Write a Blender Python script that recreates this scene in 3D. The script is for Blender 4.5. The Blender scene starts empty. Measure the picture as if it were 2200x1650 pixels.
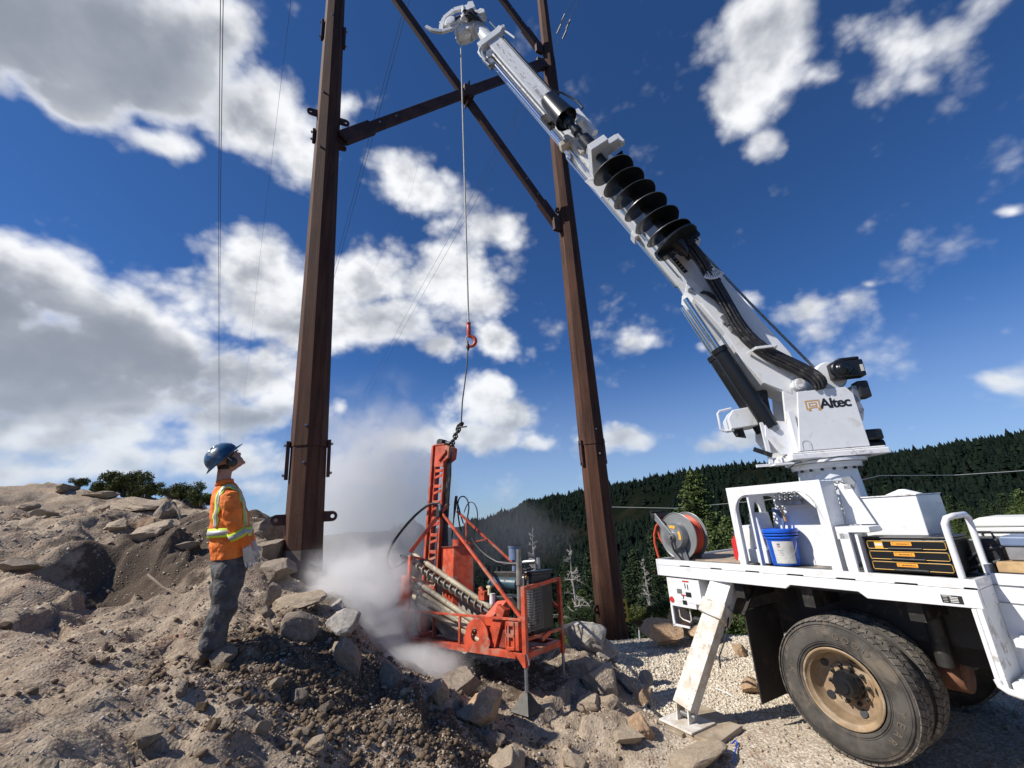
import bpy, bmesh, math, random
import numpy as np
from mathutils import Matrix, Vector, Euler
random.seed(7); np.random.seed(7)
scene = bpy.context.scene
C = scene.collection
rad = math.radians

# ------------------------------------------------------------------ camera
FPX, CXP, CYP = 920.0, 1100.0, 825.0          # focal length and centre in photo pixels (2200 x 1650)
_p, _r = rad(17.3), rad(3.35)
_up = np.array([-math.sin(_r)*math.cos(_p), -math.cos(_r)*math.cos(_p), math.sin(_p)])
_Y = np.array([0, 0, 1.0]) - _up*_up[2]; _Y /= np.linalg.norm(_Y)
_X = np.cross(_Y, _up)
if _X[0] < 0: _X = -_X
RC = np.array([_X, _Y, _up])                   # camera axes (right, down, forward) -> world
CAM = np.array([0, 0, 2.1])
cd = bpy.data.cameras.new('camera'); cam = bpy.data.objects.new('camera', cd); C.objects.link(cam)
cam.matrix_world = Matrix(((RC[0,0], -RC[0,1], -RC[0,2], CAM[0]), (RC[1,0], -RC[1,1], -RC[1,2], CAM[1]),
                           (RC[2,0], -RC[2,1], -RC[2,2], CAM[2]), (0, 0, 0, 1)))
cd.sensor_width = 36.0; cd.lens = 36.0*FPX/2200.0; cd.clip_start = 0.05; cd.clip_end = 12000
scene.camera = cam
def ray(px, py):
    w = RC @ np.array([px-CXP, py-CYP, FPX]); return w/np.linalg.norm(w)
def atY(px, py, Y):
    r = ray(px, py); return CAM + r*(Y/r[1])
def atZ(px, py, Z):
    r = ray(px, py); return CAM + r*((Z-CAM[2])/r[2])

# ------------------------------------------------------------------ colour management
scene.render.engine = 'CYCLES'
scene.view_settings.view_transform = 'Standard'; scene.view_settings.look = 'None'
scene.view_settings.exposure = 0.35; scene.view_settings.gamma = 1.0
scene.view_settings.use_curve_mapping = False
scene.cycles.use_denoising = True
scene.cycles.max_bounces = 8; scene.cycles.diffuse_bounces = 3; scene.cycles.glossy_bounces = 3
scene.cycles.transparent_max_bounces = 8; scene.cycles.volume_bounces = 3
scene.cycles.volume_step_rate = 3.0; scene.cycles.volume_max_steps = 48
scene.cycles.sample_clamp_indirect = 4.0

# ------------------------------------------------------------------ sun
SUN_AZ = rad(-104.0)      # compass angle from +Y towards +X: from the left, a little behind the camera
SUN_EL = rad(43.0)
SD = np.array([math.sin(SUN_AZ)*math.cos(SUN_EL), math.cos(SUN_AZ)*math.cos(SUN_EL), math.sin(SUN_EL)])
sl = bpy.data.lights.new('sun', 'SUN'); sl.energy = 4.6; sl.angle = rad(0.53); sl.color = (1.0, 0.95, 0.87)
so = bpy.data.objects.new('sun', sl); C.objects.link(so)
so.rotation_euler = Vector(SD).to_track_quat('Z', 'Y').to_euler()

# ------------------------------------------------------------------ sky and clouds (world)
SKY_STRENGTH = 0.062
world = bpy.data.worlds.new('World'); scene.world = world; world.use_nodes = True
world.cycles.sampling_method = 'MANUAL'; world.cycles.sample_map_resolution = 512
wt = world.node_tree; wn = wt.nodes; wl = wt.links; wn.clear()
def N(nt, t, **kw):
    n = nt.nodes.new(t)
    for k, v in kw.items(): setattr(n, k, v)
    return n
def mth(nt, op, a, b=None, c=None, clamp=False):
    n = nt.nodes.new('ShaderNodeMath'); n.operation = op; n.use_clamp = clamp
    for i, v in enumerate((a, b, c)):
        if v is None: continue
        if isinstance(v, (int, float)): n.inputs[i].default_value = v
        else: nt.links.new(v, n.inputs[i])
    return n.outputs[0]
def vmt(nt, op, a, b=None, scale=None):
    n = nt.nodes.new('ShaderNodeVectorMath'); n.operation = op
    for i, v in enumerate((a, b)):
        if v is None: continue
        if isinstance(v, (tuple, list)): n.inputs[i].default_value = v
        else: nt.links.new(v, n.inputs[i])
    if scale is not None: n.inputs['Scale'].default_value = scale
    return n.outputs['Value'] if op in ('LENGTH', 'DOT_PRODUCT', 'DISTANCE') else n.outputs[0]
def smooth(nt, v, a, b, lo=0.0, hi=1.0):
    n = nt.nodes.new('ShaderNodeMapRange'); n.interpolation_type = 'SMOOTHSTEP'
    n.inputs['From Min'].default_value = a; n.inputs['From Max'].default_value = b
    n.inputs['To Min'].default_value = lo; n.inputs['To Max'].default_value = hi
    nt.links.new(v, n.inputs['Value']); return n.outputs[0]
def noise(nt, vec, scale, detail=6, rough=0.55, lac=2.0, dist=0.0, dims='3D', out='Fac'):
    n = nt.nodes.new('ShaderNodeTexNoise'); n.noise_dimensions = dims
    n.inputs['Scale'].default_value = scale; n.inputs['Detail'].default_value = detail
    n.inputs['Roughness'].default_value = rough; n.inputs['Lacunarity'].default_value = lac
    n.inputs['Distortion'].default_value = dist
    if vec is not None: nt.links.new(vec, n.inputs['Vector'])
    return n.outputs[out]
def mixc(nt, fac, a, b, mode='MIX'):
    n = nt.nodes.new('ShaderNodeMix'); n.data_type = 'RGBA'; n.blend_type = mode
    for s, v in ((n.inputs[0], fac), (n.inputs[6], a), (n.inputs[7], b)):
        if isinstance(v, (int, float)): s.default_value = v
        elif isinstance(v, (tuple, list)): s.default_value = (*v[:3], 1.0)
        else: nt.links.new(v, s)
    return n.outputs[2]
def blob_field(nt, vec, blobs):
    """largest of many soft ellipses fixed in the sky; each is given by its centre and half axes"""
    cur = None
    for (bx, by, rx, ry, rot, amp) in blobs:
        c = ray(bx, by); ca, sa = math.cos(rad(rot)), math.sin(rad(rot))
        t1 = ray(bx+rx*ca, by+rx*sa) - c; t2 = ray(bx-ry*sa, by+ry*ca) - c
        l1, l2 = np.linalg.norm(t1), np.linalg.norm(t2)
        e1 = t1 - c*t1.dot(c); e1 /= np.linalg.norm(e1); e2 = np.cross(c, e1)
        l2 = max(abs(t2.dot(e2)), l2*0.8)
        eu = Matrix(((e1[0], e2[0], c[0]), (e1[1], e2[1], c[1]), (e1[2], e2[2], c[2]))).to_euler()
        m = nt.nodes.new('ShaderNodeMapping'); m.vector_type = 'TEXTURE'
        m.inputs['Location'].default_value = tuple(c); m.inputs['Rotation'].default_value = eu
        m.inputs['Scale'].default_value = (l1*1.38, l2*1.38, max(l1, l2)*1.6)
        nt.links.new(vec, m.inputs['Vector'])
        g = nt.nodes.new('ShaderNodeTexGradient'); g.gradient_type = 'SPHERICAL'
        nt.links.new(m.outputs[0], g.inputs[0])
        v = mth(nt, 'MULTIPLY', g.outputs['Fac'], amp)
        cur = v if cur is None else mth(nt, 'SMOOTH_MAX', cur, v, 0.15)
    return cur
CLOUDS = [
 (60,50,480,180,6,1.2), (330,150,270,150,5,1.15), (550,250,160,115,20,1.1), (340,320,120,45,10,.85), (150,230,170,60,25,.8), (640,330,100,85,20,.85), (720,230,60,110,70,.6),
 (440,60,140,120,0,.9), (0,670,150,110,0,1.1), (10,580,100,85,20,1.1), (130,630,150,95,30,1.15), (260,710,150,100,30,1.15), (350,770,110,80,20,1.1), (40,760,330,110,0,1.2), (540,810,150,80,30,.95),
 (200,860,380,70,0,.9), (120,900,420,60,0,.7), (600,850,100,90,0,.85), (180,940,480,60,0,.72), (420,985,420,55,0,.68), (90,1020,420,50,0,.62), (560,1040,240,40,0,.45), (520,900,220,50,0,.8),
 (545,570,130,95,0,.95), (590,660,190,90,10,1.0), (680,610,160,80,0,.85), (790,590,120,90,0,.95), (840,690,190,75,5,.9), (700,700,160,70,0,.85),
 (870,365,90,55,20,.9), (920,410,140,62,10,.85), (965,590,150,75,0,.8), (1070,500,105,65,10,.75), (1000,640,120,60,0,.7), (950,740,110,45,0,.7), (1060,735,62,48,0,.85), (960,480,90,40,0,.5),
 (1035,850,80,60,0,.95), (1070,890,120,50,10,.85), (1040,935,140,42,0,.85), (915,945,105,38,0,.75), (1150,950,80,26,0,.6), (790,1030,50,20,0,.4),
 (1340,945,115,34,0,.8), (1270,940,60,28,0,.6), (1610,930,100,36,0,.85), (1545,950,60,22,0,.55), (1690,920,60,30,0,.6),
 (1660,60,110,120,10,.85), (1640,170,110,120,0,.9), (1590,230,95,85,0,.9), (1640,300,60,50,0,.6), (1760,170,190,60,10,.48), (1560,90,60,90,0,.4),
 (1940,110,160,70,10,.62), (2060,80,120,80,-20,.62), (1990,180,60,40,0,.45), (1810,50,130,50,0,.4),
 (1740,660,95,60,10,.72), (1820,645,80,34,5,.55), (1740,710,70,40,0,.6), (1600,645,60,30,0,.5), (1400,735,70,36,0,.55), (1510,750,50,24,0,.55), (1870,612,30,12,0,.35),
 (2185,440,50,22,0,.55), (2160,815,75,34,0,.62), (2170,710,36,18,0,.35), (1960,920,30,10,0,.35), (2190,905,40,16,0,.35), (1310,840,30,14,0,.2),
 (520,490,40,24,0,.42), (390,575,50,20,20,.36), (730,880,26,30,0,.6), (783,950,26,18,0,.45), (1790,470,80,30,0,.08),
 (-700,150,480,170,0,1.15), (-450,850,500,160,0,.95), (-900,600,500,300,0,.7), (2600,500,300,90,0,.5), (2700,150,260,140,0,.5),
]
DARKS = [(120,110,430,190,10,1.0), (330,120,240,120,0,.7), (150,740,330,110,15,1.2), (90,810,460,100,0,1.0), (380,800,160,80,20,.8), (560,345,60,34,0,.35), (250,880,320,50,0,.55),
 (600,700,160,50,10,.45), (860,720,150,40,0,.4), (1060,915,110,25,0,.4), (560,900,200,40,0,.5), (1340,962,90,16,0,.4), (-500,200,600,300,0,.9), (-400,800,500,140,0,.9)]
tcw = N(wt, 'ShaderNodeTexCoord').outputs['Generated']
sky = N(wt, 'ShaderNodeTexSky'); sky.sky_type = 'NISHITA'; sky.sun_disc = False
sky.sun_elevation = SUN_EL; sky.sun_rotation = SUN_AZ
sky.altitude = 2600; sky.air_density = 1.0; sky.dust_density = 0.35; sky.ozone_density = 3.5
stretch = vmt(wt, 'MULTIPLY', tcw, (1.0, 1.0, 1.25))
wcol = noise(wt, stretch, 5.0, 4, 0.5, out='Color')
warp = vmt(wt, 'SCALE', vmt(wt, 'SUBTRACT', wcol, (0.5, 0.5, 0.5)), scale=0.05)
wvec = vmt(wt, 'ADD', tcw, warp)
cov = blob_field(wt, wvec, CLOUDS)
dark = blob_field(wt, wvec, DARKS)
def puffs(vec, scale, det):
    v = N(wt, 'ShaderNodeTexVoronoi'); v.feature = 'F1'; v.inputs['Scale'].default_value = scale
    v.inputs['Detail'].default_value = det; v.inputs['Roughness'].default_value = .55; v.inputs['Lacunarity'].default_value = 2.3
    wl.new(vec, v.inputs['Vector']); return mth(wt, 'SUBTRACT', .52, v.outputs['Distance'])
OFF = tuple(float(c) for c in (np.array([-0.45, 0.05, 0.6])*0.06))
def soft(vec): return noise(wt, vec, 5.0, 8, 0.57, 2.1, 0.0)
n1 = soft(stretch)
def broad(vec): return noise(wt, vec, 7.0, 4, 0.5, 2.1, 0.0)
r1 = broad(stretch); r2 = broad(vmt(wt, 'ADD', stretch, OFF))
f1 = mth(wt, 'ADD', mth(wt, 'MULTIPLY', n1, .86), mth(wt, 'MULTIPLY_ADD', puffs(vmt(wt, 'ADD', stretch, warp), 11.0, 2.0), .24, .05))
dens = mth(wt, 'ADD', mth(wt, 'MULTIPLY', cov, 2.5), mth(wt, 'MULTIPLY', mth(wt, 'SUBTRACT', f1, 0.50), 3.1))
dens = mth(wt, 'MULTIPLY', dens, smooth(wt, cov, 0.0, 0.16))
mask = smooth(wt, dens, 0.14, 1.22)
relief = smooth(wt, mth(wt, 'SUBTRACT', r1, r2), -0.20, 0.16)
edge = smooth(wt, dens, 0.9, 2.4)                      # thick middles of the clouds are greyer than the thin rims
shade = mth(wt, 'MULTIPLY_ADD', relief, 0.50, 0.49)
shade = mth(wt, 'SUBTRACT', shade, mth(wt, 'MULTIPLY', edge, 0.22))
dk = mth(wt, 'MULTIPLY', smooth(wt, dark, 0.0, 0.65), smooth(wt, dens, 0.45, 1.3))
shade = mth(wt, 'MULTIPLY', shade, mth(wt, 'SUBTRACT', 1.0, mth(wt, 'MULTIPLY', dk, 0.68)))
ccol = mixc(wt, smooth(wt, shade, 0.1, 0.95), (0.23, 0.255, 0.305), (0.80, 0.81, 0.825))
ccol = mixc(wt, 1.0, ccol, (1/SKY_STRENGTH,)*3, 'MULTIPLY')
SKYMUL = (0.58, 1.00, 1.46)
scol = mixc(wt, 1.0, sky.outputs[0], SKYMUL, 'MULTIPLY')
allc = mixc(wt, mth(wt, 'MULTIPLY', mask, 0.97), scol, ccol)
sz = N(wt, 'ShaderNodeSeparateXYZ'); wl.new(tcw, sz.inputs[0])
allc = mixc(wt, mth(wt, 'MULTIPLY', smooth(wt, sz.outputs['Z'], 0.36, -0.02), 0.60), allc, tuple(c/SKY_STRENGTH for c in (.33, .40, .50)))
bg = N(wt, 'ShaderNodeBackground'); bg.inputs['Strength'].default_value = SKY_STRENGTH
wl.new(allc, bg.inputs['Color'])
wl.new(bg.outputs[0], N(wt, 'ShaderNodeOutputWorld').inputs['Surface'])
# ------------------------------------------------------------------ helpers
def tag(o, label=None, cat=None, group=None, kind=None):
    if label: o['label'] = label
    if cat: o['category'] = cat
    if group: o['group'] = group
    if kind: o['kind'] = kind
    return o
def frame(o, x, y, z):
    m = Matrix.Identity(4)
    for i, a in enumerate((x, y, z, o)):
        for k in range(3): m[k][i] = float(a[k])
    return m
def empty(name, M, label, cat, group=None):
    e = bpy.data.objects.new(name, None); C.objects.link(e); e.matrix_world = M; e.empty_display_size = .2
    e['mw'] = [x for r in M for x in r]
    return tag(e, label, cat, group)
def mw(o):
    v = o.get('mw')
    return Matrix([v[i*4:i*4+4] for i in range(4)]) if v is not None else Matrix.Identity(4)
def pixl(M, px, py, y0=0.0):
    """point of the plane y = y0 of a frame that the photo shows at (px, py), in that frame's coordinates"""
    o = np.array(M.translation); ax = np.array(M.to_3x3())
    n = ax[:, 1]; r = ray(px, py); P = CAM + r*((n.dot(o)+y0-n.dot(CAM))/n.dot(r)) - o
    q = ax.T @ P; return Vector((q[0], y0, q[2]))
class MB:
    def __init__(s): s.v = []; s.f = []; s.sm = []
    def add(s, vs, fs, smooth=False):
        b = len(s.v); s.v += [Vector(v) for v in vs]; s.f += [tuple(b+i for i in f) for f in fs]; s.sm += [smooth]*len(fs); return s
    def box(s, x0, x1, y0, y1, z0, z1):
        return s.add([(x, y, z) for x in (x0, x1) for y in (y0, y1) for z in (z0, z1)],
                     [(0,1,3,2), (4,6,7,5), (0,4,5,1), (2,3,7,6), (0,2,6,4), (1,5,7,3)])
    def bar(s, a, b, w, h=None, up=(0, 0, 1)):
        """square bar from a to b, w across, h along 'up'"""
        a, b = Vector(a), Vector(b); h = h or w; d = (b-a).normalized(); u = Vector(up)
        if abs(d.dot(u)) > .98: u = Vector((0, 1, 0)) if abs(d.y) < .9 else Vector((1, 0, 0))
        x = d.cross(u).normalized(); u = x.cross(d).normalized(); vs = []
        for p in (a, b):
            for sx, sy in ((-1,-1), (1,-1), (1,1), (-1,1)): vs.append(p + x*sx*w/2 + u*sy*h/2)
        return s.add(vs, [(0,3,2,1), (4,5,6,7), (0,1,5,4), (1,2,6,5), (2,3,7,6), (3,0,4,7)])
    def prism(s, poly, y0, y1, plane='xz'):
        n = len(poly); k = len(s.v)
        def P(p, y): return (p[0], y, p[1]) if plane == 'xz' else ((y, p[0], p[1]) if plane == 'yz' else (p[0], p[1], y))
        vs = [P(p, y0) for p in poly] + [P(p, y1) for p in poly]
        return s.add(vs, [tuple(range(n)), tuple(range(2*n-1, n-1, -1))] + [(i, i+n, (i+1) % n+n, (i+1) % n) for i in range(n)])
    def ring(s, outer, inner, y0, y1, plane='xz'):
        """plate with a hole: outer and inner loops with the same number of points"""
        n = len(outer)
        def P(p, y): return (p[0], y, p[1]) if plane == 'xz' else ((y, p[0], p[1]) if plane == 'yz' else (p[0], p[1], y))
        vs = [P(p, y) for y in (y0, y1) for L in (outer, inner) for p in L]; fs = []
        for i in range(n):
            j = (i+1) % n
            fs += [(i, j, j+n, i+n), (2*n+i, 3*n+i, 3*n+j, 2*n+j), (i, 2*n+i, 2*n+j, j), (n+i, n+j, 3*n+j, 3*n+i)]
        return s.add(vs, fs)
    def cyl(s, a, b, r0, r1=None, n=16, caps=True, smooth=True):
        a, b = Vector(a), Vector(b); r1 = r0 if r1 is None else r1; d = (b-a).normalized()
        u = d.orthogonal().normalized(); w = d.cross(u); vs = []
        for p, r in ((a, r0), (b, r1)):
            vs += [p + (u*math.cos(2*math.pi*i/n) + w*math.sin(2*math.pi*i/n))*r for i in range(n)]
        s.add(vs, [(i, (i+1) % n, (i+1) % n+n, i+n) for i in range(n)], smooth)
        if caps:
            s.add(vs[:n], [tuple(range(n-1, -1, -1))]); s.add(vs[n:], [tuple(range(n))])
        return s
    def lathe(s, o, d, prof, n=24, smooth=True, caps=True):
        """prof: list of (distance along d, radius)"""
        o, d = Vector(o), Vector(d).normalized(); u = d.orthogonal().normalized(); w = d.cross(u); m = len(prof); vs = []
        for t, r in prof: vs += [o + d*t + (u*math.cos(2*math.pi*i/n) + w*math.sin(2*math.pi*i/n))*r for i in range(n)]
        fs = [(k*n+i, k*n+(i+1) % n, (k+1)*n+(i+1) % n, (k+1)*n+i) for k in range(m-1) for i in range(n)]
        s.add(vs, fs, smooth)
        if caps:
            if prof[0][1] > 1e-4: s.add(vs[:n], [tuple(range(n-1, -1, -1))])
            if prof[-1][1] > 1e-4: s.add(vs[-n:], [tuple(range(n))])
        return s
    def tube(s, pts, r, n=8, caps=True, closed=False):
        pts = [Vector(p) for p in pts]; m = len(pts); rr = r if isinstance(r, (list, tuple)) else [r]*m; vs = []; u = None
        for i, p in enumerate(pts):
            if closed: d = (pts[(i+1) % m] - pts[i-1]).normalized()
            else: d = (pts[min(i+1, m-1)] - pts[max(i-1, 0)]).normalized()
            if u is None: u = d.orthogonal().normalized()
            u = (u - d*u.dot(d)); u = u.normalized() if u.length > 1e-6 else d.orthogonal().normalized()
            w = d.cross(u)
            vs += [p + (u*math.cos(2*math.pi*k/n) + w*math.sin(2*math.pi*k/n))*rr[i] for k in range(n)]
        fs = [(i*n+k, i*n+(k+1) % n, (i+1) % m*n+(k+1) % n, (i+1) % m*n+k) for i in range(m if closed else m-1) for k in range(n)]
        if caps and not closed: fs += [tuple(range(n-1, -1, -1)), tuple(range((m-1)*n, m*n))]
        return s.add(vs, fs, True)
    def ell(s, c, r, n=12, m=8, rot=None):
        c = Vector(c); vs = []; R = rot.to_matrix() if rot else Matrix.Identity(3)
        for i in range(1, m):
            a = math.pi*i/m
            for k in range(n):
                b = 2*math.pi*k/n; vs.append(c + R @ Vector((r[0]*math.sin(a)*math.cos(b), r[1]*math.sin(a)*math.sin(b), r[2]*math.cos(a))))
        vs += [c + R @ Vector((0, 0, r[2])), c - R @ Vector((0, 0, r[2]))]; T = len(vs)-2
        fs = [(i*n+k, (i+1)*n+k, (i+1)*n+(k+1) % n, i*n+(k+1) % n) for i in range(m-2) for k in range(n)]
        fs += [(T, k, (k+1) % n) for k in range(n)] + [(T+1, (m-2)*n+(k+1) % n, (m-2)*n+k) for k in range(n)]
        return s.add(vs, fs, True)
    def loft(s, rings, n=16, up=(0, 1, 0)):
        """rings: (centre, r_a, r_b) elliptical sections joined in order; r_b lies along 'up'"""
        m = len(rings); cs = [Vector(r[0]) for r in rings]; vs = []
        for i, (c, ra, rb) in enumerate(rings):
            d = (cs[min(i+1, m-1)] - cs[max(i-1, 0)]).normalized(); b = Vector(up); b = (b - d*b.dot(d)).normalized(); a = d.cross(b)
            vs += [cs[i] + a*math.cos(2*math.pi*k/n)*ra + b*math.sin(2*math.pi*k/n)*rb for k in range(n)]
        fs = [(i*n+k, i*n+(k+1) % n, (i+1)*n+(k+1) % n, (i+1)*n+k) for i in range(m-1) for k in range(n)]
        fs += [tuple(range(n-1, -1, -1)), tuple(range((m-1)*n, m*n))]
        return s.add(vs, fs, True)
    def text(s, txt, size, M, depth=0.002, bold=0.0, space=1.0):
        cu = bpy.data.curves.new('lettering', 'FONT'); cu.body = txt; cu.size = size; cu.extrude = depth; cu.offset = bold; cu.space_character = space
        cu.resolution_u = 3; cu.align_x = 'CENTER'; cu.align_y = 'CENTER'
        ob = bpy.data.objects.new('lettering', cu); C.objects.link(ob)
        dg = bpy.context.evaluated_depsgraph_get(); me = ob.evaluated_get(dg).to_mesh()
        s.add([M @ v.co for v in me.vertices], [tuple(p.vertices) for p in me.polygons])
        bpy.data.objects.remove(ob); bpy.data.curves.remove(cu); return s
    def build(s, name, mat, parent=None, F=None, bevel=0.0, mods=(), fix=True):
        """F: world matrix of the frame the points are given in (default: the parent's own frame)"""
        root = parent
        while root is not None and root.parent is not None: root = root.parent
        vs = s.v
        if F is not None:
            K = (mw(root).inverted() if root is not None else Matrix.Identity(4)) @ F; vs = [K @ v for v in s.v]
        org = Vector((0, 0, 0))
        if parent is None: org = sum(vs, Vector())/len(vs); vs = [v-org for v in vs]
        me = bpy.data.meshes.new(name); me.from_pydata([tuple(v) for v in vs], [], s.f); me.polygons.foreach_set('use_smooth', s.sm)
        me.update()
        if fix:
            bm = bmesh.new(); bm.from_mesh(me); bmesh.ops.recalc_face_normals(bm, faces=bm.faces); bm.to_mesh(me); bm.free()
        if any(s.sm) and not mods: me.set_sharp_from_angle(angle=rad(38))
        me.materials.append(mat)
        o = bpy.data.objects.new(name, me); C.objects.link(o); o.location = org
        if parent is not None: o.parent = parent
        if bevel:
            b = o.modifiers.new('bevel', 'BEVEL'); b.width = bevel; b.segments = 2; b.limit_method = 'ANGLE'; b.angle_limit = rad(40)
        for t, kw in mods:
            md = o.modifiers.new(t.lower(), t)
            for k, v in kw.items(): setattr(md, k, v)
        return o
def np_mesh(name, V, F, mat, smooth=False, kind=None, attrs=None):
    """V (n,3), F (m,3 or 4) arrays -> one object"""
    me = bpy.data.meshes.new(name); me.vertices.add(len(V)); me.vertices.foreach_set('co', np.asarray(V, np.float32).ravel())
    k = F.shape[1]; me.loops.add(F.size); me.loops.foreach_set('vertex_index', np.asarray(F, np.int32).ravel())
    me.polygons.add(len(F)); me.polygons.foreach_set('loop_start', np.arange(0, F.size, k, dtype=np.int32))
    me.polygons.foreach_set('loop_total', np.full(len(F), k, np.int32))
    if smooth: me.polygons.foreach_set('use_smooth', np.ones(len(F), bool))
    for nm, arr in (attrs or {}).items():
        at = me.attributes.new(nm, 'FLOAT', 'POINT'); at.data.foreach_set('value', np.asarray(arr, np.float32))
    me.update(); me.validate(); me.materials.append(mat)
    o = bpy.data.objects.new(name, me); C.objects.link(o)
    if kind: o['kind'] = kind
    return o
def vnoise(x, y, s, seed=0):
    """value noise in numpy"""
    x = np.asarray(x)*s + 137.3*seed; y = np.asarray(y)*s + 71.7*seed
    xi, yi = np.floor(x).astype(int), np.floor(y).astype(int); fx, fy = x-xi, y-yi
    fx = fx*fx*(3-2*fx); fy = fy*fy*(3-2*fy)
    def h(a, b):
        n = (a*374761393 + b*668265263 + seed*974634777) & 0x7fffffff; n = (n ^ (n >> 13))*1274126177 & 0x7fffffff
        return ((n ^ (n >> 16)) & 0xffff)/65535.0
    return (h(xi, yi)*(1-fx)*(1-fy) + h(xi+1, yi)*fx*(1-fy) + h(xi, yi+1)*(1-fx)*fy + h(xi+1, yi+1)*fx*fy)
def fbmn(x, y, s, oct=4, seed=0, gain=.5):
    a, t, n = 1.0, 0.0, 0.0
    for k in range(oct): t = t + a*(vnoise(x, y, s*2**k, seed+k)-.5); n += a; a *= gain
    return t
# ------------------------------------------------------------------ materials
def mat(name, col, rough=.5, metal=0.0, spec=.5, var=0.0, vscale=8.0, bump=0.0, bscale=40.0, dirt=None, dscale=3.0, damt=.5, coat=0.0, col2=None, bdist=.01):
    m = bpy.data.materials.new(name); m.use_nodes = True; nt = m.node_tree; b = nt.nodes['Principled BSDF']
    b.inputs['Roughness'].default_value = rough; b.inputs['Metallic'].default_value = metal
    b.inputs['Specular IOR Level'].default_value = spec; b.inputs['Coat Weight'].default_value = coat
    tc = N(nt, 'ShaderNodeTexCoord').outputs['Object']
    c = None
    if var or col2:
        f = noise(nt, tc, vscale, 6, .6)
        c2 = col2 or tuple(min(1, v*(1-var)) for v in col)
        c = mixc(nt, smooth(nt, f, .35, .65), c2, tuple(min(1, v*(1+var*.5)) for v in col))
    if dirt:
        f = noise(nt, tc, dscale, 9, .68, dist=.6); f = smooth(nt, f, .62-damt*.25, .68-damt*.1)
        c = mixc(nt, mth(nt, 'MULTIPLY', f, min(1, .35+damt)), c if c is not None else col, dirt)
        nt.links.new(mth(nt, 'MULTIPLY_ADD', f, .3, rough, clamp=True), b.inputs['Roughness'])
    if c is None: b.inputs['Base Color'].default_value = (*col, 1)
    else: nt.links.new(c, b.inputs['Base Color'])
    if bump:
        bn = N(nt, 'ShaderNodeBump'); bn.inputs['Strength'].default_value = bump; bn.inputs['Distance'].default_value = bdist
        nt.links.new(noise(nt, tc, bscale, 6, .6), bn.inputs['Height']); nt.links.new(bn.outputs[0], b.inputs['Normal'])
    return m
WHITE = mat('white_paint', (.745, .755, .765), .32, var=.05, vscale=3, dirt=(.55, .52, .47), dscale=6, damt=.2, coat=.2)
WHITE_DIRTY = mat('worn_white_paint', (.66, .635, .59), .6, var=.16, vscale=9, col2=(.50, .43, .34), dirt=(.36, .29, .22), dscale=18, damt=.35, bump=.15, bscale=60)
WHITE_STAIN = mat('white_paint_stained', (.76, .76, .76), .4, dirt=(.33, .30, .26), dscale=9, damt=.45)
GREYMETAL = mat('grey_steel', (.30, .31, .32), .42, .6, var=.2, bump=.1)
DARKSTEEL = mat('dark_steel', (.05, .048, .045), .5, .5, var=.3, dirt=(.16, .12, .09), dscale=9, damt=.3)
CHROME = mat('polished_rod', (.62, .63, .65), .16, 1.0)
BLACK = mat('black_enamel', (.010, .011, .013), .34, spec=.4, coat=.12, dirt=(.06, .055, .05), dscale=5, damt=.15)
BLACKPL = mat('black_plastic', (.018, .018, .019), .45, dirt=(.10, .09, .075), dscale=7, damt=.3)
RUBBER = mat('black_rubber', (.022, .022, .023), .6, dirt=(.12, .10, .08), dscale=6, damt=.35)
def mat_tyre():
    m = mat('tyre_rubber', (.075, .067, .058), .85, var=.45, vscale=5, dirt=(.17, .14, .105), dscale=3.5, damt=.45, bump=.25, bscale=70, bdist=.004); return m
TYRE = mat_tyre()
TREAD = mat('tread_rubber', (.13, .115, .098), .95, var=.4, vscale=14, dirt=(.23, .195, .155), dscale=14, damt=.6, bump=.5, bscale=90, bdist=.004)
LETTER = mat('raised_letter_rubber', (.13, .105, .08), .9)
MUDRIM = mat('mud_coated_rim', (.31, .215, .125), .62, var=.35, vscale=4, dirt=(.42, .33, .23), dscale=5, damt=.4, bump=.15, bscale=50)
MUDFLAP = mat('mud_flap_rubber', (.030, .024, .019), .8, var=.4, vscale=3, dirt=(.10, .075, .05), dscale=3, damt=.35)
ORANGE = mat('red_orange_paint', (.56, .075, .028), .55, var=.35, vscale=7, dirt=(.38, .22, .155), dscale=5, damt=.5, bump=.1, bscale=45)
ORANGE_DARK = mat('oily_red_paint', (.30, .045, .02), .55, var=.4, vscale=8, dirt=(.09, .05, .035), dscale=8, damt=.6)
def mat_rust():
    m = bpy.data.materials.new('weathering_steel'); m.use_nodes = True; nt = m.node_tree; b = nt.nodes['Principled BSDF']
    tc = N(nt, 'ShaderNodeTexCoord').outputs['Object']
    st = vmt(nt, 'MULTIPLY', tc, (9, 9, .55))
    f = noise(nt, st, 1.6, 7, .62); g = noise(nt, tc, 60, 5, .6); h = noise(nt, tc, .8, 3, .5)
    c = mixc(nt, smooth(nt, f, .35, .7), (.040, .017, .011), (.100, .048, .030))
    c = mixc(nt, smooth(nt, g, .5, .75), c, (.125, .064, .042))
    c = mixc(nt, mth(nt, 'MULTIPLY', smooth(nt, h, .45, .7), .5), c, (.13, .055, .030))
    sx = N(nt, 'ShaderNodeSeparateXYZ'); nt.links.new(tc, sx.inputs[0])
    nt.links.new(c, b.inputs['Base Color']); b.inputs['Roughness'].default_value = .78; b.inputs['Specular IOR Level'].default_value = .25
    bn = N(nt, 'ShaderNodeBump'); bn.inputs['Strength'].default_value = .35; bn.inputs['Distance'].default_value = .004
    nt.links.new(g, bn.inputs['Height']); nt.links.new(bn.outputs[0], b.inputs['Normal']); return m
RUST = mat_rust()
RUSTBRACE = mat('weathering_steel_brace', (.065, .026, .018), .7, var=.4, vscale=3, bump=.2)
POLEBASE = mat('below_grade_coating', (.135, .105, .085), .8, var=.3, vscale=3, bump=.2)
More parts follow.
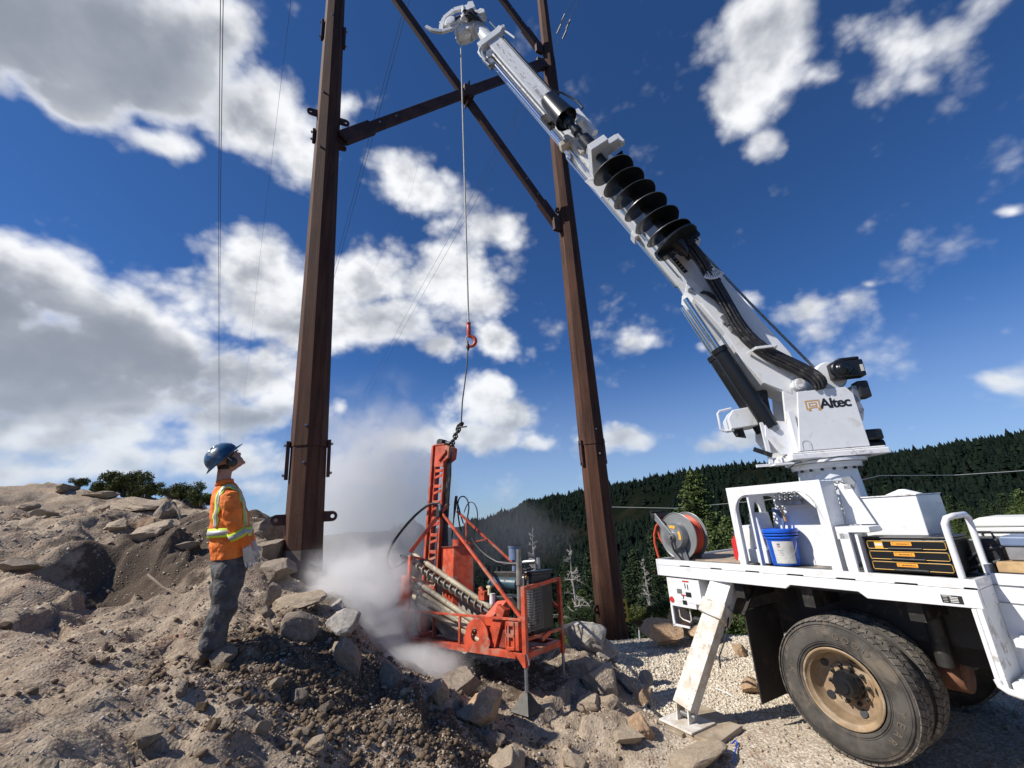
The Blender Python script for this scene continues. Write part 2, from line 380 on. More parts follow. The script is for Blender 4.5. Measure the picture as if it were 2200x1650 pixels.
PIPE = mat('dusty_drill_pipe', (.46, .40, .29), .6, .1, var=.3, vscale=5, dirt=(.26, .22, .17), dscale=10, damt=.5, bump=.2)
PIPEDARK = mat('dark_pipe_joint', (.10, .09, .08), .5, .4, var=.3)
ALU = mat('brushed_aluminium', (.52, .54, .56), .3, .9, var=.1)
ROPE = mat('light_rope', (.55, .54, .50), .8, var=.3, vscale=60, bump=.6, bscale=120)
ROPEGREY = mat('grey_rope', (.26, .26, .26), .85, var=.4, vscale=60, bump=.6, bscale=120)
HOSEBLK = mat('hydraulic_hose', (.022, .022, .024), .45, dirt=(.12, .11, .10), dscale=10, damt=.4)
HOSERED = mat('red_air_hose', (.55, .075, .03), .45, var=.15, dirt=(.30, .14, .10), dscale=12, damt=.2)
BLUE = mat('blue_bucket_plastic', (.012, .11, .62), .35, var=.12, dirt=(.06, .14, .42), dscale=6, damt=.3)
PAPER = mat('bucket_label_paper', (.62, .61, .57), .6, var=.12, vscale=10, dirt=(.36, .34, .30), dscale=5, damt=.4)
INK = mat('black_print', (.015, .015, .018), .5)
GOLD = mat('tan_print', (.62, .34, .10), .5)
YELLOW = mat('yellow_trim', (.75, .42, .05), .5)
LABELOR = mat('orange_label', (.85, .36, .04), .5)
RED = mat('red_print', (.55, .04, .03), .4)
REDPL = mat('red_fuel_can_plastic', (.55, .03, .03), .4)
WOOD = mat('timber', (.34, .235, .135), .75, var=.35, vscale=9, dirt=(.20, .15, .10), dscale=10, damt=.4, bump=.3)
WOODPALE = mat('fresh_timber', (.50, .33, .16), .65, var=.2, vscale=9, bump=.2)
WOODBLOCK = mat('dusty_timber_block', (.38, .30, .21), .85, var=.3, vscale=7, dirt=(.40, .34, .27), dscale=8, damt=.5, bump=.4)
DECKM = mat('deck_plate', (.13, .125, .12), .7, .1, var=.4, vscale=6, dirt=(.32, .27, .21), dscale=6, damt=.6, bump=.3)
COOLERM = mat('cooler_plastic', (.74, .73, .68), .5, var=.06, dirt=(.50, .48, .43), dscale=7, damt=.25)
BLUEGREY = mat('blue_grey_plastic', (.14, .19, .30), .5, var=.2)
SILVER = mat('worn_silver', (.42, .42, .42), .4, .7, var=.3)
GLASSM = mat('dark_lens', (.02, .02, .02), .1)
BLUEENGINE = mat('blue_engine_enamel', (.035, .085, .115), .4, var=.3, dirt=(.05, .045, .04), dscale=9, damt=.5)
YELLOWSIGN = mat('yellow_sign_plate', (.70, .52, .05), .45)
WIRE = mat('overhead_conductor', (.10, .10, .105), .5, .4)
WIREPALE = mat('pale_conductor', (.42, .43, .42), .5, .3)
# ------------------------------------------------------------------ ground
CP = []
def cpx(px, py, Y): P = atY(px, py, Y); CP.append((P[0], P[1], P[2]))
for a in [(0,1650,2.55),(0,1500,3.2),(0,1350,4.2),(0,1250,5.1),(0,1150,6.1),(0,1085,7.1),(0,1042,8.0),
          (150,1650,2.65),(150,1500,3.3),(130,1380,4.0),(120,1290,4.9),(150,1200,5.8),(150,1110,6.9),(150,1066,7.9),
          (300,1650,2.8),(300,1500,3.4),(290,1410,4.0),(310,1340,4.9),(300,1250,5.7),(300,1170,6.5),(300,1100,7.2),(300,1078,7.9),
          (450,1650,3.0),(450,1500,3.6),(450,1396,4.2),(450,1330,4.8),(440,1250,5.6),(450,1180,6.3),(440,1110,7.0),(450,1100,7.6),
          (560,1650,3.2),(580,1500,3.9),(560,1400,4.4),(560,1300,5.2),(560,1210,5.9),(570,1140,6.6),
          (640,1400,4.6),(640,1290,5.5),(660,1275,6.3),(620,1150,7.2),
          (700,1650,3.5),(720,1540,4.1),(730,1440,4.6),(730,1350,5.2),(760,1300,6.0),(760,1250,7.0),
          (850,1650,3.8),(850,1560,4.3),(840,1480,4.7),(850,1420,5.4),(830,1390,6.2),
          (1000,1650,4.1),(980,1560,4.5),(960,1490,5.0),(960,1440,5.8),(1000,1430,6.3),(900,1400,6.6),
          (1130,1650,4.4),(1130,1540,5.2),(1130,1480,5.8),(1130,1430,6.4),(1130,1410,7.0),
          (1230,1560,4.95),(1240,1480,5.5),(1240,1420,6.2),(1230,1385,7.0),
          (1330,1600,4.75)]: cpx(*a)
for x, y in [(1.3,4.6),(1.5,5.6),(1.5,6.4),(1.7,7.4),(2.0,8.0),(3,8),(4,8),(5.5,8),(2.5,6.5),(3.5,6),(5,6),(2.3,5),(3,4),(4,3),(5,2),(2,3.6),(2.5,2.5),(1,3.2),(6.5,4),(6.5,6.5),(3,1),(5,0)]:
    CP.append((x, y, .05 if y > 7 else 0.0))
CP += [(0,0,.62),(-1,1,.75),(-2,0,.9),(1,1,.35),(0,2,.7),(.8,2.4,.4),(-3,1,1.2),(-5,2,1.6),(0,-3,.6),(4,-3,0),(-4,-3,1.2),(-7,4,2.2),(-9,6,2.9),
       (-10,9,3.0),(-7.5,9.5,2.4),(-5,9.5,1.2),(-3,9,.2),(-1,9,-.6),(.8,9.5,-.6),(3,9.6,-.8),(5,9.6,-.8),(7,9.3,-.8),
       (-3,7.4,.8),(-1.5,7.6,.35),(0,7.8,.1),(-9,12,.5),(-6,13,-1.5),(-3,12,-2.6),(0,12,-3.2),(3,12,-3.2),(6,11.5,-3),(8,9,-1.5),(9,6,0),(-12,8,3.0),(-13,11,1.5),(-14,5,3.0),(-8.4,7.9,3.05),(-6,7.8,2.75)]
CP = np.array(CP)
def tps_fit(P, lam=.02):
    n = len(P); d = np.hypot(P[:, None, 0]-P[None, :, 0], P[:, None, 1]-P[None, :, 1]); K = np.where(d > 0, d*d*np.log(d+1e-9), 0) + lam*np.eye(n)
    Q = np.c_[np.ones(n), P[:, :2]]; A = np.block([[K, Q], [Q.T, np.zeros((3, 3))]]); return np.linalg.solve(A, np.r_[P[:, 2], 0, 0, 0])
TPS = tps_fit(CP)
def h_near(X, Y):
    sh = np.shape(X); X = np.ravel(X); Y = np.ravel(Y); out = np.empty(len(X))
    for i in range(0, len(X), 20000):
        x, y = X[i:i+20000], Y[i:i+20000]; d = np.hypot(x[:, None]-CP[None, :, 0], y[:, None]-CP[None, :, 1])
        out[i:i+20000] = np.where(d > 0, d*d*np.log(d+1e-9), 0) @ TPS[:-3] + TPS[-3] + TPS[-2]*x + TPS[-1]*y
    return out.reshape(sh)
def truck_mask(X, Y):        # 1 on the packed gravel pad on the right, 0 on the dug mound
    t = X - (1.15 + .25*np.sin(Y*1.3) - .0*Y); return np.clip(t/.6+.5, 0, 1)
# skyline of the far hill: azimuth -> elevation angle, read off the photograph
SKYL = [(-400,1175),(0,1150),(500,1125),(700,1122),(860,1108),(1020,1088),(1140,1072),(1240,1054),(1400,1030),(1520,1012),(1620,1000),(1700,995),(1800,990),(1900,975),(2000,962),(2100,946),(2200,930),(2400,905),(2700,880),(3200,880)]
_az, _el = [], []
for q in SKYL:
    r_ = ray(*q); _az.append(math.atan2(r_[0], r_[1])); _el.append(math.asin(r_[2]))
def skyel(az): return np.interp(az, _az, _el)
def h_far(X, Y):
    r = np.hypot(X, Y); az = np.arctan2(X, Y); R1 = 620.0 - 120*np.clip(az, 0, 1)
    top = CAM[2] + R1*np.tan(skyel(az)) - 6.0
    top = np.where(np.abs(az) > 1.25, -10 + 14*np.sin(az*3.0), top)
    left = 1/(1+np.exp((az+.05)*14))                       # the far left only has low distant ridges
    top = top*(1-left) + left*(CAM[2] + R1*np.tan(np.minimum(skyel(az), -.02)) - 8)
    top = top + left*(9*np.sin(az*19+1) + 6*np.sin(az*47) + 3*np.sin(az*101))
    vall = -62 + 10*np.sin(az*5+1)
    a = np.interp(r, [8, 12, 20, 45, 90, 200], [0, 3.2, 7.2, 15, 27, 48]); near = -.4 - a
    near = np.maximum(near, vall)
    t = np.clip((r-200)/(R1-200), 0, 1); s = t*t*(3-2*t)
    z = near*(1-s) + top*s
    over = np.clip((r-R1)/900, 0, 1); z = z - over*60*np.sin(np.clip(over, 0, 1)*math.pi*.5)
    z = z + (fbmn(X, Y, .008, 4, 11)*22*np.clip((r-60)/200, 0, 1)*(1-np.clip((r-R1*.85)/(R1*.15), 0, 1)))
    z = z + fbmn(X, Y, .15, 3, 5)*.8*np.clip((r-11)/8, 0, 1)
    return z
def slab(X, Y, s, seed):
    """broken, faceted relief: the nearest of scattered points gives each patch its own tilt"""
    x, y = X*s, Y*s; xi, yi = np.floor(x), np.floor(y); best = np.full(np.shape(X), 9.0); val = np.zeros(np.shape(X))
    for dx in (-1, 0, 1):
        for dy in (-1, 0, 1):
            cx, cy = xi+dx, yi+dy; n = (np.sin(cx*127.1+cy*311.7+seed*17.3)*43758.5453) % 1.0; m = (np.sin(cx*269.5+cy*183.3+seed*9.1)*43758.5453) % 1.0
            qx, qy = cx+n, cy+m; d = (x-qx)**2+(y-qy)**2; v = (n-.5) + (x-qx)*(m-.5)*1.6 + (y-qy)*(n-.5)*1.6
            u = d < best; best = np.where(u, d, best); val = np.where(u, v, val)
    return val
def ground_h(X, Y):
    z = h_near(X, Y); tm = truck_mask(X, Y); md = 1-tm
    wx = X + .25*fbmn(X, Y, 1.7, 3, 31); wy = Y + .25*fbmn(X, Y, 1.7, 3, 37)
    z = z + md*(fbmn(X, Y, 1.1, 3, 1)*.22 + fbmn(X, Y, 4.0, 4, 3)*.085 + (.085*slab(wx, wy, 1.3, 1) + .026*slab(wx, wy, 3.6, 2)) + .015*slab(X, Y, 9.0, 3) + .035*(np.abs(fbmn(X, Y, 9, 3, 7))))
    # the scooped hollow in the left slope: steep on its sunny side, so it fills with shade
    ux, uy = X+5.05, Y-5.55; q = np.sqrt((np.where(ux < 0, ux/.62, ux/1.15))**2 + (uy/.50)**2) + .35*fbmn(X, Y, 2.2, 3, 41)
    z = z - .40*np.clip(1.15-q, 0, 1)**.8*np.clip((1.15-q)*3, 0, 1) + .16*np.exp(-((q-1.3)/.3)**2)*(ux < .3)
    ux, uy = X+6.3, Y-5.2; q = np.sqrt((ux/.45)**2 + (uy/.28)**2) + .3*fbmn(X, Y, 2.5, 3, 43); z = z - .30*np.clip(1.1-q, 0, 1)
    z = z + tm*(fbmn(X, Y, 1.2, 3, 2)*.05 + fbmn(X, Y, 14, 3, 9)*.018)
    r = np.hypot(X, Y-2); k = np.clip((r-11.6)/3.4, 0, 1)
    return z, k
def ground_z(x, y):
    z, k = ground_h(np.array([float(x)]), np.array([float(y)])); return float(z[0])
def ground_mat():
    m = bpy.data.materials.new('dug_earth'); m.use_nodes = True; nt = m.node_tree; b = nt.nodes['Principled BSDF']; b.inputs['Roughness'].default_value = .95; b.inputs['Specular IOR Level'].default_value = .15
    tc = N(nt, 'ShaderNodeTexCoord').outputs['Object']
    at = N(nt, 'ShaderNodeAttribute'); at.attribute_name = 'pad'; pad = at.outputs['Fac']
    at2 = N(nt, 'ShaderNodeAttribute'); at2.attribute_name = 'moist'; moist = at2.outputs['Fac']
    big = noise(nt, tc, 1.3, 6, .6, dist=.5); mid = noise(nt, tc, 6, 7, .62); fine = noise(nt, tc, 38, 6, .65)
    c = mixc(nt, smooth(nt, big, .38, .62), (.33, .26, .19), (.475, .385, .29))
    c = mixc(nt, smooth(nt, mid, .46, .66), c, (.29, .215, .158))
    c = mixc(nt, mth(nt, 'MULTIPLY', smooth(nt, noise(nt, tc, 2.1, 5, .6), .55, .68), .6), c, (.40, .26, .18))
    darkened = smooth(nt, mth(nt, 'ADD', moist, mth(nt, 'MULTIPLY', mth(nt, 'SUBTRACT', mid, .5), 1.2)), .35, .65)
    c = mixc(nt, darkened, c, (.105, .078, .058))
    gr = mixc(nt, smooth(nt, fine, .4, .6), (.50, .415, .31), (.68, .59, .47))
    gr = mixc(nt, smooth(nt, mid, .5, .7), gr, (.42, .30, .21))
    c = mixc(nt, pad, c, gr)
    vo = N(nt, 'ShaderNodeTexVoronoi'); vo.inputs['Scale'].default_value = 46; nt.links.new(tc, vo.inputs['Vector'])
    sp = mth(nt, 'MULTIPLY', smooth(nt, vo.outputs['Distance'], .32, .18), smooth(nt, noise(nt, tc, 20, 3, .5), .55, .62))
    c = mixc(nt, mth(nt, 'MULTIPLY', sp, .55), c, (.60, .55, .47))
    c = mixc(nt, mth(nt, 'MULTIPLY', smooth(nt, fine, .62, .42), .35), c, (.10, .08, .06))
    nt.links.new(c, b.inputs['Base Color'])
    hgt = mth(nt, 'ADD', mth(nt, 'MULTIPLY', fine, .5), mth(nt, 'ADD', mid, mth(nt, 'MULTIPLY', vo.outputs['Distance'], -.35)))
    bn = N(nt, 'ShaderNodeBump'); bn.inputs['Strength'].default_value = .65; bn.inputs['Distance'].default_value = .028
    nt.links.new(hgt, bn.inputs['Height']); nt.links.new(bn.outputs[0], b.inputs['Normal']); return m
def soil_shade_f(X, Y):
    """freshly dug darker soil: the bank behind the man and the spoil running down into the pit; plus painted shade under the rig and in the hollow"""
    a = np.exp(-(((X+1.9)/1.0)**2 + ((Y-4.5)/.55)**2)) + 1.0*np.exp(-(((X+1.0)/.8)**2 + ((Y-4.2)/.35)**2)) + 1.1*np.exp(-(((X+4.7)/.8)**2 + ((Y-6.6)/1.0)**2)) + .45*np.exp(-(((X+6.0)/1.6)**2 + ((Y-6.9)/.6)**2))
    a = a + .8*np.exp(-(((X+.3)/1.2)**2+((Y-6.2)/.9)**2)) + .5*np.exp(-(((X+5.2)/1.0)**2+((Y-5.9)/.5)**2)); return np.clip(a, 0, 1)  # shade beneath the rig and inside the hollow, painted into the earth colour
GX = np.concatenate([np.arange(-15, -7.5, .12), np.arange(-7.5, 2.2, .036), np.arange(2.2, 8.6, .07)])
GY = np.concatenate([np.arange(-4, 1.6, .12), np.arange(1.6, 8.4, .036), np.arange(8.4, 15.5, .1)])
XX, YY = np.meshgrid(GX, GY); ZZ, KK = ground_h(XX, YY); ZF = h_far(XX, YY); ZZ = ZZ*(1-KK) + ZF*KK
def grid_faces(nx, ny):
    i = (np.arange(ny-1)[:, None]*nx + np.arange(nx-1)[None, :]).ravel(); return np.c_[i, i+1, i+nx+1, i+nx]
ground = np_mesh('ground', np.c_[XX.ravel(), YY.ravel(), ZZ.ravel()], grid_faces(len(GX), len(GY)), ground_mat(), True, 'structure',
                 dict(pad=truck_mask(XX, YY).ravel()*np.clip(1-KK.ravel()*1.0, 0, 1), moist=soil_shade_f(XX, YY).ravel()))
# hills and valley out to the horizon
def hill_mat():
    m = bpy.data.materials.new('forest_floor'); m.use_nodes = True; nt = m.node_tree; b = nt.nodes['Principled BSDF']; b.inputs['Roughness'].default_value = 1; b.inputs['Specular IOR Level'].default_value = 0
    tc = N(nt, 'ShaderNodeTexCoord').outputs['Object']
    f = noise(nt, tc, .02, 8, .65); g = noise(nt, tc, .35, 6, .7)
    c = mixc(nt, smooth(nt, f, .5, .68), (.006, .009, .006), (.020, .018, .012)); c = mixc(nt, smooth(nt, g, .5, .7), c, (.009, .012, .007))
    nt.links.new(c, b.inputs['Base Color']); return m
AZ = np.radians(np.concatenate([np.arange(-180, -60, 3), np.arange(-60, 75, .5), np.arange(75, 181, 3)]))
RR = np.concatenate([[0.5, 5], np.geomspace(8.5, 100, 40), np.geomspace(104, 900, 90), np.geomspace(950, 6500, 16)])
AA, RA = np.meshgrid(AZ, RR); HX, HY = RA*np.sin(AA), RA*np.cos(AA); HZ = h_far(HX, HY)
HZ = np.where(RA < 13, HZ - .9, HZ); HZ = np.where(RA < 8, -6.0, HZ)
hills = np_mesh('hills', np.c_[HX.ravel(), HY.ravel(), HZ.ravel()], grid_faces(len(AZ), len(RR)), hill_mat(), True, 'structure')
# ------------------------------------------------------------------ rocks, stones, gravel
def rock_mat(name, a, b_, c_):
    m = bpy.data.materials.new(name); m.use_nodes = True; nt = m.node_tree; b = nt.nodes['Principled BSDF']; b.inputs['Roughness'].default_value = .92; b.inputs['Specular IOR Level'].default_value = .2
    tc = N(nt, 'ShaderNodeTexCoord').outputs['Object']; oi = N(nt, 'ShaderNodeObjectInfo').outputs['Random']
    v = vmt(nt, 'ADD', tc, None); nt.links.new(oi, v.node.inputs[1])
    f = noise(nt, v, 5, 8, .68, dist=.6); g = noise(nt, v, 30, 7, .7)
    c = mixc(nt, smooth(nt, f, .35, .65), a, b_); c = mixc(nt, mth(nt, 'MULTIPLY', smooth(nt, g, .5, .72), .7), c, c_)
    nt.links.new(c, b.inputs['Base Color'])
    bn = N(nt, 'ShaderNodeBump'); bn.inputs['Strength'].default_value = 1.0; bn.inputs['Distance'].default_value = .025
    nt.links.new(mth(nt, 'ADD', f, mth(nt, 'MULTIPLY', g, .6)), bn.inputs['Height']); nt.links.new(bn.outputs[0], b.inputs['Normal']); return m
ROCK_TAN = rock_mat('tan_rock', (.42, .33, .235), (.55, .45, .34), (.31, .23, .165))
ROCK_GREY = rock_mat('grey_brown_rock', (.28, .225, .175), (.42, .35, .275), (.18, .14, .11))
ROCK_PALE = rock_mat('pale_rock', (.42, .38, .33), (.54, .50, .45), (.32, .26, .21))
ROCK_ORANGE = rock_mat('warm_sandstone', (.50, .31, .18), (.60, .44, .29), (.32, .20, .13))
ROCK_DARK = rock_mat('earth_clod', (.135, .092, .060), (.215, .16, .11), (.09, .062, .044))
def rock_mesh(seed, cuts=13, sub=4, rough=.055):
    rs = np.random.RandomState(seed); bm = bmesh.new(); bmesh.ops.create_icosphere(bm, subdivisions=sub, radius=1.0)
    V = np.array([v.co for v in bm.verts]); D = V.copy()
    for k in range(cuts):
        n = rs.normal(size=3); n /= np.linalg.norm(n); d = rs.uniform(.42, .84); s = V @ n; V = V - np.outer(np.clip(s-d, 0, None), n)*.97
    q = fbmn(D[:, 0]*1.3+D[:, 2]*.9, D[:, 1]*1.3-D[:, 2]*1.1, 2.2, 4, seed % 50); V = V*(1+rough*2.4*q[:, None])
    for v, c in zip(bm.verts, V): v.co = c
    me = bpy.data.meshes.new('rock'); bm.to_mesh(me); bm.free()
    me.polygons.foreach_set('use_smooth', [False]*len(me.polygons)); return me
def boulder(px, py, Y, w, h, m, label, seed, d=None, rot=None, sink=.35, name='boulder', sub=4):
    """px, py: middle of the rock in the photo; w, h in metres"""
    best = None
    for s_ in (np.linspace(.86, 1.22, 37) if not (Y > 7.3 and px > 1350) else [1.0]):          # slide along the line of sight until the rock beds into the ground
        P_ = atY(px, py, Y*s_); g = P_[2]-(ground_z(P_[0], P_[1])+h*s_*.22); c_ = abs(g)+.10*abs(s_-1)
        if best is None or c_ < best[0]: best = (c_, s_, P_)
    s_, P = best[1], best[2]; w, h = w*s_, h*s_
    if d: d = d*s_
    me = rock_mesh(seed, sub=sub); me.materials.append(m); o = bpy.data.objects.new(name, me); C.objects.link(o)
    o.location = P; o.scale = (w/2*1.2, (d or (w+h)/2)/2*1.2, h/2*1.25)
    rs = np.random.RandomState(seed+5); o.rotation_euler = rot or ((rs.uniform(-.25, .25), rs.uniform(-.25, .25), rs.uniform(-.6, .6)) if Y < 7.3 or px < 1350 else (0, 0, rs.uniform(-.4, .4)))
    return tag(o, label, 'rock')
T_, G_, P_, O_, D_ = ROCK_TAN, ROCK_GREY, ROCK_PALE, ROCK_ORANGE, ROCK_DARK
BL = [
 (582,1285,4.95,.20,.24,G_,'angular brown rock balanced upright between the man and the left pole'),
 (572,1315,4.85,.13,.14,G_,'small brown rock directly under the balanced upright rock'),
 (640,1293,5.3,.52,.20,T_,'long flat ledge rock at the foot of the left steel pole'),
 (640,1345,4.9,.36,.30,G_,'rough lumpy rock below the flat ledge by the left pole'),
 (728,1308,5.5,.22,.20,P_,'pale blocky rock half lost in dust right of the left pole'),
 (735,1345,5.2,.46,.26,P_,'dusty wide rock under the pale block in the dust'),
 (752,1415,4.8,.26,.34,G_,'upright grey slab in the shade of the dust plume'),
 (730,1400,4.9,.20,.22,T_,'tilted rock leaning against the upright grey slab'),
 (845,1455,4.95,.24,.32,G_,'dark lump of earth and rock below the dust plume'),
 (943,1488,4.95,.20,.26,T_,'pointed tan rock standing left of the square block'),
 (985,1475,5.3,.46,.30,G_,'broad rock in shade under the drill rig'),
 (1038,1518,4.85,.34,.36,O_,'square pale orange block standing in front of the drill rig'),
 (1000,1530,4.9,.18,.14,T_,'low rock wedged left of the square orange block'),
 (1262,1382,6.1,.52,.42,P_,'large pale slab right of the rig cage in sunlight'),
 (1232,1352,6.9,.30,.22,P_,'rounded pale rock behind the rig cage'),
 (1300,1400,6.0,.26,.40,P_,'tall narrow slab leaning beside the gravel edge'),
 (1290,1462,5.35,.46,.36,T_,'big angular tan boulder at the right rim of the pit'),
 (1268,1440,5.7,.40,.34,G_,'shaded rock behind the big angular tan boulder'),
 (1262,1512,5.1,.26,.15,T_,'flat pale stone below the big angular boulder'),
 (1310,1505,5.1,.15,.14,T_,'small block below the big angular boulder'),
 (1378,1498,5.15,.22,.20,O_,'block with one sunlit face left of the outrigger leg'),
 (1385,1460,5.5,.16,.16,P_,'pale stone beside the black hose on gravel'),
 (1375,1562,4.75,.24,.20,O_,'orange brown block left of the outrigger plate'),
 (1416,1360,7.6,.66,.34,O_,'large rounded orange boulder at the edge of the gravel pad'),
 (1466,1336,7.9,.44,.36,O_,'blocky orange boulder on top of the row at the gravel edge'),
 (1512,1356,7.7,.70,.36,O_,'low orange boulder behind the outrigger leg'),
 (1430,1372,7.6,.34,.14,O_,'low flat stone in front of the large rounded orange boulder'),
 (1350,1580,4.6,.40,.12,T_,'flat tan stone sunk in the pit rim left of the outrigger'),
 (1500,1630,4.2,.52,.16,T_,'wide flat rock at the bottom edge before the outrigger plate'),
 (1095,1635,4.35,.34,.26,T_,'rough tan rock at the bottom edge under the drill rig'),
 (1060,1600,4.5,.20,.16,G_,'small brown rock above the rough tan rock at the bottom'),
 (1240,1632,4.5,.22,.10,T_,'sunken stone in the pit floor near the bottom edge'),
 (1610,1478,5.2,.26,.16,O_,'reddish stone on the gravel between outrigger and mud flap'),
 (1590,1400,6.6,.22,.16,O_,'orange stone behind the outrigger leg on the gravel'),
 (470,1410,4.05,.24,.17,G_,'rounded rock at the feet of the man'),
 (430,1412,4.05,.14,.10,T_,'small tan rock just left of the rock at the man\'s feet'),
 (700,1520,4.1,.12,.10,G_,'angular stone in the dark spoil below the upright slab'),
 (640,1500,4.1,.14,.11,G_,'brown stone half buried in the dark spoil heap'),
 (590,1470,4.1,.15,.11,T_,'tan stone on the dark spoil below the man'),
 (500,1505,3.75,.11,.09,T_,'tan stone in the rubble slope below the man\'s boots'),
 (390,1480,3.75,.13,.10,G_,'squat brown stone low on the rubble slope'),
 (318,1580,3.1,.16,.12,T_,'stone poking from the near slope at the lower left'),
 (60,1088,7.3,.40,.16,T_,'pale slab near the top of the ridge at far left'),
 (90,1105,7.0,.34,.20,T_,'second slab just below the pale slab on the far left ridge'),
 (145,1052,7.9,.62,.20,G_,'long grey boulder on the ridge crest left of the bushes'),
 (215,1066,7.7,.46,.16,T_,'flat tan boulder on the crest below the bushes'),
 (305,1085,7.4,.95,.32,T_,'large weathered ledge under the juniper bushes'),
 (355,1098,7.2,.34,.32,G_,'blocky grey rock at the right end of the weathered ledge'),
 (228,1095,7.2,.22,.22,G_,'small block left of the weathered ledge'),
 (255,1128,6.7,.34,.18,T_,'low tan rock below the ledge'),
 (330,1140,6.5,.62,.34,T_,'tan outcrop block behind the man\'s back'),
 (315,1130,6.4,.24,.20,O_,'reddish rock face set in the outcrop behind the man'),
 (400,1170,6.2,.34,.13,G_,'dark slab lying under the overhang behind the man'),
 (45,1215,5.5,.46,.18,G_,'overhanging rock lip at the left edge'),
 (120,1115,6.8,.24,.13,T_,'small pale rock under the ridge at the left'),
 (580,1135,6.3,.46,.34,G_,'top block of the outcrop between the man and the left pole'),
 (575,1180,6.0,.42,.30,G_,'middle block of the outcrop between the man and the left pole'),
 (590,1225,5.8,.50,.30,G_,'shaded lower block of the outcrop beside the pole'),
 (560,1560,3.6,.13,.10,T_,'pale stone on the near spoil at bottom centre left'),
 (680,1600,3.6,.16,.12,T_,'knobbly tan clod near the bottom edge left of centre'),
]
for i, a in enumerate(BL): boulder(*a, seed=100+i*3)
# fist-sized stones scattered on the mound: each one a thing
stone_me = []
for k in range(8):
    me = rock_mesh(900+k, sub=2, rough=.05); me.materials.append((T_, G_, D_, T_, G_, P_, D_, T_)[k]); stone_me.append(me)
rs = np.random.RandomState(3)
def spot(kind):
    while True:
        if kind == 0: x, y = rs.uniform(-5.0, 1.1), rs.uniform(2.6, 6.8)
        else: x, y = rs.uniform(-2.6, .6), rs.uniform(3.3, 5.0)
        if abs(x+2.9) < .3 and abs(y-4.2) < .25: continue
        return x, y
for i in range(84):
    x, y = spot(i % 2); s = rs.choice([.022, .03, .045, .06], p=[.35, .35, .2, .1])*rs.uniform(.8, 1.3)
    k = rs.randint(8); o = bpy.data.objects.new('stone', stone_me[k]); C.objects.link(o)
    o.location = (x, y, ground_z(x, y)+s*.35); o.scale = (s*rs.uniform(.8, 1.5), s*rs.uniform(.8, 1.3), s*rs.uniform(.6, 1.0)); o.rotation_euler = tuple(rs.uniform(0, 6.28, 3))
    tag(o, 'loose fist-sized stone lying on the dug earth slope', 'stone', 'loose stones on the dug earth')
def scatter(name, n, sampler, size, m, seed, label, cat, zoff=.25, flat=(.4, .95)):
    rs = np.random.RandomState(seed); bm = bmesh.new(); bmesh.ops.create_icosphere(bm, subdivisions=1, radius=1.0)
    bv = np.array([v.co for v in bm.verts]); bf = np.array([[v.index for v in f.verts] for f in bm.faces]); bm.free()
    X, Y = sampler(rs, n); n = len(X); z, k = ground_h(X, Y); s = size(rs, n, X, Y)
    sc = np.c_[s*rs.uniform(.8, 1.5, n), s*rs.uniform(.8, 1.3, n), s*rs.uniform(*flat, n)]
    a = rs.uniform(0, 6.28, (n, 2)); nb = len(bv); jit = 1+rs.uniform(-.46, .40, (n, nb, 1))
    V = bv[None]*jit*sc[:, None]; ca, sa = np.cos(a[:, :1]), np.sin(a[:, :1]); x, y_ = V[..., 0]*ca-V[..., 1]*sa, V[..., 0]*sa+V[..., 1]*ca
    cb, sb = np.cos(a[:, 1:]*.15), np.sin(a[:, 1:]*.15); y2, z2 = y_*cb-V[..., 2]*sb, y_*sb+V[..., 2]*cb
    V = np.stack([x+X[:, None], y2+Y[:, None], z2+(z+s*zoff)[:, None]], -1).reshape(-1, 3)
    F = (bf[None]+(np.arange(n)*nb)[:, None, None]).reshape(-1, 3)
    return tag(np_mesh(name, V, F, m, False, 'stuff'), label, cat)
def smp_mound(rs, n):
    # density falls with distance so that it looks even in the picture
    Y = 2.0 + 5.2*rs.uniform(0, 1, n)**1.25; X = rs.uniform(-1.35, .45, n)*Y*.95 - .1; k = (X < 1.4); return X[k], Y[k]
def smp_spoil(rs, n):
    X = rs.normal(-1.5, .85, n); Y = rs.normal(4.2, .5, n); k = (Y > 3) & (X < .6) & ~((abs(X+2.9) < .3) & (abs(Y-4.2) < .2)); return X[k], Y[k]
def smp_pad(rs, n):
    X = rs.uniform(.9, 6.0, n); Y = rs.uniform(3.2, 8.8, n); k = truck_mask(X, Y) > .35; return X[k], Y[k]
def smp_padfar(rs, n):
    X = rs.uniform(1.0, 4.2, n); Y = rs.uniform(5.4, 8.6, n); k = truck_mask(X, Y) > .3; return X[k], Y[k]
scatter('grit', 12000, smp_mound, lambda r, n, X, Y: .0035*Y/3*r.lognormal(0, .55, n).clip(.4, 4), ROCK_TAN, 11, 'coarse tan grit covering the dug slope', 'grit')
scatter('pale_grit', 5000, smp_mound, lambda r, n, X, Y: .0035*Y/3*r.lognormal(0, .5, n).clip(.4, 3.5), ROCK_PALE, 12, 'pale chips sprinkled over the dug slope', 'grit')
scatter('soil_clods', 9500, smp_spoil, lambda r, n, X, Y: .0065*r.lognormal(0, .75, n).clip(.3, 4.5), ROCK_DARK, 13, 'dark crumbly soil clods below the man', 'soil')
scatter('spoil_chips', 3500, smp_spoil, lambda r, n, X, Y: .0055*r.lognormal(0, .5, n).clip(.4, 3), ROCK_TAN, 14, 'tan stone chips in the dark spoil', 'stone chips')
GRAVELM = rock_mat('crushed_limestone', (.60, .52, .41), (.74, .68, .57), (.47, .38, .28))
scatter('gravel', 26000, smp_padfar, lambda r, n, X, Y: .0095*r.lognormal(0, .35, n).clip(.5, 2.2), GRAVELM, 15, 'pale crushed gravel on the pad', 'gravel')
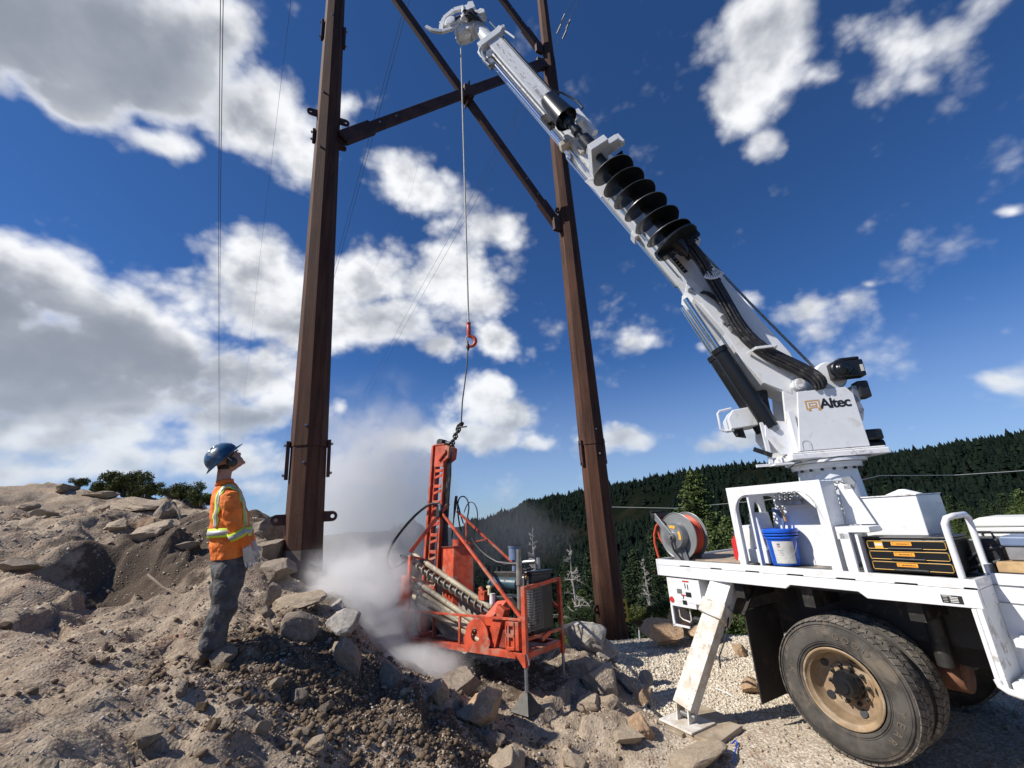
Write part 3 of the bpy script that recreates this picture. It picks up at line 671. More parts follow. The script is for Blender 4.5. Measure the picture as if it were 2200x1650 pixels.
scatter('pad_gravel', 9000, smp_pad, lambda r, n, X, Y: .008*r.lognormal(0, .45, n).clip(.4, 2.6), ROCK_TAN, 16, 'tan gravel on the ground round the truck', 'gravel')
# roots sticking out of the dug bank
ROOTM = mat('bare_root', (.30, .23, .17), .8, var=.3, bump=.3)
def root(pts, Y, r, label):
    P = [Vector(atY(x, y, Y + dy)) for x, y, dy in pts]; m = MB(); n = len(P); m.tube(P, [r*(1-.6*i/n) for i in range(n)], 6)
    tag(m.build('root', ROOTM), label, 'root')
root([(575,1330,0), (590,1370,-.1), (600,1400,-.1), (595,1430,-.15), (612,1440,-.2)], 4.7, .022, 'long bare root hanging in the dark bank right of the man')
root([(560,1345,0), (578,1352,-.05), (600,1345,0), (622,1330,.1)], 4.7, .013, 'thin root across the top of the dark bank')
root([(372,1086,0), (384,1098,-.05), (388,1115,-.05)], 6.9, .022, 'pale peeled root end above the overhang behind the man')
root([(318,1235,0), (350,1262,-.1), (380,1275,-.15), (400,1300,-.2)], 5.6, .016, 'splintered root on the slope behind the man\'s knees')
# ------------------------------------------------------------------ trees and bushes
def leaf_mat(name, a, b_, c_):
    m = bpy.data.materials.new(name); m.use_nodes = True; nt = m.node_tree; b = nt.nodes['Principled BSDF']; b.inputs['Roughness'].default_value = .7; b.inputs['Specular IOR Level'].default_value = .25
    tc = N(nt, 'ShaderNodeTexCoord').outputs['Object']; g = N(nt, 'ShaderNodeNewGeometry').outputs['Random Per Island']
    f = noise(nt, tc, 1.6, 4, .6)
    c = mixc(nt, g, a, b_); c = mixc(nt, smooth(nt, f, .5, .7), c, c_); nt.links.new(c, b.inputs['Base Color'])
    return m
NEEDLE = leaf_mat('conifer_needles', (.040, .070, .020), (.105, .135, .036), (.145, .15, .042))
NEEDLE_D = leaf_mat('dark_conifer_needles', (.020, .038, .016), (.045, .068, .024), (.065, .08, .03))
JUNIPER = leaf_mat('juniper_leaves', (.05, .07, .022), (.11, .125, .036), (.15, .13, .04))
BARK = mat('bark', (.13, .095, .07), .9, var=.3, bump=.4)
DEADWOOD = mat('bleached_dead_wood', (.33, .31, .29), .85, var=.2)
def tufts(centres, size, per, rs, flat=.5, tri=True):
    """small needle clumps: per triangles round each centre"""
    n = len(centres); c = np.repeat(centres, per, 0); s = np.repeat(size, per) if np.ndim(size) else np.full(n*per, size)
    c = c + rs.normal(size=c.shape)*s[:, None]*.75*np.array([1, 1, flat])
    d = rs.normal(size=(len(c), 3)); d /= np.linalg.norm(d, axis=1)[:, None]; e = rs.normal(size=(len(c), 3)); e -= d*(e*d).sum(1)[:, None]; e /= np.linalg.norm(e, axis=1)[:, None]
    w = s[:, None]*rs.uniform(.5, 1.0, (len(c), 1)); V = np.stack([c - d*w*.9, c + e*w*.38, c + d*w*.9, c - e*w*.38], 1).reshape(-1, 3)
    return V, np.arange(len(V)).reshape(-1, 4)
def conifer_mesh(seed, H=1.0, R=.22, dens=1.0, size=.02, bare=.08, lean=0, per=7):
    rs = np.random.RandomState(seed); cs = []; sz = []; z = bare
    limbs = []
    while z < .985:
        t = (z-bare)/(1-bare); r = R*(1-t)**.8*(.75+.5*rs.rand())*(1 if t > .12 else .6+t*3.3) + .012
        k = max(3, int((7+5*(1-t))*dens)); a0 = rs.uniform(0, 6.28)
        for i in range(k):
            a = a0 + 6.28*i/k + rs.normal()*.35; rr = r*rs.uniform(.55, 1.15); droop = -.10*rr/R*.35; m = max(2, int(rr/size*1.0))
            for j in range(m):
                u = (j+.6)/m; p = np.array([math.cos(a)*rr*u, math.sin(a)*rr*u, z + droop*u + .05*u*u*rr]); cs.append(p + rs.normal(size=3)*size*.5); sz.append(size*(1.15-.45*u))
            limbs.append((z, a, rr*.9, droop))
        z += rs.uniform(.018, .034)*(1.1-.3*t)/max(dens, .6)
    V, F = tufts(np.array(cs), np.array(sz), per, rs); return V*H, F, limbs
def make_tree(seed, matl, H, R, **kw):
    V, F, limbs = conifer_mesh(seed, 1.0, R, **kw); crown = np_mesh('crown', V, F, matl); tr = MB(); tr.tube([(0, 0, -.05), (0, 0, .3), (.004, 0, .7), (0, 0, .98)], [.016, .013, .008, .002], 8)
    for z, a, r, dr in limbs[::3]: tr.tube([(0, 0, z), (math.cos(a)*r*.5, math.sin(a)*r*.5, z+dr*.4), (math.cos(a)*r, math.sin(a)*r, z+dr)], [.004, .0025, .001], 4, caps=False)
    e = bpy.data.objects.new('conifer', None); C.objects.link(e); t = tr.build('trunk', BARK, e, fix=False); crown.parent = e
    return e
def dup(root, loc, rotz, sc, label, cat, group=None, first=[None]):
    r = root.copy(); C.objects.link(r); r.location = loc; r.rotation_euler = (0, 0, rotz); r.scale = (sc, sc, sc) if np.ndim(sc) == 0 else sc
    for ch in root.children:
        c = ch.copy(); C.objects.link(c); c.parent = r
    tag(r, label, cat, group); return r
protos = [make_tree(21, NEEDLE, 1, .25, size=.016, per=9, dens=1.15), make_tree(22, NEEDLE_D, 1, .17, size=.017), make_tree(23, NEEDLE, 1, .30, size=.021, dens=1.0), make_tree(24, NEEDLE_D, 1, .22, size=.019)]
used_proto = set()
def plant(px, py_top, py_base, Y, k, label, group=None, wide=1.0, name='pine_tree'):
    T, Bq = atY(px, py_top, Y), atY(px, py_base, Y); h = T[2]-Bq[2]; Bq = np.array([T[0], T[1], Bq[2]])
    if k not in used_proto:
        r = protos[k]; used_proto.add(k); r.location = tuple(Bq); r.rotation_euler = (0, 0, px*.7); r.scale = (h*wide, h*wide, h); tag(r, label, 'tree', group)
    else: r = dup(protos[k], tuple(Bq), px*.7, (h*wide, h*wide, h), label, 'tree', group)
    r.name = name; return r
plant(1487, 1008, 1420, 24, 0, 'tall sunlit pine tree rising behind the red hose reel', wide=1.25)
plant(1560, 1105, 1420, 22, 2, 'bushy pine behind the open platform frame of the truck')
plant(1530, 1140, 1420, 20, 2, 'smaller pine at the foot of the tall sunlit pine')
plant(1440, 1170, 1430, 27, 3, 'slim pine just left of the tall sunlit pine')
plant(1618, 1070, 1420, 34, 1, 'dark pine seen through the platform opening')
L_MID = ['slim dark conifer nearest the right edge of the drill rig cage', 'dark conifer between the dead tree and the rig cage', 'narrow conifer rising behind the bleached dead tree', 'dark conifer behind the radiator of the drill rig', 'conifer touching the left side of the right steel pole', 'broad conifer right of the right steel pole, the tallest there', 'sunlit conifer hugging the right side of the right pole', 'dark conifer midway between right pole and hose reel', 'wide conifer left of the hanging red hose', 'sunlit conifer below the end of the hanging red hose', 'low conifer left of the white control panel', 'low broad conifer behind the rear step frame', 'dark conifer behind the control panel box', 'sunlit low conifer between control panel and outrigger', 'slim conifer just right of the foot of the right pole', 'broad low conifer at the foot of the dead tree', "small sunlit conifer right of the rig's rear leg", 'thin dark conifer seen through the rig engine', 'dark conifer directly behind the right steel pole', 'far slim conifer left of the hose reel top']
L_FAR = ['sunlit-edged conifer right beside the white tool box', 'dark conifer just above the black tool chest', 'slim valley conifer framed by the grab rail', 'dark valley conifer right of the grab rail top', "tall valley conifer above the cooler's left corner", 'broad conifer behind the middle of the cooler', 'far conifer above the cooler lid near the picture edge', 'bright conifer cut by the right picture edge', 'bushy conifer inside the grab rail loop', 'low dark conifer touching the cooler lid corner', "wide conifer behind the cooler's right half", 'small bright conifer at the right leg of the grab rail', 'thin far conifer behind the white tool box', 'thin far conifer beside the turret pedestal']
MID = [(1215,1190,1400,17,1),(1238,1215,1420,16,3),(1262,1180,1420,22,1),(1180,1240,1420,20,3),(1285,1225,1420,15,3),(1360,1180,1420,20,3),(1345,1225,1420,15,3),(1385,1205,1420,17,3),
       (1410,1235,1420,14,3),(1440,1255,1420,15,1),(1375,1285,1430,12,3),(1415,1295,1430,12,3),(1470,1270,1430,13,3),(1500,1285,1430,13,0),(1330,1250,1425,14,1),(1250,1265,1425,13,2),(1225,1290,1430,12,0),
       (1160,1260,1430,18,1),(1300,1170,1420,26,3),(1400,1130,1400,32,1)]
for i, (px, a, b, Y, k) in enumerate(MID): plant(px, a, b, Y*1.15, k, L_MID[i], 'conifers on the slope beyond the pad', wide=1.25)
FARR = [(2035,1065,1200,40,3),(2015,1080,1200,34,2),(2060,1075,1200,46,1),(2085,1088,1200,40,3),(2110,1070,1200,60,1),(2150,1060,1200,55,3),(2185,1050,1200,48,2),(2200,1085,1200,36,0),(2050,1110,1200,26,2),(2130,1080,1200,38,3),(2170,1100,1200,30,2),(2075,1120,1200,24,0),(1975,1050,1150,50,1),(1900,1040,1150,60,1)]
for i, (px, a, b, Y, k) in enumerate(FARR): plant(px, a, b, Y, k, L_FAR[i], 'conifers in the valley beyond the truck', wide=1.3)
# bare dead tree in front of the green slope
def dead_tree(px, top, base, Y, seed, label, spread=.34):
    rs = np.random.RandomState(seed); T, B = atY(px, top, Y), atY(px, base, Y); h = T[2]-B[2]; e = empty('dead_tree', Matrix.Translation(Vector(B)), label, 'dead tree')
    t = MB(); t.tube([(0, 0, -.3), (.02*h, 0, h*.4), (0, .01*h, h*.75), (.01*h, 0, h)], [.035*h*.5, .012*h, .007*h, .002*h], 7); t.build('trunk', DEADWOOD, e)
    for i in range(34):
        z = h*rs.uniform(.25, .95); a = rs.uniform(0, 6.28); r = h*spread*rs.uniform(.4, 1)*(1.15-z/h); m = MB(); pts = []; p = Vector((0, 0, z)); d = Vector((math.cos(a), math.sin(a), rs.uniform(-.1, .35)))
        for k in range(6): pts.append(p.copy()); p += d*r/6; d += Vector(rs.normal(size=3)*.22)
        m.tube(pts, [.006*h*(1-.15*k) for k in range(6)], 4, caps=False)
        for k in (2, 3, 4):
            q = Vector(pts[k]); d2 = (d + Vector(rs.normal(size=3)*.8)).normalized()*r*.3; m.tube([q, q+d2*.5+Vector((0, 0, .02*h)), q+d2], [.003*h, .002*h, .001*h], 3, caps=False)
        m.build('branch', DEADWOOD, e, fix=False)
dead_tree(1243, 1170, 1400, 11, 5, 'bleached leafless tree between the rig cage and the right steel pole')
dead_tree(1155, 1130, 1330, 12, 9, 'small leafless tree showing above the engine of the drill rig', .25)
dead_tree(1400, 1195, 1340, 16, 12, 'thin bare twigs beside the hanging end of the red hose', .3)
# junipers on the left ridge
def bush(px, py, Y, w, h, seed, label, m=JUNIPER, n=260, name='juniper_bush'):
    n = int(n*1.9); py = py+7; rs = np.random.RandomState(seed); P = atY(px, py, Y); e = empty(name, Matrix.Translation(Vector(P)), label, 'bush'); cs = []; st = MB()
    lobes = [(rs.uniform(-.42, .42)*w, rs.uniform(-.3, .3)*w*.6, rs.uniform(.25, .8)*h) for _ in range(26)]
    for lx, ly, lz in lobes:
        st.tube([(lx*.15, ly*.15, -.1*h), (lx*.55, ly*.5, lz*.5), (lx, ly, lz)], [.02*w, .012*w, .004*w], 5, caps=False)
        lr = rs.uniform(.11, .18)*w; q = rs.normal(size=(int(n/15), 3)); q /= np.linalg.norm(q, axis=1)[:, None]; q *= rs.uniform(.45, 1.0, (len(q), 1))*lr; q[:, 2] *= .7; cs.append(q + np.array([lx, ly, lz]))
    V, F = tufts(np.concatenate(cs), .030*w**.5*.9, 12, rs, 1.0); o = np_mesh('foliage', V, F, m); o.parent = e; st.build('stem', BARK, e, fix=False)
bush(270, 1055, 8.2, .85, .46, 1, 'largest juniper bush, in the middle of the ridge crest', n=420)
bush(222, 1056, 8.4, .50, .26, 2, 'low juniper spreading left of the largest bush')
bush(312, 1066, 8.1, .55, .34, 3, 'rounded juniper right of the largest bush')
bush(385, 1074, 7.9, .75, .36, 4, 'wide juniper nearest the man\'s back')
bush(428, 1082, 7.8, .40, .25, 5, 'small juniper half hidden behind the man')
bush(168, 1040, 8.4, .32, .20, 6, 'tiny windblown juniper standing alone at the left', n=110)
bush(1440, 1330, 9.2, .8, .45, 7, 'leafy shrub behind the orange boulders', n=300)
bush(1520, 1325, 9.4, .8, .42, 8, 'leafy shrub behind the outrigger leg', n=300)
bush(1375, 1335, 9.6, .6, .35, 10, 'low shrub right of the foot of the right pole', n=220)
bush(1260, 1345, 9.8, .8, .4, 11, 'low shrub left of the foot of the right pole', NEEDLE_D, n=260)
# the forest on the far hills: one mass
rs = np.random.RandomState(77)
def forest(n, az0, az1, r0, r1, h0, h1, seed, name, label, m, power=1.0, jag=1):
    rs = np.random.RandomState(seed); az = rs.uniform(rad(az0), rad(az1), n); R = r0 + (r1-r0)*rs.uniform(0, 1, n)**power; X, Y = R*np.sin(az), R*np.cos(az); Z = h_far(X, Y)
    dn = fbmn(X, Y, .012, 3, 21); k = dn > -.30 + .2*rs.uniform(-1, 1, n); X, Y, Z = X[k], Y[k], Z[k]; n = len(X)
    h = rs.uniform(h0, h1, n)*rs.lognormal(-.08, .24, n).clip(.4, 1.7); w = h**.6*rs.uniform(.5, 1.0, n); tiers = [(-.02, .9, .45), (.25, .85, .72), (.5, .55, 1.0)]
    Vs, Fs = [], []; b = 0
    for (z0, rr, z1) in tiers:
        a = rs.uniform(0, 6.28, n)[:, None] + np.arange(6)[None]*6.28/6; rad_ = w[:, None]*rr*rs.uniform(.55, 1.25, (n, 6))
        V = np.stack([X[:, None]+np.cos(a)*rad_, Y[:, None]+np.sin(a)*rad_, (Z+h*z0)[:, None]+h[:, None]*rs.uniform(-.06, .06, (n, 6))], -1)
        ap = np.stack([X+w*rs.uniform(-.2, .2, n), Y, Z+h*z1], -1)[:, None]; V = np.concatenate([V, ap], 1).reshape(-1, 3)
        i = (np.arange(n)*7)[:, None]; j = np.arange(6)[None]; F = np.stack([i+j, i+(j+1) % 6, np.broadcast_to(i+6, (n, 6))], -1).reshape(-1, 3)+b
        Vs.append(V); Fs.append(F); b += len(V)
    return tag(np_mesh(name, np.concatenate(Vs), np.concatenate(Fs), m, False, 'stuff'), label, 'forest')
FORESTM = leaf_mat('far_forest', (.0035, .0075, .0075), (.009, .016, .012), (.024, .027, .013))
FORESTM.node_tree.nodes['Principled BSDF'].inputs['Specular IOR Level'].default_value = 0.0
forest(46000, -16, 64, 190, 780, 4.5, 8.5, 31, 'far_forest', 'dark conifer forest covering the far hill', FORESTM, .8)
forest(6500, -14, 62, 60, 260, 4.5, 9, 32, 'valley_forest', 'conifers filling the valley below the pad', FORESTM, .9)
# ------------------------------------------------------------------ steel H-frame structure
LPX, LPY, RPX, RPY = -3.11, 6.5, 1.60, 9.0
_hx = Vector((RPX-LPX, RPY-LPY, 0)); HLEN = _hx.length; _hx.normalize(); _hy = Vector((0, 0, 1)).cross(_hx)
HF = frame((LPX, LPY, 0), _hx, _hy, (0, 0, 1))
hs = empty('steel_h_frame', HF, 'rust brown weathering steel H-frame with two tall poles joined by crossed braces', 'power line structure')
def octo(r, rot): return [(r*math.cos(rot+rad(45)*k), r*math.sin(rot+rad(45)*k)) for k in range(8)]
def pole_r(z): return .266 - .0078*(z-1.3)
def XC(x0, z): return x0 - (.0235*(z-1.3) if x0 == 0 else 0.0)      # the left pole leans slightly outwards
def make_pole(x0, rot, zb, label, zsp, zbase, rr=1.0):
    def sect(m, z0, z1, ex=0.0):
        a, b = octo(pole_r(z0)*rr+ex, rot), octo(pole_r(z1)*rr+ex, rot)
        m.add([(x0+p[0], p[1], z0) for p in a]+[(x0+p[0], p[1], z1) for p in b], [(k, (k+1) % 8, (k+1) % 8+8, k+8) for k in range(8)]+[tuple(range(7, -1, -1)), tuple(range(8, 16))]); return m
    m = MB(); sect(m, zbase, zsp[0]); sect(m, zsp[0]+.004, zsp[1], .012); sect(m, zsp[1]+.004, 19, 0.0)
    p = m.build('pole', RUST, hs); tag(p, label)
    sect(MB(), zb, zbase-.004, .004).build('pole_foot', POLEBASE, p)
    return p
def plate_with_hole(m, cx, cz, w, h, y0, y1, hr, side=1):
    """rounded lifting lug sticking out sideways by w"""
    n = 16; out = []; inn = []
    for k in range(n):
        a = 2*math.pi*k/n; ca, sa = math.cos(a), math.sin(a); ox = cx + side*(w*.5 + w*.5*ca) if ca > 0 else cx + side*w*.5*(1+ca)
        out.append((ox if ca*side != 0 else cx+side*w*.5, cz + h*.5*max(-1, min(1, sa*1.25)))); inn.append((cx+side*(w*.62)+hr*ca*side, cz+hr*sa))
    return m.ring(out, inn, y0, y1)
camang = lambda x, y: math.atan2(-y, -x)
_hang = math.atan2(_hx.y, _hx.x)
# camera direction in the frame of the structure, then edges offset as in the photo
pL = make_pole(0, camang(LPX, LPY)-_hang-rad(5), -.2, 'near left pole, its camera side in deep shade', (pixl(HF, 650, 962).z, 13.2), pixl(HF, 650, 1180).z)
pR = make_pole(HLEN, camang(RPX, RPY)-_hang+rad(16), -3.5, 'far right pole with a yellow sign plate near its foot', (pixl(HF, 1260, 957).z, 14.6), -3.0, 1.05)
def bolts(parent, pts):
    for p, d in pts:
        p, d = Vector(p), Vector(d); MB().cyl(p, p+d*.035, .02, n=8).build('bolt', GREYMETAL, parent)
cL = Vector((math.cos(camang(LPX, LPY)-_hang), math.sin(camang(LPX, LPY)-_hang), 0)); sL = Vector((-cL.y, cL.x, 0))
cR = Vector((math.cos(camang(RPX, RPY)-_hang), math.sin(camang(RPX, RPY)-_hang), 0))
def on_pole(px, py, x0, rr=1.0):
    q = pixl(HF, px, py, 0); c = cL if x0 == 0 else cR; sL = Vector((-c.y, c.x, 0)); o = Vector((x0, 0, q.z)); off = (q.x-XC(x0, q.z))
    rp = pole_r(q.z)*rr; s = sL if sL.x > 0 else -sL; k = max(-.95, min(.95, off/ s.x / rp)); return o + s*k*rp + c*math.sqrt(max(.02, 1-k*k))*rp*.93, c
bolts(pL, [on_pole(657, 920, 0), on_pole(652, 997, 0), on_pole(716, 6, 0), on_pole(714, 50, 0), on_pole(688, 330, 0), on_pole(695, 213, 0)])
bolts(pR, [on_pole(1276, 927, HLEN), on_pole(1283, 978, HLEN), on_pole(1170, 300, HLEN)])
# splice straps and lifting lugs either side of the poles
def strap(parent, x0, side, py0, py1, rr=1.0, w=.05):
    s = (sL if sL.x > 0 else -sL)*side; z0, z1 = pixl(HF, 680 if x0 == 0 else 1270, py1).z, pixl(HF, 680 if x0 == 0 else 1270, py0).z
    r = pole_r(z0)*rr; a = Vector((x0, 0, z0)) + s*(r+.03); b = Vector((x0, 0, z1)) + s*(r+.03)
    MB().bar(a, b, .10, .05, up=s).build('splice_strap', RUSTBRACE, parent, bevel=.006)
    bolts(parent, [(a + s*.02 + Vector((0, 0, .06)), s), (b + s*.02 - Vector((0, 0, .06)), s)])
strap(pL, 0, -1, 950, 1030); strap(pL, 0, 1, 945, 1025); strap(pL, 0, -1, 38, 78); strap(pL, 0, 1, 38, 80); strap(pL, 0, -1, 280, 306)
strap(pR, HLEN, -1, 947, 1000); strap(pR, HLEN, 1, 942, 997)
def lug(parent, x0, side, px, py, L=.20, hh=.15, rr=1.0):
    z = pixl(HF, px, py).z; s = (sL if sL.x > 0 else -sL)*side; r = pole_r(z)*rr*.93; F = frame((0, 0, 0), s, s.cross(Vector((0, 0, 1)))*-1, (0, 0, 1))
    n = 20; out, inn = [], []
    for k in range(n):
        a = 2*math.pi*k/n; ca, sa = math.cos(a), math.sin(a)
        out.append((r + L - hh*.5 + hh*.5*ca, hh*.5*sa) if ca > 0 else (r - .02 + (L-hh*.5)*(1+ca*1.0)*.999, hh*.5*(1 if sa > 0 else -1) if abs(ca) > .2 else hh*.5*sa)); inn.append((r + L - hh*.45 + .028*ca, .028*sa))
    m = MB(); m.ring(out, inn, -.016, .016); m.v = [Vector((x0, 0, z)) + s*v.x + (sL.cross(Vector((0,0,1))) if 0 else Vector((-s.y, s.x, 0)))*v.y + Vector((0, 0, v.z)) for v in m.v]
    m.build('lifting_lug', RUSTBRACE, parent)
lug(pL, 0, -1, 610, 1117); lug(pL, 0, 1, 708, 1109); lug(pL, 0, -1, 676, 241); lug(pL, 0, 1, 738, 264); lug(pR, HLEN, -1, 1293, 1308, .12, .16); lug(pR, HLEN, -1, 1200, 452, .12, .16); lug(pL, 0, 1, 738, 320, .16, .12)
# yellow sign plate on the right pole, raised characters as dark bars
q, c = on_pole(1331, 1305, HLEN); q = q + c*.035
c = cR; s = Vector((-cR.y, cR.x, 0)); s = s if s.x > 0 else -s
sg = MB(); sg.add([q + s*a*.055 + Vector((0, 0, b*.19)) + c*d for d in (0, .008) for a, b in ((-1,-1), (1,-1), (1,1), (-1,1))], [(0,3,2,1), (4,5,6,7), (0,1,5,4), (1,2,6,5), (2,3,7,6), (3,0,4,7)])
sgo = sg.build('sign_plate', YELLOWSIGN, pR)
m = MB(); MR = frame(q + c*.012, Vector((0, 0, -1)), s, c)
for b0, b1, w0 in ((.06,.13,.022), (-.02,.02,.018), (-.13,-.05,.022)):      # three dark marks, too small to read in the photo
    m.add([q + s*a_*w0 + Vector((0, 0, b_)) + c*d_ for d_ in (.009, .0105) for a_, b_ in ((-1,b0), (1,b0), (1,b1), (-1,b1))], [(0,3,2,1), (4,5,6,7), (0,1,5,4), (1,2,6,5), (2,3,7,6), (3,0,4,7)])
m.build('dark_marks', INK, sgo, fix=False)
# crossed braces: square tube with flange plates at the ends
xc = pixl(HF, 1004, 203)
BY = 0.0
def brace(a, b, w, label=None, y=0.0):
    A, B = Vector((a.x, y, a.z)), Vector((b.x, y, b.z)); m = MB(); m.bar(A, B, w*.55, w, up=(0, 0, 1)); o = m.build('brace', RUSTBRACE, hs, bevel=.01)
    if label: tag(o, label)
    d = (B-A).normalized()
    for P, k in ((A, 1), (B, -1)):
        MB().bar(P + d*k*.02, P + d*k*.75, w*.68, w*1.22).build('end_clamp', RUSTBRACE, o)
        for t in (.95, 1.4):
            for sy in (-1,): MB().cyl(P + d*k*t + Vector((0, sy*w*.28, 0)), P + d*k*t + Vector((0, sy*w*.28-.03, 0)), .022, n=8).build('bolt', GREYMETAL, o)
    return o
a1 = pixl(HF, 742, 307); b1 = pixl(HF, 1172, 138); b2 = pixl(HF, 1215, 487); a2 = pixl(HF, 850, 0)
a1 = Vector((XC(0, a1.z)+.25, 0, a1.z)); b2 = Vector((HLEN-.2, 0, b2.z)); sl2 = (xc.z-b2.z)/(xc.x-b2.x); a2 = Vector((-.05, 0, xc.z + sl2*(-.05-xc.x)))
sl1 = (xc.z-a1.z)/(xc.x-a1.x); b1 = Vector((HLEN-.2, 0, a1.z + sl1*(HLEN-.2-a1.x)))
brace(a1, b1, .205, 'brace rising to the right between the poles', y=-.075); brace(a2, b2, .205, 'brace falling to the right between the poles', y=.085)
u1 = pixl(HF, 1168, 108); u0 = pixl(HF, 1085, 0); u1 = Vector((HLEN-.2, 0, u1.z)); sl3 = (u1.z-u0.z)/(u1.x-u0.x); brace(Vector((.25, 0, u1.z+sl3*(.25-u1.x))), u1, .205, 'upper brace reaching the right pole', y=.05)
MB().box(xc.x-.13, xc.x+.13, -.15, .17, xc.z-.15, xc.z+.15).build('cross_clamp', RUSTBRACE, hs, bevel=.02)
MB().box(xc.x-.015, xc.x+.015, -.16, .18, xc.z-.26, xc.z+.26).build('cross_plate', RUSTBRACE, hs)
for zz in (a1.z, ): MB().box(XC(0, a1.z)+.17, XC(0, a1.z)+.33, -.05, .05, zz-.16, zz+.16).build('gusset', RUSTBRACE, hs, bevel=.02)
for zz in (b2.z, b1.z, u1.z): MB().box(HLEN-.42, HLEN-.2, -.05, .05, zz-.2, zz+.2).build('gusset', RUSTBRACE, hs, bevel=.02)
for o_ in [pL]+[c_ for c_ in pL.children]:
    for v_ in o_.data.vertices: v_.co.x -= .0235*(v_.co.z-1.3)
# overhead conductors
def wire(pts, r, label, m=WIRE, group='overhead line wires'):
    P = [Vector(atY(x, y, Y)) for x, y, Y in pts]; Q = []
    for i in range(len(P)-1):
        for k in range(6): Q.append(P[i].lerp(P[i+1], k/6))
    Q.append(P[-1]); return tag(MB().tube(Q, r, 5, caps=False).build('power_line_wire', m, fix=False), label, 'wire', group)
wire([(474,-30,9),(470,400,16),(469,700,34),(471,957,90)], .013, 'left cable of the dark pair descending behind the man\'s hard hat')
wire([(480,-30,9),(474,400,16),(472,700,34),(473,957,90)], .013, 'right cable of the dark pair descending behind the man\'s hard hat')
wire([(629,-30,12),(595,250,20),(560,540,38),(516,930,130)], .008, 'single faint wire between the dark pair and the left pole')
wire([(880,-30,14),(800,270,20),(722,560,30),(640,850,60),(568,1110,220)], .012, 'thin wire crossing behind the left pole, the left one of two')
wire([(888,-30,14),(806,275,20),(726,568,30),(645,850,60),(573,1112,220)], .012, 'thin wire crossing behind the left pole, the right one of two')
wire([(1228,0,16),(1117,226,22),(1010,430,30),(870,680,50),(712,980,150)], .013, 'upper one of the paired wires passing behind the boom', WIREPALE)
wire([(1243,0,16),(1125,238,22),(1018,440,30),(878,686,50),(718,984,150)], .013, 'lower one of the paired wires passing behind the boom', WIREPALE)
for bx, by, lb in ((1214,30,'upper damper on the upper paired wire'), (1206,52,'lower damper on the upper paired wire'), (1226,42,'upper damper on the lower paired wire'), (1218,64,'lower damper on the lower paired wire')):
    P, Q = Vector(atY(bx, by, 16.8)), Vector(atY(bx-9, by+20, 17.2)); tag(MB().cyl(P, Q, .045, n=10).build('wire_damper', WIREPALE), 'pale '+lb+' at the top edge', 'damper', 'dampers on the paired wires')
wire([(905,330,60),(880,420,70),(795,600,110)], .01, 'hair-thin wire in front of the middle cloud')
wire([(1848,1032,60),(1890,1022,70),(2050,1021,75),(2220,1010,70)], .055, 'pale wire strung across the dark valley at the right', WIREPALE)
wire([(1284,1160,150),(1288,1087,124),(1300,1089,120),(1450,1092,110),(1640,1075,100),(1850,1045,90)], .06, 'pale distant wire over the dark hillside', WIREPALE)
# ------------------------------------------------------------------ digger truck
TYAW = rad(30.5)
_fw = Vector((math.sin(TYAW), -math.cos(TYAW), 0)); _aw = Vector((math.cos(TYAW), math.sin(TYAW), 0))
TO = Vector((2.668, 4.336, 0)); TF = frame(TO, _fw, _aw, (0, 0, 1))
def t7(x, y): return (1380+x/2.683, 1200+y/2.683)
def t5(x, y): return (1380+x/4.714, 1000+y/4.714)
def t6(x, y): return (1700+x/4.124, 1000+y/4.124)
truck = empty('digger_truck', TF, 'white utility truck with raised digger boom, its rear wheels and deck facing the camera', 'truck')
def TP(q, y=0.0): return pixl(TF, q[0], q[1], y)
# deck: two side strips with hinge slots, floor, rear and front panels
sl_ = []
for a, b in (((380,1035),(485,1042)), ((690,1060),(810,1072)), ((1045,1092),(1190,1105)), ((1465,1128),(1640,1140))): sl_.append((TP(t5(*a)).x, TP(t5(*b)).x))
for a, b in (((400,1025),(580,1042)), ((920,1070),(1135,1087)), ((1530,1106),(1660,1110))): sl_.append((TP(t6(*a)).x, TP(t6(*b)).x))
poly = [(-1.86, 1.424)]
for a, b in sl_: poly += [(a, 1.424), (a+.004, 1.436), (b-.004, 1.436), (b, 1.424)]
poly += [(1.09, 1.424), (1.09, 1.49), (-1.86, 1.49)]
MB().prism(poly, 0, .035).build('side_strip', WHITE, truck, bevel=.004)
MB().prism([(-1.86,1.30), (-.285,1.30), (-.235,1.336), (.33,1.336), (.385,1.29), (1.085,1.30), (1.085,1.42), (-1.86,1.42)], 0, .04).build('side_skirt', WHITE, truck, bevel=.004)
MB().box(-1.85, 1.08, .042, .07, 1.31, 1.47).build('deck_beam', DARKSTEEL, truck)
deck = MB().box(-1.855, 1.08, .07, 2.35, 1.43, 1.46).build('deck_floor', DECKM, truck)
# deck planks worn bare, laid along the deck behind the frame
for i in range(7): MB().box(-1.8, -.9, .30+i*.19, .48+i*.19, 1.462, 1.474).build('plank', WOODBLOCK, deck)
MB().box(-1.885, -1.862, 0, 2.38, 1.30, 1.49).build('rear_panel', WHITE, truck, bevel=.004)
MB().box(-1.8, 3.2, .75, .98, .82, 1.12).build('chassis_rail', DARKSTEEL, truck); MB().box(-1.8, 3.2, 1.5, 1.73, .82, 1.12).build('chassis_rail', DARKSTEEL, truck)
for x in (-1.5, -.9, -.2, .6, 1.4): MB().box(x, x+.1, .1, 2.3, 1.14, 1.425).build('cross_member', DARKSTEEL, truck)
MB().box(-.5, .9, .55, 2.0, .9, 1.28).build('deck_underframe', BLACKPL, truck)
MB().cyl((0, .3, .56), (0, 2.2, .56), .075).lathe((0, 1.2, .56), (0, 1, 0), [(-.22,.08), (-.12,.2), (0,.24), (.12,.2), (.22,.08)]).build('rear_axle', DARKSTEEL, truck)
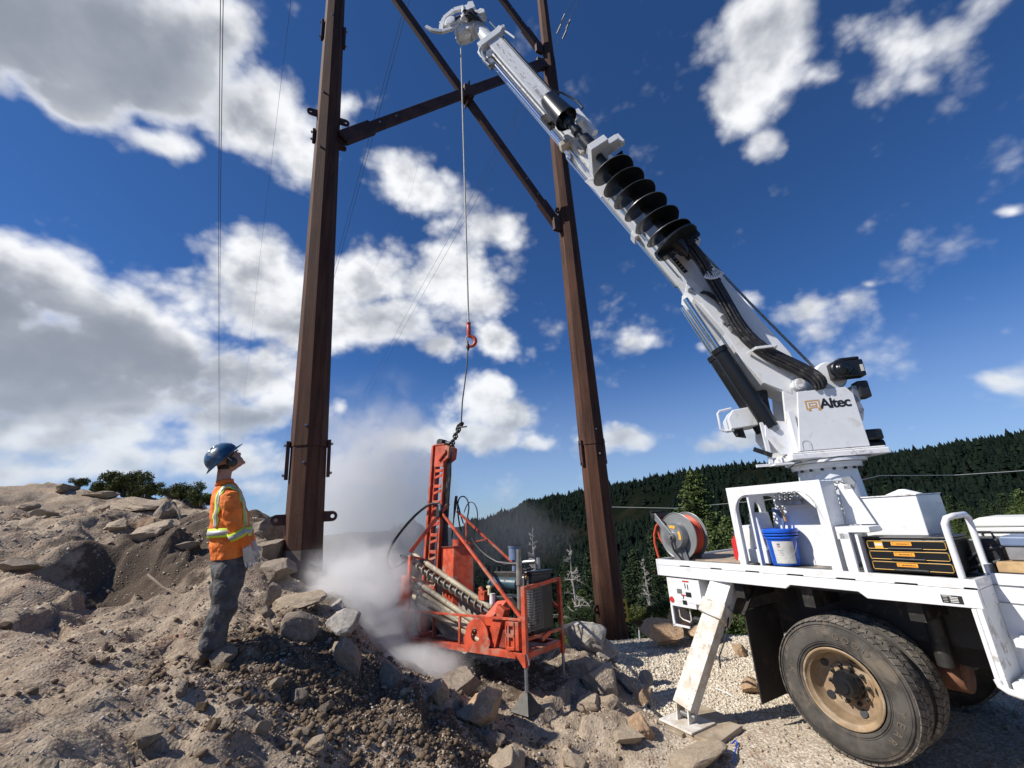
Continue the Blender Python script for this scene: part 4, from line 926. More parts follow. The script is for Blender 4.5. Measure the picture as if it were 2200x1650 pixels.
MB().cyl((.6, .5, .75), (.6, .5, 1.2), .06).cyl((.75, .95, .75), (1.5, .95, .7), .11).build('air_tank', DARKSTEEL, truck)
MB().cyl((.25, .85, .62), (.6, .85, .62), .14).build('brake_chamber', mat('rusty_cast_iron', (.20, .09, .05), .8, var=.4), truck)
MB().tube([(.15,.75,.95), (.4,.7,.8), (.7,.72,.72), (.9,.8,.9)], .02).build('brake_hose', HOSEBLK, truck)
# front end panel of the deck and the access steps
MB().box(1.06, 1.09, .038, .34, 1.424, 1.49).build('end_strip', WHITE, truck, bevel=.003)
MB().box(1.055, 1.087, .042, .34, 1.30, 1.42).build('end_skirt', WHITE_STAIN, truck, bevel=.003)
MB().box(1.068, 1.09, .34, .62, 1.30, 1.56).build('end_panel', WHITE_STAIN, truck, bevel=.003)
st = MB(); st.box(1.045, 1.075, 0, .36, .80, 1.298); st.build('step_side_wall', WHITE_STAIN, truck, bevel=.003)
MB().box(1.015, 1.044, 0, .03, .83, 1.296).build('step_side_trim', WHITE, truck, bevel=.008)
MB().tube([(1.03,.0,.86), (1.035,.0,.825), (1.07,.0,.80), (1.12,0,.79), (2.6,0,.79)], .022, 10).build('step_edge_rail', WHITE, truck)
MB().box(1.076, 2.6, .34, .36, .82, 1.50).build('step_back_wall', WHITE, truck)
MB().box(1.09, 2.6, .332, .339, 1.30, 1.305).box(1.09, 2.6, .332, .339, 1.418, 1.424).build('panel_seam', GREYMETAL, truck)
def tread(x0, x1, y0, y1, z):
    o = MB().box(x0, x1, y0, y1, z-.05, z).build('step_tread', WHITE, truck, bevel=.005); g = MB()
    n = int((x1-x0)/.05); k = int((y1-y0)/.045)
    for i in range(n):
        for j in range(k):
            cx, cy = x0+.025+i*.05+(.0125 if j % 2 else 0), y0+.02+j*.045; g.lathe((cx, cy, z), (0, 0, 1), [(0,.019), (.006,.016), (.008,.012)], 8, False)
    tag(g.build('grip_studs', WHITE_STAIN, o, fix=False), kind='stuff'); return o
tread(1.09, 2.5, .015, .33, .85); tread(1.14, 2.5, .14, .33, 1.10)
MB().box(1.16, 1.18, .02, .40, .05, .78).box(1.18, 2.5, .38, .40, .05, .78).box(1.16, 2.5, .02, .40, .04, .07).build('lower_step_box', BLACKPL, truck, bevel=.004)
MB().box(1.18, 2.4, .10, .33, .14, .18).build('lower_step', DARKSTEEL, truck)
lab = MB().box(*[TP(t6(1322,1145)).x, TP(t6(1505,1145)).x], -.004, -.001, TP(t6(1410,1218)).z, TP(t6(1410,1150)).z).build('data_plate', INK, truck)
a, b = TP(t6(1322,1145)).x, TP(t6(1505,1145)).x; z0, z1 = TP(t6(1410,1218)).z, TP(t6(1410,1150)).z; m = MB()
for i in range(4): m.box(a+(b-a)*.42, a+(b-a)*.8, -.006, -.0045, z0+(z1-z0)*(.12+.2*i), z0+(z1-z0)*(.22+.2*i)); m.box(a+(b-a)*.08, a+(b-a)*.3, -.006, -.0045, z0+(z1-z0)*(.15+.2*i), z0+(z1-z0)*(.19+.2*i))
m.box(a+(b-a)*.06, a+(b-a)*.5, -.006, -.0045, z0+(z1-z0)*.87, z0+(z1-z0)*.94); m.build('plate_print', PAPER, lab)
# grab rail at the front of the deck
ra = [TP(q, .10) for q in (t6(1540,1010), t6(1375,480))]; rb = [TP(q, .10) for q in (t6(1480,425), t6(1690,970))]
MB().tube([(ra[0].x,.06,1.49), (ra[0].x,.06,1.80), (ra[0].x+.002,.06,1.87), (ra[0].x+.02,.07,1.91), (ra[0].x+.05,.12,1.925), (ra[0].x+.05,.36,1.925), (ra[0].x+.05,.41,1.90), (ra[0].x+.05,.42,1.84), (ra[0].x+.05,.42,1.49)], .022, 12).build('grab_rail', WHITE, truck)
# mud flap and its bracket
MB().box(-.80, -.785, .02, .62, .20, 1.02).build('mud_flap', MUDFLAP, truck, bevel=.004)
MB().prism([(.0,1.0), (.05,1.02), (.42,1.30), (.36,1.30)], -.815, -.78, 'yz').box(-.82, -.78, .02, .62, 1.0, 1.03).build('flap_bracket', MUDFLAP, truck)
MB().box(-.78, .9, .62, .66, .75, 1.28).build('inner_fender', MUDFLAP, truck)
# wheels
def wheel(cy, face, dish, label=None):
    """cy: y of the tyre's outer side; face -1 looks at the camera"""
    cz, R, W = .545, .541, .26; cy0 = cy; yo, yi = cy0, cy0 - face*W
    e = bpy.data.objects.new('wheel', None); C.objects.link(e); e.parent = truck
    if label: e['label'] = label
    d = (0, -face, 0); o = (0, yo, cz)
    m = MB(); m.lathe(o, d, [(.045,.300), (.015,.315), (.004,.36), (0,.42), (.004,.465), (.018,.500), (.03,.520), (.045,.524), (W-.045,.524), (W-.03,.520), (W-.004,.46), (W,.40), (W-.03,.31), (W-.045,.300), (.045,.300)], 96, True, False)
    ty = m.build('tyre', TYRE, e)
    for r in (.338, .352, .468, .486): MB().lathe(o, d, [(.006 if r < .4 else .008,r-.0022), (.001 if r < .4 else .002,r), (.006 if r < .4 else .012,r+.0022)], 96, True, False).build('sidewall_ring', TYRE, ty)
    t = MB(); nb = 58
    for i in range(nb):
        for row, (y0, y1, off, ch) in enumerate(((.008,.066,0,.55), (.074,.126,.5,-.4), (.134,.186,0,.4), (.194,.252,.5,-.55))):
            a0 = 2*math.pi*(i+off)/nb; w = 2*math.pi/nb*.86; vs = []
            for rr in (.515, .536 if 0 < row < 3 else .533):
                for (yy, da) in ((y0, -w/2), (y0, w/2), (y1, w/2+ch*.07), (y1, -w/2+ch*.07)):
                    a = a0+da; r_ = rr - (.012 if (yy < .02 or yy > .24) and rr > .52 else 0); vs.append((r_*math.sin(a), yo-face*yy, cz+r_*math.cos(a)))
            t.add(vs, [(0,1,2,3), (4,7,6,5), (0,4,5,1), (1,5,6,2), (2,6,7,3), (3,7,4,0)])
            if False:
                ys = .012 if row == 0 else .248; vs = []
                for yy, rr in ((ys, .532), (.006 if row == 0 else .254, .497)):
                    for da in (-w*.3, w*.3): a = a0+da; vs.append((rr*math.sin(a), yo-face*yy, cz+rr*math.cos(a)))
                for yy, rr in ((ys+(.02 if row == 0 else -.02), .530), (.02 if row == 0 else .24, .497)):
                    for da in (-w*.3, w*.3): a = a0+da; vs.append((rr*math.sin(a), yo-face*yy, cz+rr*math.cos(a)))
                t.add(vs, [(0,1,3,2), (4,6,7,5), (0,4,5,1), (2,3,7,6), (0,2,6,4), (1,5,7,3)])
    tag(t.build('tread_blocks', TREAD, ty), kind='stuff')
    rim = MB()
    prof = [(.006,.306), (.002,.300), (.004,.290), (.02,.284), (.035,.262), (.06,.256), (.12,.250), (.15,.236), (.165,.205), (.168,.12)] if dish else [(.006,.306), (.002,.300), (.02,.285), (.10,.25), (.24,.25), (.255,.306)]
    rim.lathe(o, d, prof, 64, True, False); rm = rim.build('rim', MUDRIM, e)
    if dish:
        for k in range(5):
            a = rad(20+72*k); c0 = Vector((.212*math.sin(a), yo-face*.148, cz+.212*math.cos(a))); MB().lathe(c0, (math.sin(a)*-.5, face*.85, math.cos(a)*-.5), [(0,.032), (.004,.031)], 14).build('hand_hole', INK, rm)
        MB().lathe((0, yo-face*.167, cz), (0, face, 0), [(0,.168), (.006,.166), (.010,.150)], 40).build('disc', MUDRIM, rm)
        for k in range(10):
            a = rad(18+36*k); c0 = Vector((.1425*math.sin(a), yo-face*.158, cz+.1425*math.cos(a))); MB().lathe(c0, (0, face, 0), [(0,.019), (.022,.019), (.024,.012), (.045,.010)], 6, False).build('wheel_nut', DARKSTEEL, rm)
        hb = MB().lathe((0, yo-face*.158, cz), (0, face, 0), [(0,.118), (.05,.112), (.062,.10), (.10,.086), (.118,.075), (.122,.05), (.135,.045), (.138,0)], 32).build('hub', BLACK, e)
        for k in range(8):
            a = rad(45*k); c0 = Vector((.092*math.sin(a), yo-face*.10, cz+.092*math.cos(a))); MB().cyl(c0, c0+Vector((0, face*.022, 0)), .013, n=6).build('hub_bolt', BLACK, hb)
    return e, ty
w1, ty1 = wheel(0.0, -1, True, 'outer rear wheel with a mud coated dished rim'); w2, ty2 = wheel(.33, -1, False, 'inner rear wheel of the dual pair'); wheel(2.40, 1, True, 'wheel on the far side'); wheel(2.07, 1, False, 'inner wheel on the far side')
m = MB()
def arc_text(m, txt, r, a0, da, size):
    for i, ch in enumerate(txt):
        a = rad(a0+da*i); c0 = Vector((r*math.sin(a), -.0015, .545+r*math.cos(a))); tx = Vector((math.cos(a), 0, -math.sin(a))); ty = Vector((math.sin(a), 0, math.cos(a)))
        m.text(ch, size, frame(c0, tx, ty, tx.cross(ty)), .002)
arc_text(m, 'GOOD', .405, 8, 10.5, .075); arc_text(m, 'YEAR', .405, 100, 11.5, .075); arc_text(m, 'RTD', .405, -84, 6.5, .045); m.build('lettering', LETTER, ty1, fix=False)
# outrigger leg with its foot plate
LX = -1.23
A, B = Vector((-1.03, .20, 1.34)), Vector((LX-.02, -.56, .17)); d = (B-A).normalized()
leg = MB(); leg.bar(A+d*.42, B, .195, .165, up=(0, 1, .5)); lg = leg.build('outrigger_leg', WHITE_DIRTY, truck, bevel=.006)
MB().bar(A, A+d*.46, .225, .225, up=(0, 1, .5)).build('outrigger_housing', WHITE_STAIN, truck, bevel=.008)
MB().bar(A+d*.34, A+d*.50, .258, .255, up=(0, 1, .5)).build('housing_collar', WHITE_DIRTY, lg, bevel=.012)
for sx in (-.07, .07): MB().prism([(-.62,.06), (-.50,.06), (-.49,.20), (-.55,.26), (-.60,.2)], LX-.02+sx-.008, LX-.02+sx+.008, 'yz').build('foot_bracket', WHITE_DIRTY, lg)
MB().cyl((LX-.13, -.56, .12), (LX+.1, -.56, .12), .022).build('foot_pin', GREYMETAL, lg)
MB().box(LX-.22, LX+.18, -.74, -.38, .045, .065).build('foot_plate', WHITE_DIRTY, lg, bevel=.006)
MB().tube([(LX+.26,.0,.95), (LX+.26,-.1,.78), (LX+.23,-.22,.62), (LX+.20,-.2,.5)], .008, 6).build('outrigger_hose', HOSEBLK, lg)
# rear control panel box hanging under the tail
f0 = .02
cb = [TP(t5(*q), f0) for q in ((245,1150), (545,1165), (575,1335), (505,1390), (275,1345))]
x0, x1 = cb[0].x, cb[1].x+.0
pn = MB().box(x0, x1+.03, f0, f0+.18, 1.02, 1.285).box(x0, x1-.06, f0+.001, f0+.179, .965, 1.019).build('control_panel', WHITE, truck, bevel=.004)
MB().cyl((x0+.04, f0, 1.035), (x0+.04, f0-.006, 1.035), .033, n=24).build('reflector', RED, pn)
g = MB(); g.box(x0+.14, x0+.21, f0-.004, f0-.001, 1.115, 1.165).build('warning_label', GREYMETAL, pn)
MB().box(x0+.24, x0+.33, f0-.004, f0-.001, 1.25, 1.265).box(x0+.19, x0+.26, f0-.0045, f0-.001, 1.098, 1.108).build('red_label', RED, pn)
MB().box(x0+.265, x0+.275, f0-.004, f0-.001, 1.18, 1.235).box(x0+.30, x0+.31, f0-.004, f0-.001, 1.17, 1.225).box(x0+.265, x0+.34, f0-.004, f0-.001, 1.09, 1.14).box(x0+.20, x0+.26, f0-.004, f0-.001, 1.0, 1.045).build('printed_label', INK, pn)
MB().text('7', .05, frame((x0+.22, f0-.004, 1.075), (1,0,0), (0,0,1), (0,-1,0)), .001, .001).build('number', INK, pn, fix=False)
MB().box(x0, x0+.03, f0, f0+.02, .74, .965).box(x0, x0+.24, f0, f0+.02, .745, .765).build('rear_step_frame', WHITE, pn)
MB().tube([(x0+.07,f0+.06,.96), (x0+.075,f0+.06,.84), (x0+.11,f0+.06,.815), (x0+.21,f0+.06,.80), (x0+.235,f0+.06,.83), (x0+.23,f0+.06,.96)], .008, 8).build('rear_step_rung', WHITE_DIRTY, pn)
MB().cyl((x0+.25,f0+.1,.83), (x0+.34,f0+.1,.83), .035).build('trailer_socket', BLACKPL, pn)
# ---- hose reel
hc = Vector((-1.69, .42, 1.755)); reel = bpy.data.objects.new('hose_reel', None); C.objects.link(reel); reel.parent = truck
reel['label'] = 'grey hose reel with red hose at the tail of the deck'
def disc(y, r): return MB().lathe(hc+Vector((0, y, 0)), (0, 1, 0), [(0,r-.012), (-.008,r-.002), (-.004,r+.004), (.004,r+.004), (.008,r-.004), (.004,r-.012), (.004,.0)], 56).build('reel_disc', mat('reel_grey_paint', (.24,.25,.25), .4, .2, var=.1), reel)
D1 = disc(-.165, .285); D2 = disc(.045, .285)
for w in range(5):
    y = -.14+w*.035; MB().lathe(hc+Vector((0, y, 0)), (0, 1, 0), [(0,.16), (0,.232), (.005,.247), (.014,.254), (.023,.247), (.028,.232), (.034,.228)], 48, True, False).build('hose_turn', HOSERED, reel)
MB().lathe(hc+Vector((0, -.17, 0)), (0, -1, 0), [(0,.17), (.02,.168), (.075,.16), (.09,.15), (.094,.06), (.098,.05), (.13,.04), (.13,0)], 40).build('spring_case', GREYMETAL, reel)
MB().lathe(hc+Vector((0, -.28, 0)), (0, -1, 0), [(0,.035), (.02,.035), (.02,.02), (.05,.02), (.05,0)], 14).build('swivel', SILVER, reel)
for a0, a1 in ((60, 105), (-20, 30)):
    mm = MB(); n = 8; o_, i_ = [], []
    for k in range(n+1):
        a = rad(a0+(a1-a0)*k/n); o_.append((hc.x+.135*math.cos(a), hc.z+.135*math.sin(a))); i_.append((hc.x+.10*math.cos(a), hc.z+.10*math.sin(a)))
    mm.prism(o_+i_[::-1], hc.y-.268, hc.y-.2655); mm.build('caution_label', YELLOW, reel)
MB().prism([(hc.x-.10, 1.46), (hc.x+.14, 1.46), (hc.x+.05, hc.z+.04), (hc.x-.03, hc.z+.04)], hc.y-.195, hc.y-.185).build('reel_stand', GREYMETAL, reel); MB().prism([(hc.x-.10, 1.46), (hc.x+.14, 1.46), (hc.x+.05, hc.z+.04), (hc.x-.03, hc.z+.04)], hc.y+.065, hc.y+.075).build('reel_stand', GREYMETAL, reel)
ga = hc+Vector((0, -.29, .0)); gb = hc+Vector((-.245, -.28, .27))
MB().bar(ga, gb, .02, .075, up=(.7,0,.7)).build('guide_arm', GREYMETAL, reel, bevel=.004)
MB().box(gb.x-.05, gb.x+.02, gb.y-.02, gb.y+.30, gb.z-.05, gb.z+.02).build('roller_guide', BLACKPL, reel, bevel=.01)
for dz in (-.02, .04): MB().cyl((gb.x-.05, gb.y, gb.z+dz), (gb.x-.05, gb.y+.28, gb.z+dz), .014).build('roller', DARKSTEEL, reel)
MB().tube([Vector(hc)+Vector(v) for v in ((.0,-.05,.25), (-.10,-.06,.245), (-.20,-.08,.225), (-.30,-.1,.19), (-.38,-.12,.12), (-.425,-.13,.02), (-.43,-.14,-.1), (-.41,-.14,-.22), (-.395,-.14,-.29))], .0165, 10).build('loose_hose', HOSERED, reel)
MB().tube([Vector(hc)+Vector(v) for v in ((-.36,-.09,.14), (-.385,-.09,.05), (-.37,-.09,-.04), (-.32,-.09,-.11), (-.24,-.09,-.17), (-.17,-.09,-.21))], .0165, 10).build('loose_hose', HOSERED, reel)
MB().tube([Vector(hc)+Vector(v) for v in ((-.395,-.14,-.29), (-.39,-.14,-.33), (-.385,-.14,-.36))], .013, 8).build('hose_end', SILVER, reel)
MB().tube([Vector(hc)+Vector(v) for v in ((-.385,-.14,-.36), (-.385,-.14,-.42))], .016, 8).build('coupler', DARKSTEEL, reel)
MB().tube([Vector(hc)+Vector(v) for v in ((0,-.30,-.02), (.01,-.31,-.08), (.02,-.30,-.16), (.05,-.25,-.24), (.08,-.24,-.29))], .013, 8).build('feed_hose', HOSEBLK, reel)
# ---- operator platform frame
def arch(x0, x1, z0, ztop, leg_w, bar_h, y0, y1, name, m_, plane='xz', n=10, lw2=None, rnd=.16):
    lw2 = leg_w if lw2 is None else lw2
    inner = [(x0+leg_w, z0)]; zc = ztop-bar_h-rnd
    for k in range(n+1): a = math.pi - math.pi/2*k/n; inner.append((x0+leg_w+rnd+rnd*math.cos(a), zc+rnd*math.sin(a)))
    for k in range(n+1): a = math.pi/2 - math.pi/2*k/n; inner.append((x1-lw2-rnd+rnd*math.cos(a), zc+rnd*math.sin(a)))
    inner.append((x1-lw2, z0)); m = MB()
    k = len(inner)
    def P(p, y): return (p[0], y, p[1]) if plane == 'xz' else (y, p[0], p[1])
    outer = [(x0, z0)]+[(x0, zc+rnd*1.0*i/n) if 0 else (x0+(inner[i][0]-x0-leg_w)*1.0*0, z0+(ztop-z0)*i/(n+1)) for i in range(1, n+1)]+[(x0, ztop), (x1, ztop)]+[(x1, ztop-(ztop-z0)*i/(n+1)) for i in range(1, n+1)]+[(x1, z0)]
    outer = outer[:k]+[outer[-1]]*(k-len(outer)) if len(outer) < k else outer[:k-1]+[outer[-1]]
    vs = [P(p, y) for y in (y0, y1) for L in (outer, inner) for p in L]; fs = []
    for i in range(k-1): j = i+1; fs += [(i, j, j+k, i+k), (2*k+i, 3*k+i, 3*k+j, 2*k+j), (i, 2*k+i, 2*k+j, j), (k+i, k+j, 3*k+j, 3*k+i)]
    fs += [(0, k, 3*k, 2*k), (k-1, 3*k-1, 4*k-1, 2*k-1)]; m.add(vs, fs); return m.build(name, m_, truck)
PZ = 2.285
arch(-.81, .185, 1.462, PZ, .07, .09, .15, .175, 'platform_front_frame', WHITE, lw2=.085)
arch(.176, .80, 1.462, PZ-.01, .10, .10, -.81, -.785, 'platform_side_frame', WHITE, 'yz')
arch(.176, .80, 1.462, PZ-.01, .06, .10, -.60, -.58, 'platform_side_frame', WHITE, 'yz')
MB().box(.160, .184, .177, .42, 1.86, PZ-.012).box(.160,.184,.177,.25,1.462,1.86).build('platform_side_panel', WHITE, truck, bevel=.004); MB().prism([(-.05,PZ-.095),(.09,PZ-.095),(.09,PZ-.26)], .155, .172).build('frame_gusset', WHITE, truck)
MB().box(-.81, .185, .78, .80, PZ-.10, PZ-.002).build('platform_rear_rail', WHITE, truck)
# expanded metal grating of the platform: real diamonds, so the sun falls through it
g = MB(); nx, ny = 17, 9; dx, dy = .95/nx, .60/ny
for i in range(nx):
    for j in range(ny):
        cx, cy = -.79+(i+.5)*dx, .18+(j+.5)*dy
        for p, q in (((cx-dx/2, cy), (cx, cy+dy/2)), ((cx, cy+dy/2), (cx+dx/2, cy)), ((cx+dx/2, cy), (cx, cy-dy/2)), ((cx, cy-dy/2), (cx-dx/2, cy))):
            g.bar((p[0], p[1], PZ-.012), (q[0], q[1], PZ-.006), .011, .008)
tag(g.build('platform_grating', WHITE, truck, fix=False), kind='stuff')
MB().box(-.50, .155, .50, .52, 1.462, 2.13).build('splash_panel', WHITE, truck, bevel=.003)
MB().box(-.79, -.56, .30, .62, 1.475, 1.62).prism([(-.76,1.62), (-.60,1.62), (-.64,2.0), (-.72,2.0)], .34, .60).build('pedal_box', WHITE, truck, bevel=.01)
MB().prism([(-1.02,1.475), (-.86,1.475), (-.80,1.80), (-.80,1.86), (-.95,1.86), (-.98,1.80), (-.93,1.76)], .42, .66).build('seat_base', WHITE, truck, bevel=.006)
MB().prism([(-.66,1.62), (-.52,1.62), (-.44,2.02), (-.60,2.04)], .62, .66).build('seat_bracket', WHITE, truck, bevel=.006)
MB().tube([(-.50,.45,2.02), (-.44,.44,2.0), (-.40,.44,1.93), (-.42,.44,1.82), (-.45,.44,1.78)], [.02,.024,.022,.014,.01], 8).build('control_grip', BLUEGREY, truck)
MB().tube([(-.39,.40,2.08), (-.37,.40,1.98), (-.37,.42,1.90)], .010, 6).build('copper_line', GOLD, truck)
vb = MB(); vb.box(-.40, -.05, .36, .46, 2.06, 2.12)
for i in range(6): vb.cyl((-.36+i*.055, .34, 2.11), (-.36+i*.055, .34, 2.18), .016, n=8).cyl((-.38+i*.055, .34, 2.15), (-.35+i*.055, .34, 2.15), .011, n=8)
vb.cyl((-.2, .36, 2.12), (-.12, .36, 2.12), .05).build('valve_bank', SILVER, truck)
MB().prism([(.0,2.08), (.13,2.08), (.05,2.16), (-.02,2.18)], .30, .32).build('valve_bracket', WHITE, truck)
# bracket shelf, posts and steel tool box right of the platform
MB().box(.20, .47, .17, .40, 1.80, 1.85).box(.20, .30, .17, .19, 1.74, 1.80).build('shelf', WHITE, truck, bevel=.006)
MB().box(.22, .30, .17, .20, 1.462, 1.80).build('shelf_post', WHITE, truck, bevel=.004)
MB().box(.335, .36, .19, .38, 1.462, 1.80).build('shelf_post', WHITE, truck, bevel=.004)
MB().prism([(.19,1.86), (.42,1.86), (.30,2.22), (.20,2.24)], .44, .46).build('gusset_panel', WHITE, truck)
MB().prism([(.26,2.1), (.33,2.24), (.30,2.30), (.22,2.30)], .50, .53).box(.25, .31, .44, .48, 2.18, 2.22).build('deck_light', GREYMETAL, truck)
tb = MB().box(.285, .755, .5, 1.05, 1.72, 2.09).build('tool_box', WHITE, truck, bevel=.008)
MB().box(.28, .76, .49, 1.06, 2.092, 2.102).build('lid', WHITE_STAIN, tb)
MB().box(.30, .74, .55, 1.0, 1.462, 1.72).build('box_stand', BLACKPL, truck)
MB().prism([(.45,2.104), (.72,2.104), (.60,2.15), (.57,2.15)], .72, .78).build('lid_latch', WHITE, tb)
# ---- turret
PCW = TF @ Vector((-.205, 1.2, 0)); BTH = rad(12); _bd = Vector((-math.cos(BTH), math.sin(BTH), 0)); _bn = Vector((-math.sin(BTH), -math.cos(BTH), 0))
UF = frame(PCW, _bd, _bn, (0, 0, 1))            # x towards the boom, y towards the camera
def u4(x, y): return (1500+x/3, 500+y/3)
MB().lathe((0,0,1.46), (0,0,1), [(0,.50), (.02,.50), (.10,.42), (.35,.36), (.60,.31), (.93,.29), (.97,.29), (.972,.34), (.985,.345), (1.03,.345)], 48).build('pedestal', WHITE, truck, UF)
for k in range(4):
    a = rad(20+90*k); MB().prism([(.29,1.46), (.55,1.46), (.52,1.56), (.34,2.05), (.29,2.08)], -.012, .012).build('pedestal_gusset', WHITE, truck, UF @ Matrix.Rotation(a, 4, 'Z'))
mm = MB()
for k in range(18): a = rad(20*k); mm.cyl((.32*math.cos(a), .32*math.sin(a), 2.405), (.32*math.cos(a), .32*math.sin(a), 2.43), .016, n=6)
tag(mm.build('flange_bolts', DARKSTEEL, truck, UF), kind='stuff')
tu = bpy.data.objects.new('turret', None); C.objects.link(tu); tu.parent = truck
MB().cyl((0,0,2.495), (0,0,2.535), .40, n=48).build('slew_ring', WHITE, tu, UF)
MB().box(-.50, .46, -.36, .36, 2.537, 2.60).box(-.48, .44, -.345, .345, 2.60, 2.622).build('turntable_plate', WHITE_STAIN, tu, UF, bevel=.01)
MB().tube([(-.3,.37,2.53), (0,.40,2.535), (.3,.38,2.52), (.42,.3,2.50), (.46,.2,2.46)], .006, 6).build('plate_cable', HOSEBLK, tu, UF)
pan = [(.35,2.63), (-.35,2.63), (-.335,3.22), (-.28,3.315), (.225,3.315), (.30,3.2)]
sp = MB().prism([(.352,2.63), (-.345,2.63), (-.335,3.225), (-.28,3.312), (.222,3.312)], .30, .325).build('side_panel', WHITE, tu, UF, bevel=.006)
MB().prism([(.352,2.63), (-.345,2.63), (-.335,3.225), (-.28,3.312), (.222,3.312)], -.325, -.30).build('side_panel', WHITE, tu, UF, bevel=.006)
MB().box(-.33, .2, -.29, .29, 2.63, 3.18).build('turret_core', WHITE_STAIN, tu, UF)
MB().prism([(.26,2.62), (.50,2.62), (.62,2.85), (.60,2.98), (.48,3.02), (.37,3.0), (.31,3.46), (.12,3.52), (.08,3.40), (.2,3.0)], .16, .20).build('pin_cheek', WHITE, tu, UF, bevel=.006)
MB().prism([(.26,2.62), (.50,2.62), (.62,2.85), (.60,2.98), (.48,3.02), (.37,3.0), (.31,3.46), (.12,3.52), (.08,3.40), (.2,3.0)], -.20, -.16).build('pin_cheek', WHITE, tu, UF, bevel=.006)
MB().box(.30, .36, .201, .30, 2.63, 3.10).build('corner_post', WHITE, tu, UF, bevel=.004)
MB().cyl((.17,-.30,3.41), (.17,.30,3.41), .055, n=24).build('boom_pin', WHITE, tu, UF); MB().lathe((.17,.30,3.41), (0,1,0), [(0,.065), (.012,.065), (.015,.045), (.03,.045), (.03,0)], 24).build('pin_cap', WHITE_STAIN, tu, UF)
MB().cyl((.505,-.22,2.925), (.505,.225,2.925), .034, n=20).build('cylinder_pin', GREYMETAL, tu, UF)
MB().box(.60, .64, .15, .19, 2.52, 3.02).box(.60, .78, .15, .19, 2.50, 2.53).box(.35, .62, .10, .3, 2.50, 2.52).build('step_bracket', WHITE, tu, UF)
MB().bar((.60,.2,2.62), (.78,.2,2.71), .02, .05).build('foot_pedal', BLACKPL, tu, UF)
# control pod beyond the turret with its guard
MB().prism([(.60,3.02), (.92,3.0), (.93,3.14), (.86,3.24), (.62,3.26)], -.30, .0).build('control_pod', WHITE, tu, UF, bevel=.01)
MB().tube([(.86,-.05,3.27), (1.0,-.05,3.25), (1.03,-.05,3.22), (1.03,-.05,3.02), (1.0,-.05,2.99), (.88,-.05,2.99)], .014, 8).build('pod_guard', WHITE, tu, UF)
MB().tube([(.86,-.1,3.0), (.84,-.08,2.93), (.78,-.08,2.90), (.80,-.08,3.0)], .035, 8).build('pod_hose_bundle', RUBBER, tu, UF)
for k in range(5): MB().tube([(.55-.03*k,.0,3.45), (.57-.03*k,.02,3.30), (.54-.02*k,.04,3.18), (.50-.02*k,.03,3.05), (.46,.0,2.9)], .014, 6).build('turret_hose', HOSEBLK, tu, UF)
# printed name and emblem on the side panel
F_ = frame(UF @ Vector((0,0,0)), -_bd, Vector((0,0,1)), _bn)     # letters read left to right
def panel_pt(x, y): q = pixl(UF, *u4(x, y), .325); return q
a, b = panel_pt(788, 1140), panel_pt(992, 1120); c0 = (a+b)/2; top = panel_pt(800, 1072)
cap = abs(top.z-panel_pt(800, 1138).z)
FT = UF @ frame((c0.x, .3262, (a.z+top.z)/2), (-1,0,0), (0,0,1), (0,1,0))
tm_ = MB().text('Altec', cap*1.36, Matrix.Identity(4), .001, cap*.035, .88)
xs = [v.x for v in tm_.v]; sc = abs(b.x-a.x)/(max(xs)-min(xs)); tm_.v = [Vector(((v.x-(max(xs)+min(xs))/2)*sc, v.y, v.z)) for v in tm_.v]
tm_.build('lettering', INK, sp, FT, fix=False)
e0, e1 = panel_pt(683, 1082), panel_pt(778, 1082); ew = abs(e1.x-e0.x); ez1, ez0 = panel_pt(720, 1080).z, panel_pt(720, 1150).z; eh = ez1-ez0
FE = UF @ frame((e0.x, .3262, ez0), (-1,0,0), (0,0,1), (0,1,0)); m = MB(); t = ew*.09
def er(x0, x1, y0, y1): m.add([(x, y, z) for x in (x0*ew, x1*ew) for y in (y0*eh, y1*eh) for z in (0, .0012)], [(0,1,3,2), (4,6,7,5), (0,4,5,1), (2,3,7,6), (0,2,6,4), (1,5,7,3)])
er(0,1,.90,1); er(0,.09,.25,.9); er(.91,1,.0,.9); er(.80,.91,0,.10); er(.80,.88,.10,.25); er(.12,.20,.0,.25); er(.0,.12,0.15,.25); er(.20,.30,0,.1); er(.22,.78,.68,.76); er(.22,.30,.42,.68); er(.70,.78,.25,.68); er(.30,.70,.42,.50); er(.22,.70,.25,.33); er(.22,.30,.12,.25)
m.build('emblem', GOLD, sp, FE, fix=False)
mm = MB(); qa, qb = panel_pt(680, 1395), panel_pt(738, 1395); qt = panel_pt(708, 1340); n = 10
r_ = abs(qb.x-qa.x)/2; pts = [Vector((qa.x, .326, qa.z-.01))]+[Vector(((qa.x+qb.x)/2 + r_*math.cos(math.pi*k/n), .326, qt.z-r_+r_*math.sin(math.pi*k/n))) for k in range(n+1)]+[Vector((qb.x, .326, qb.z-.01))]
mm.tube(pts, .0022, 4).build('access_cover_outline', GREYMETAL, sp, UF)
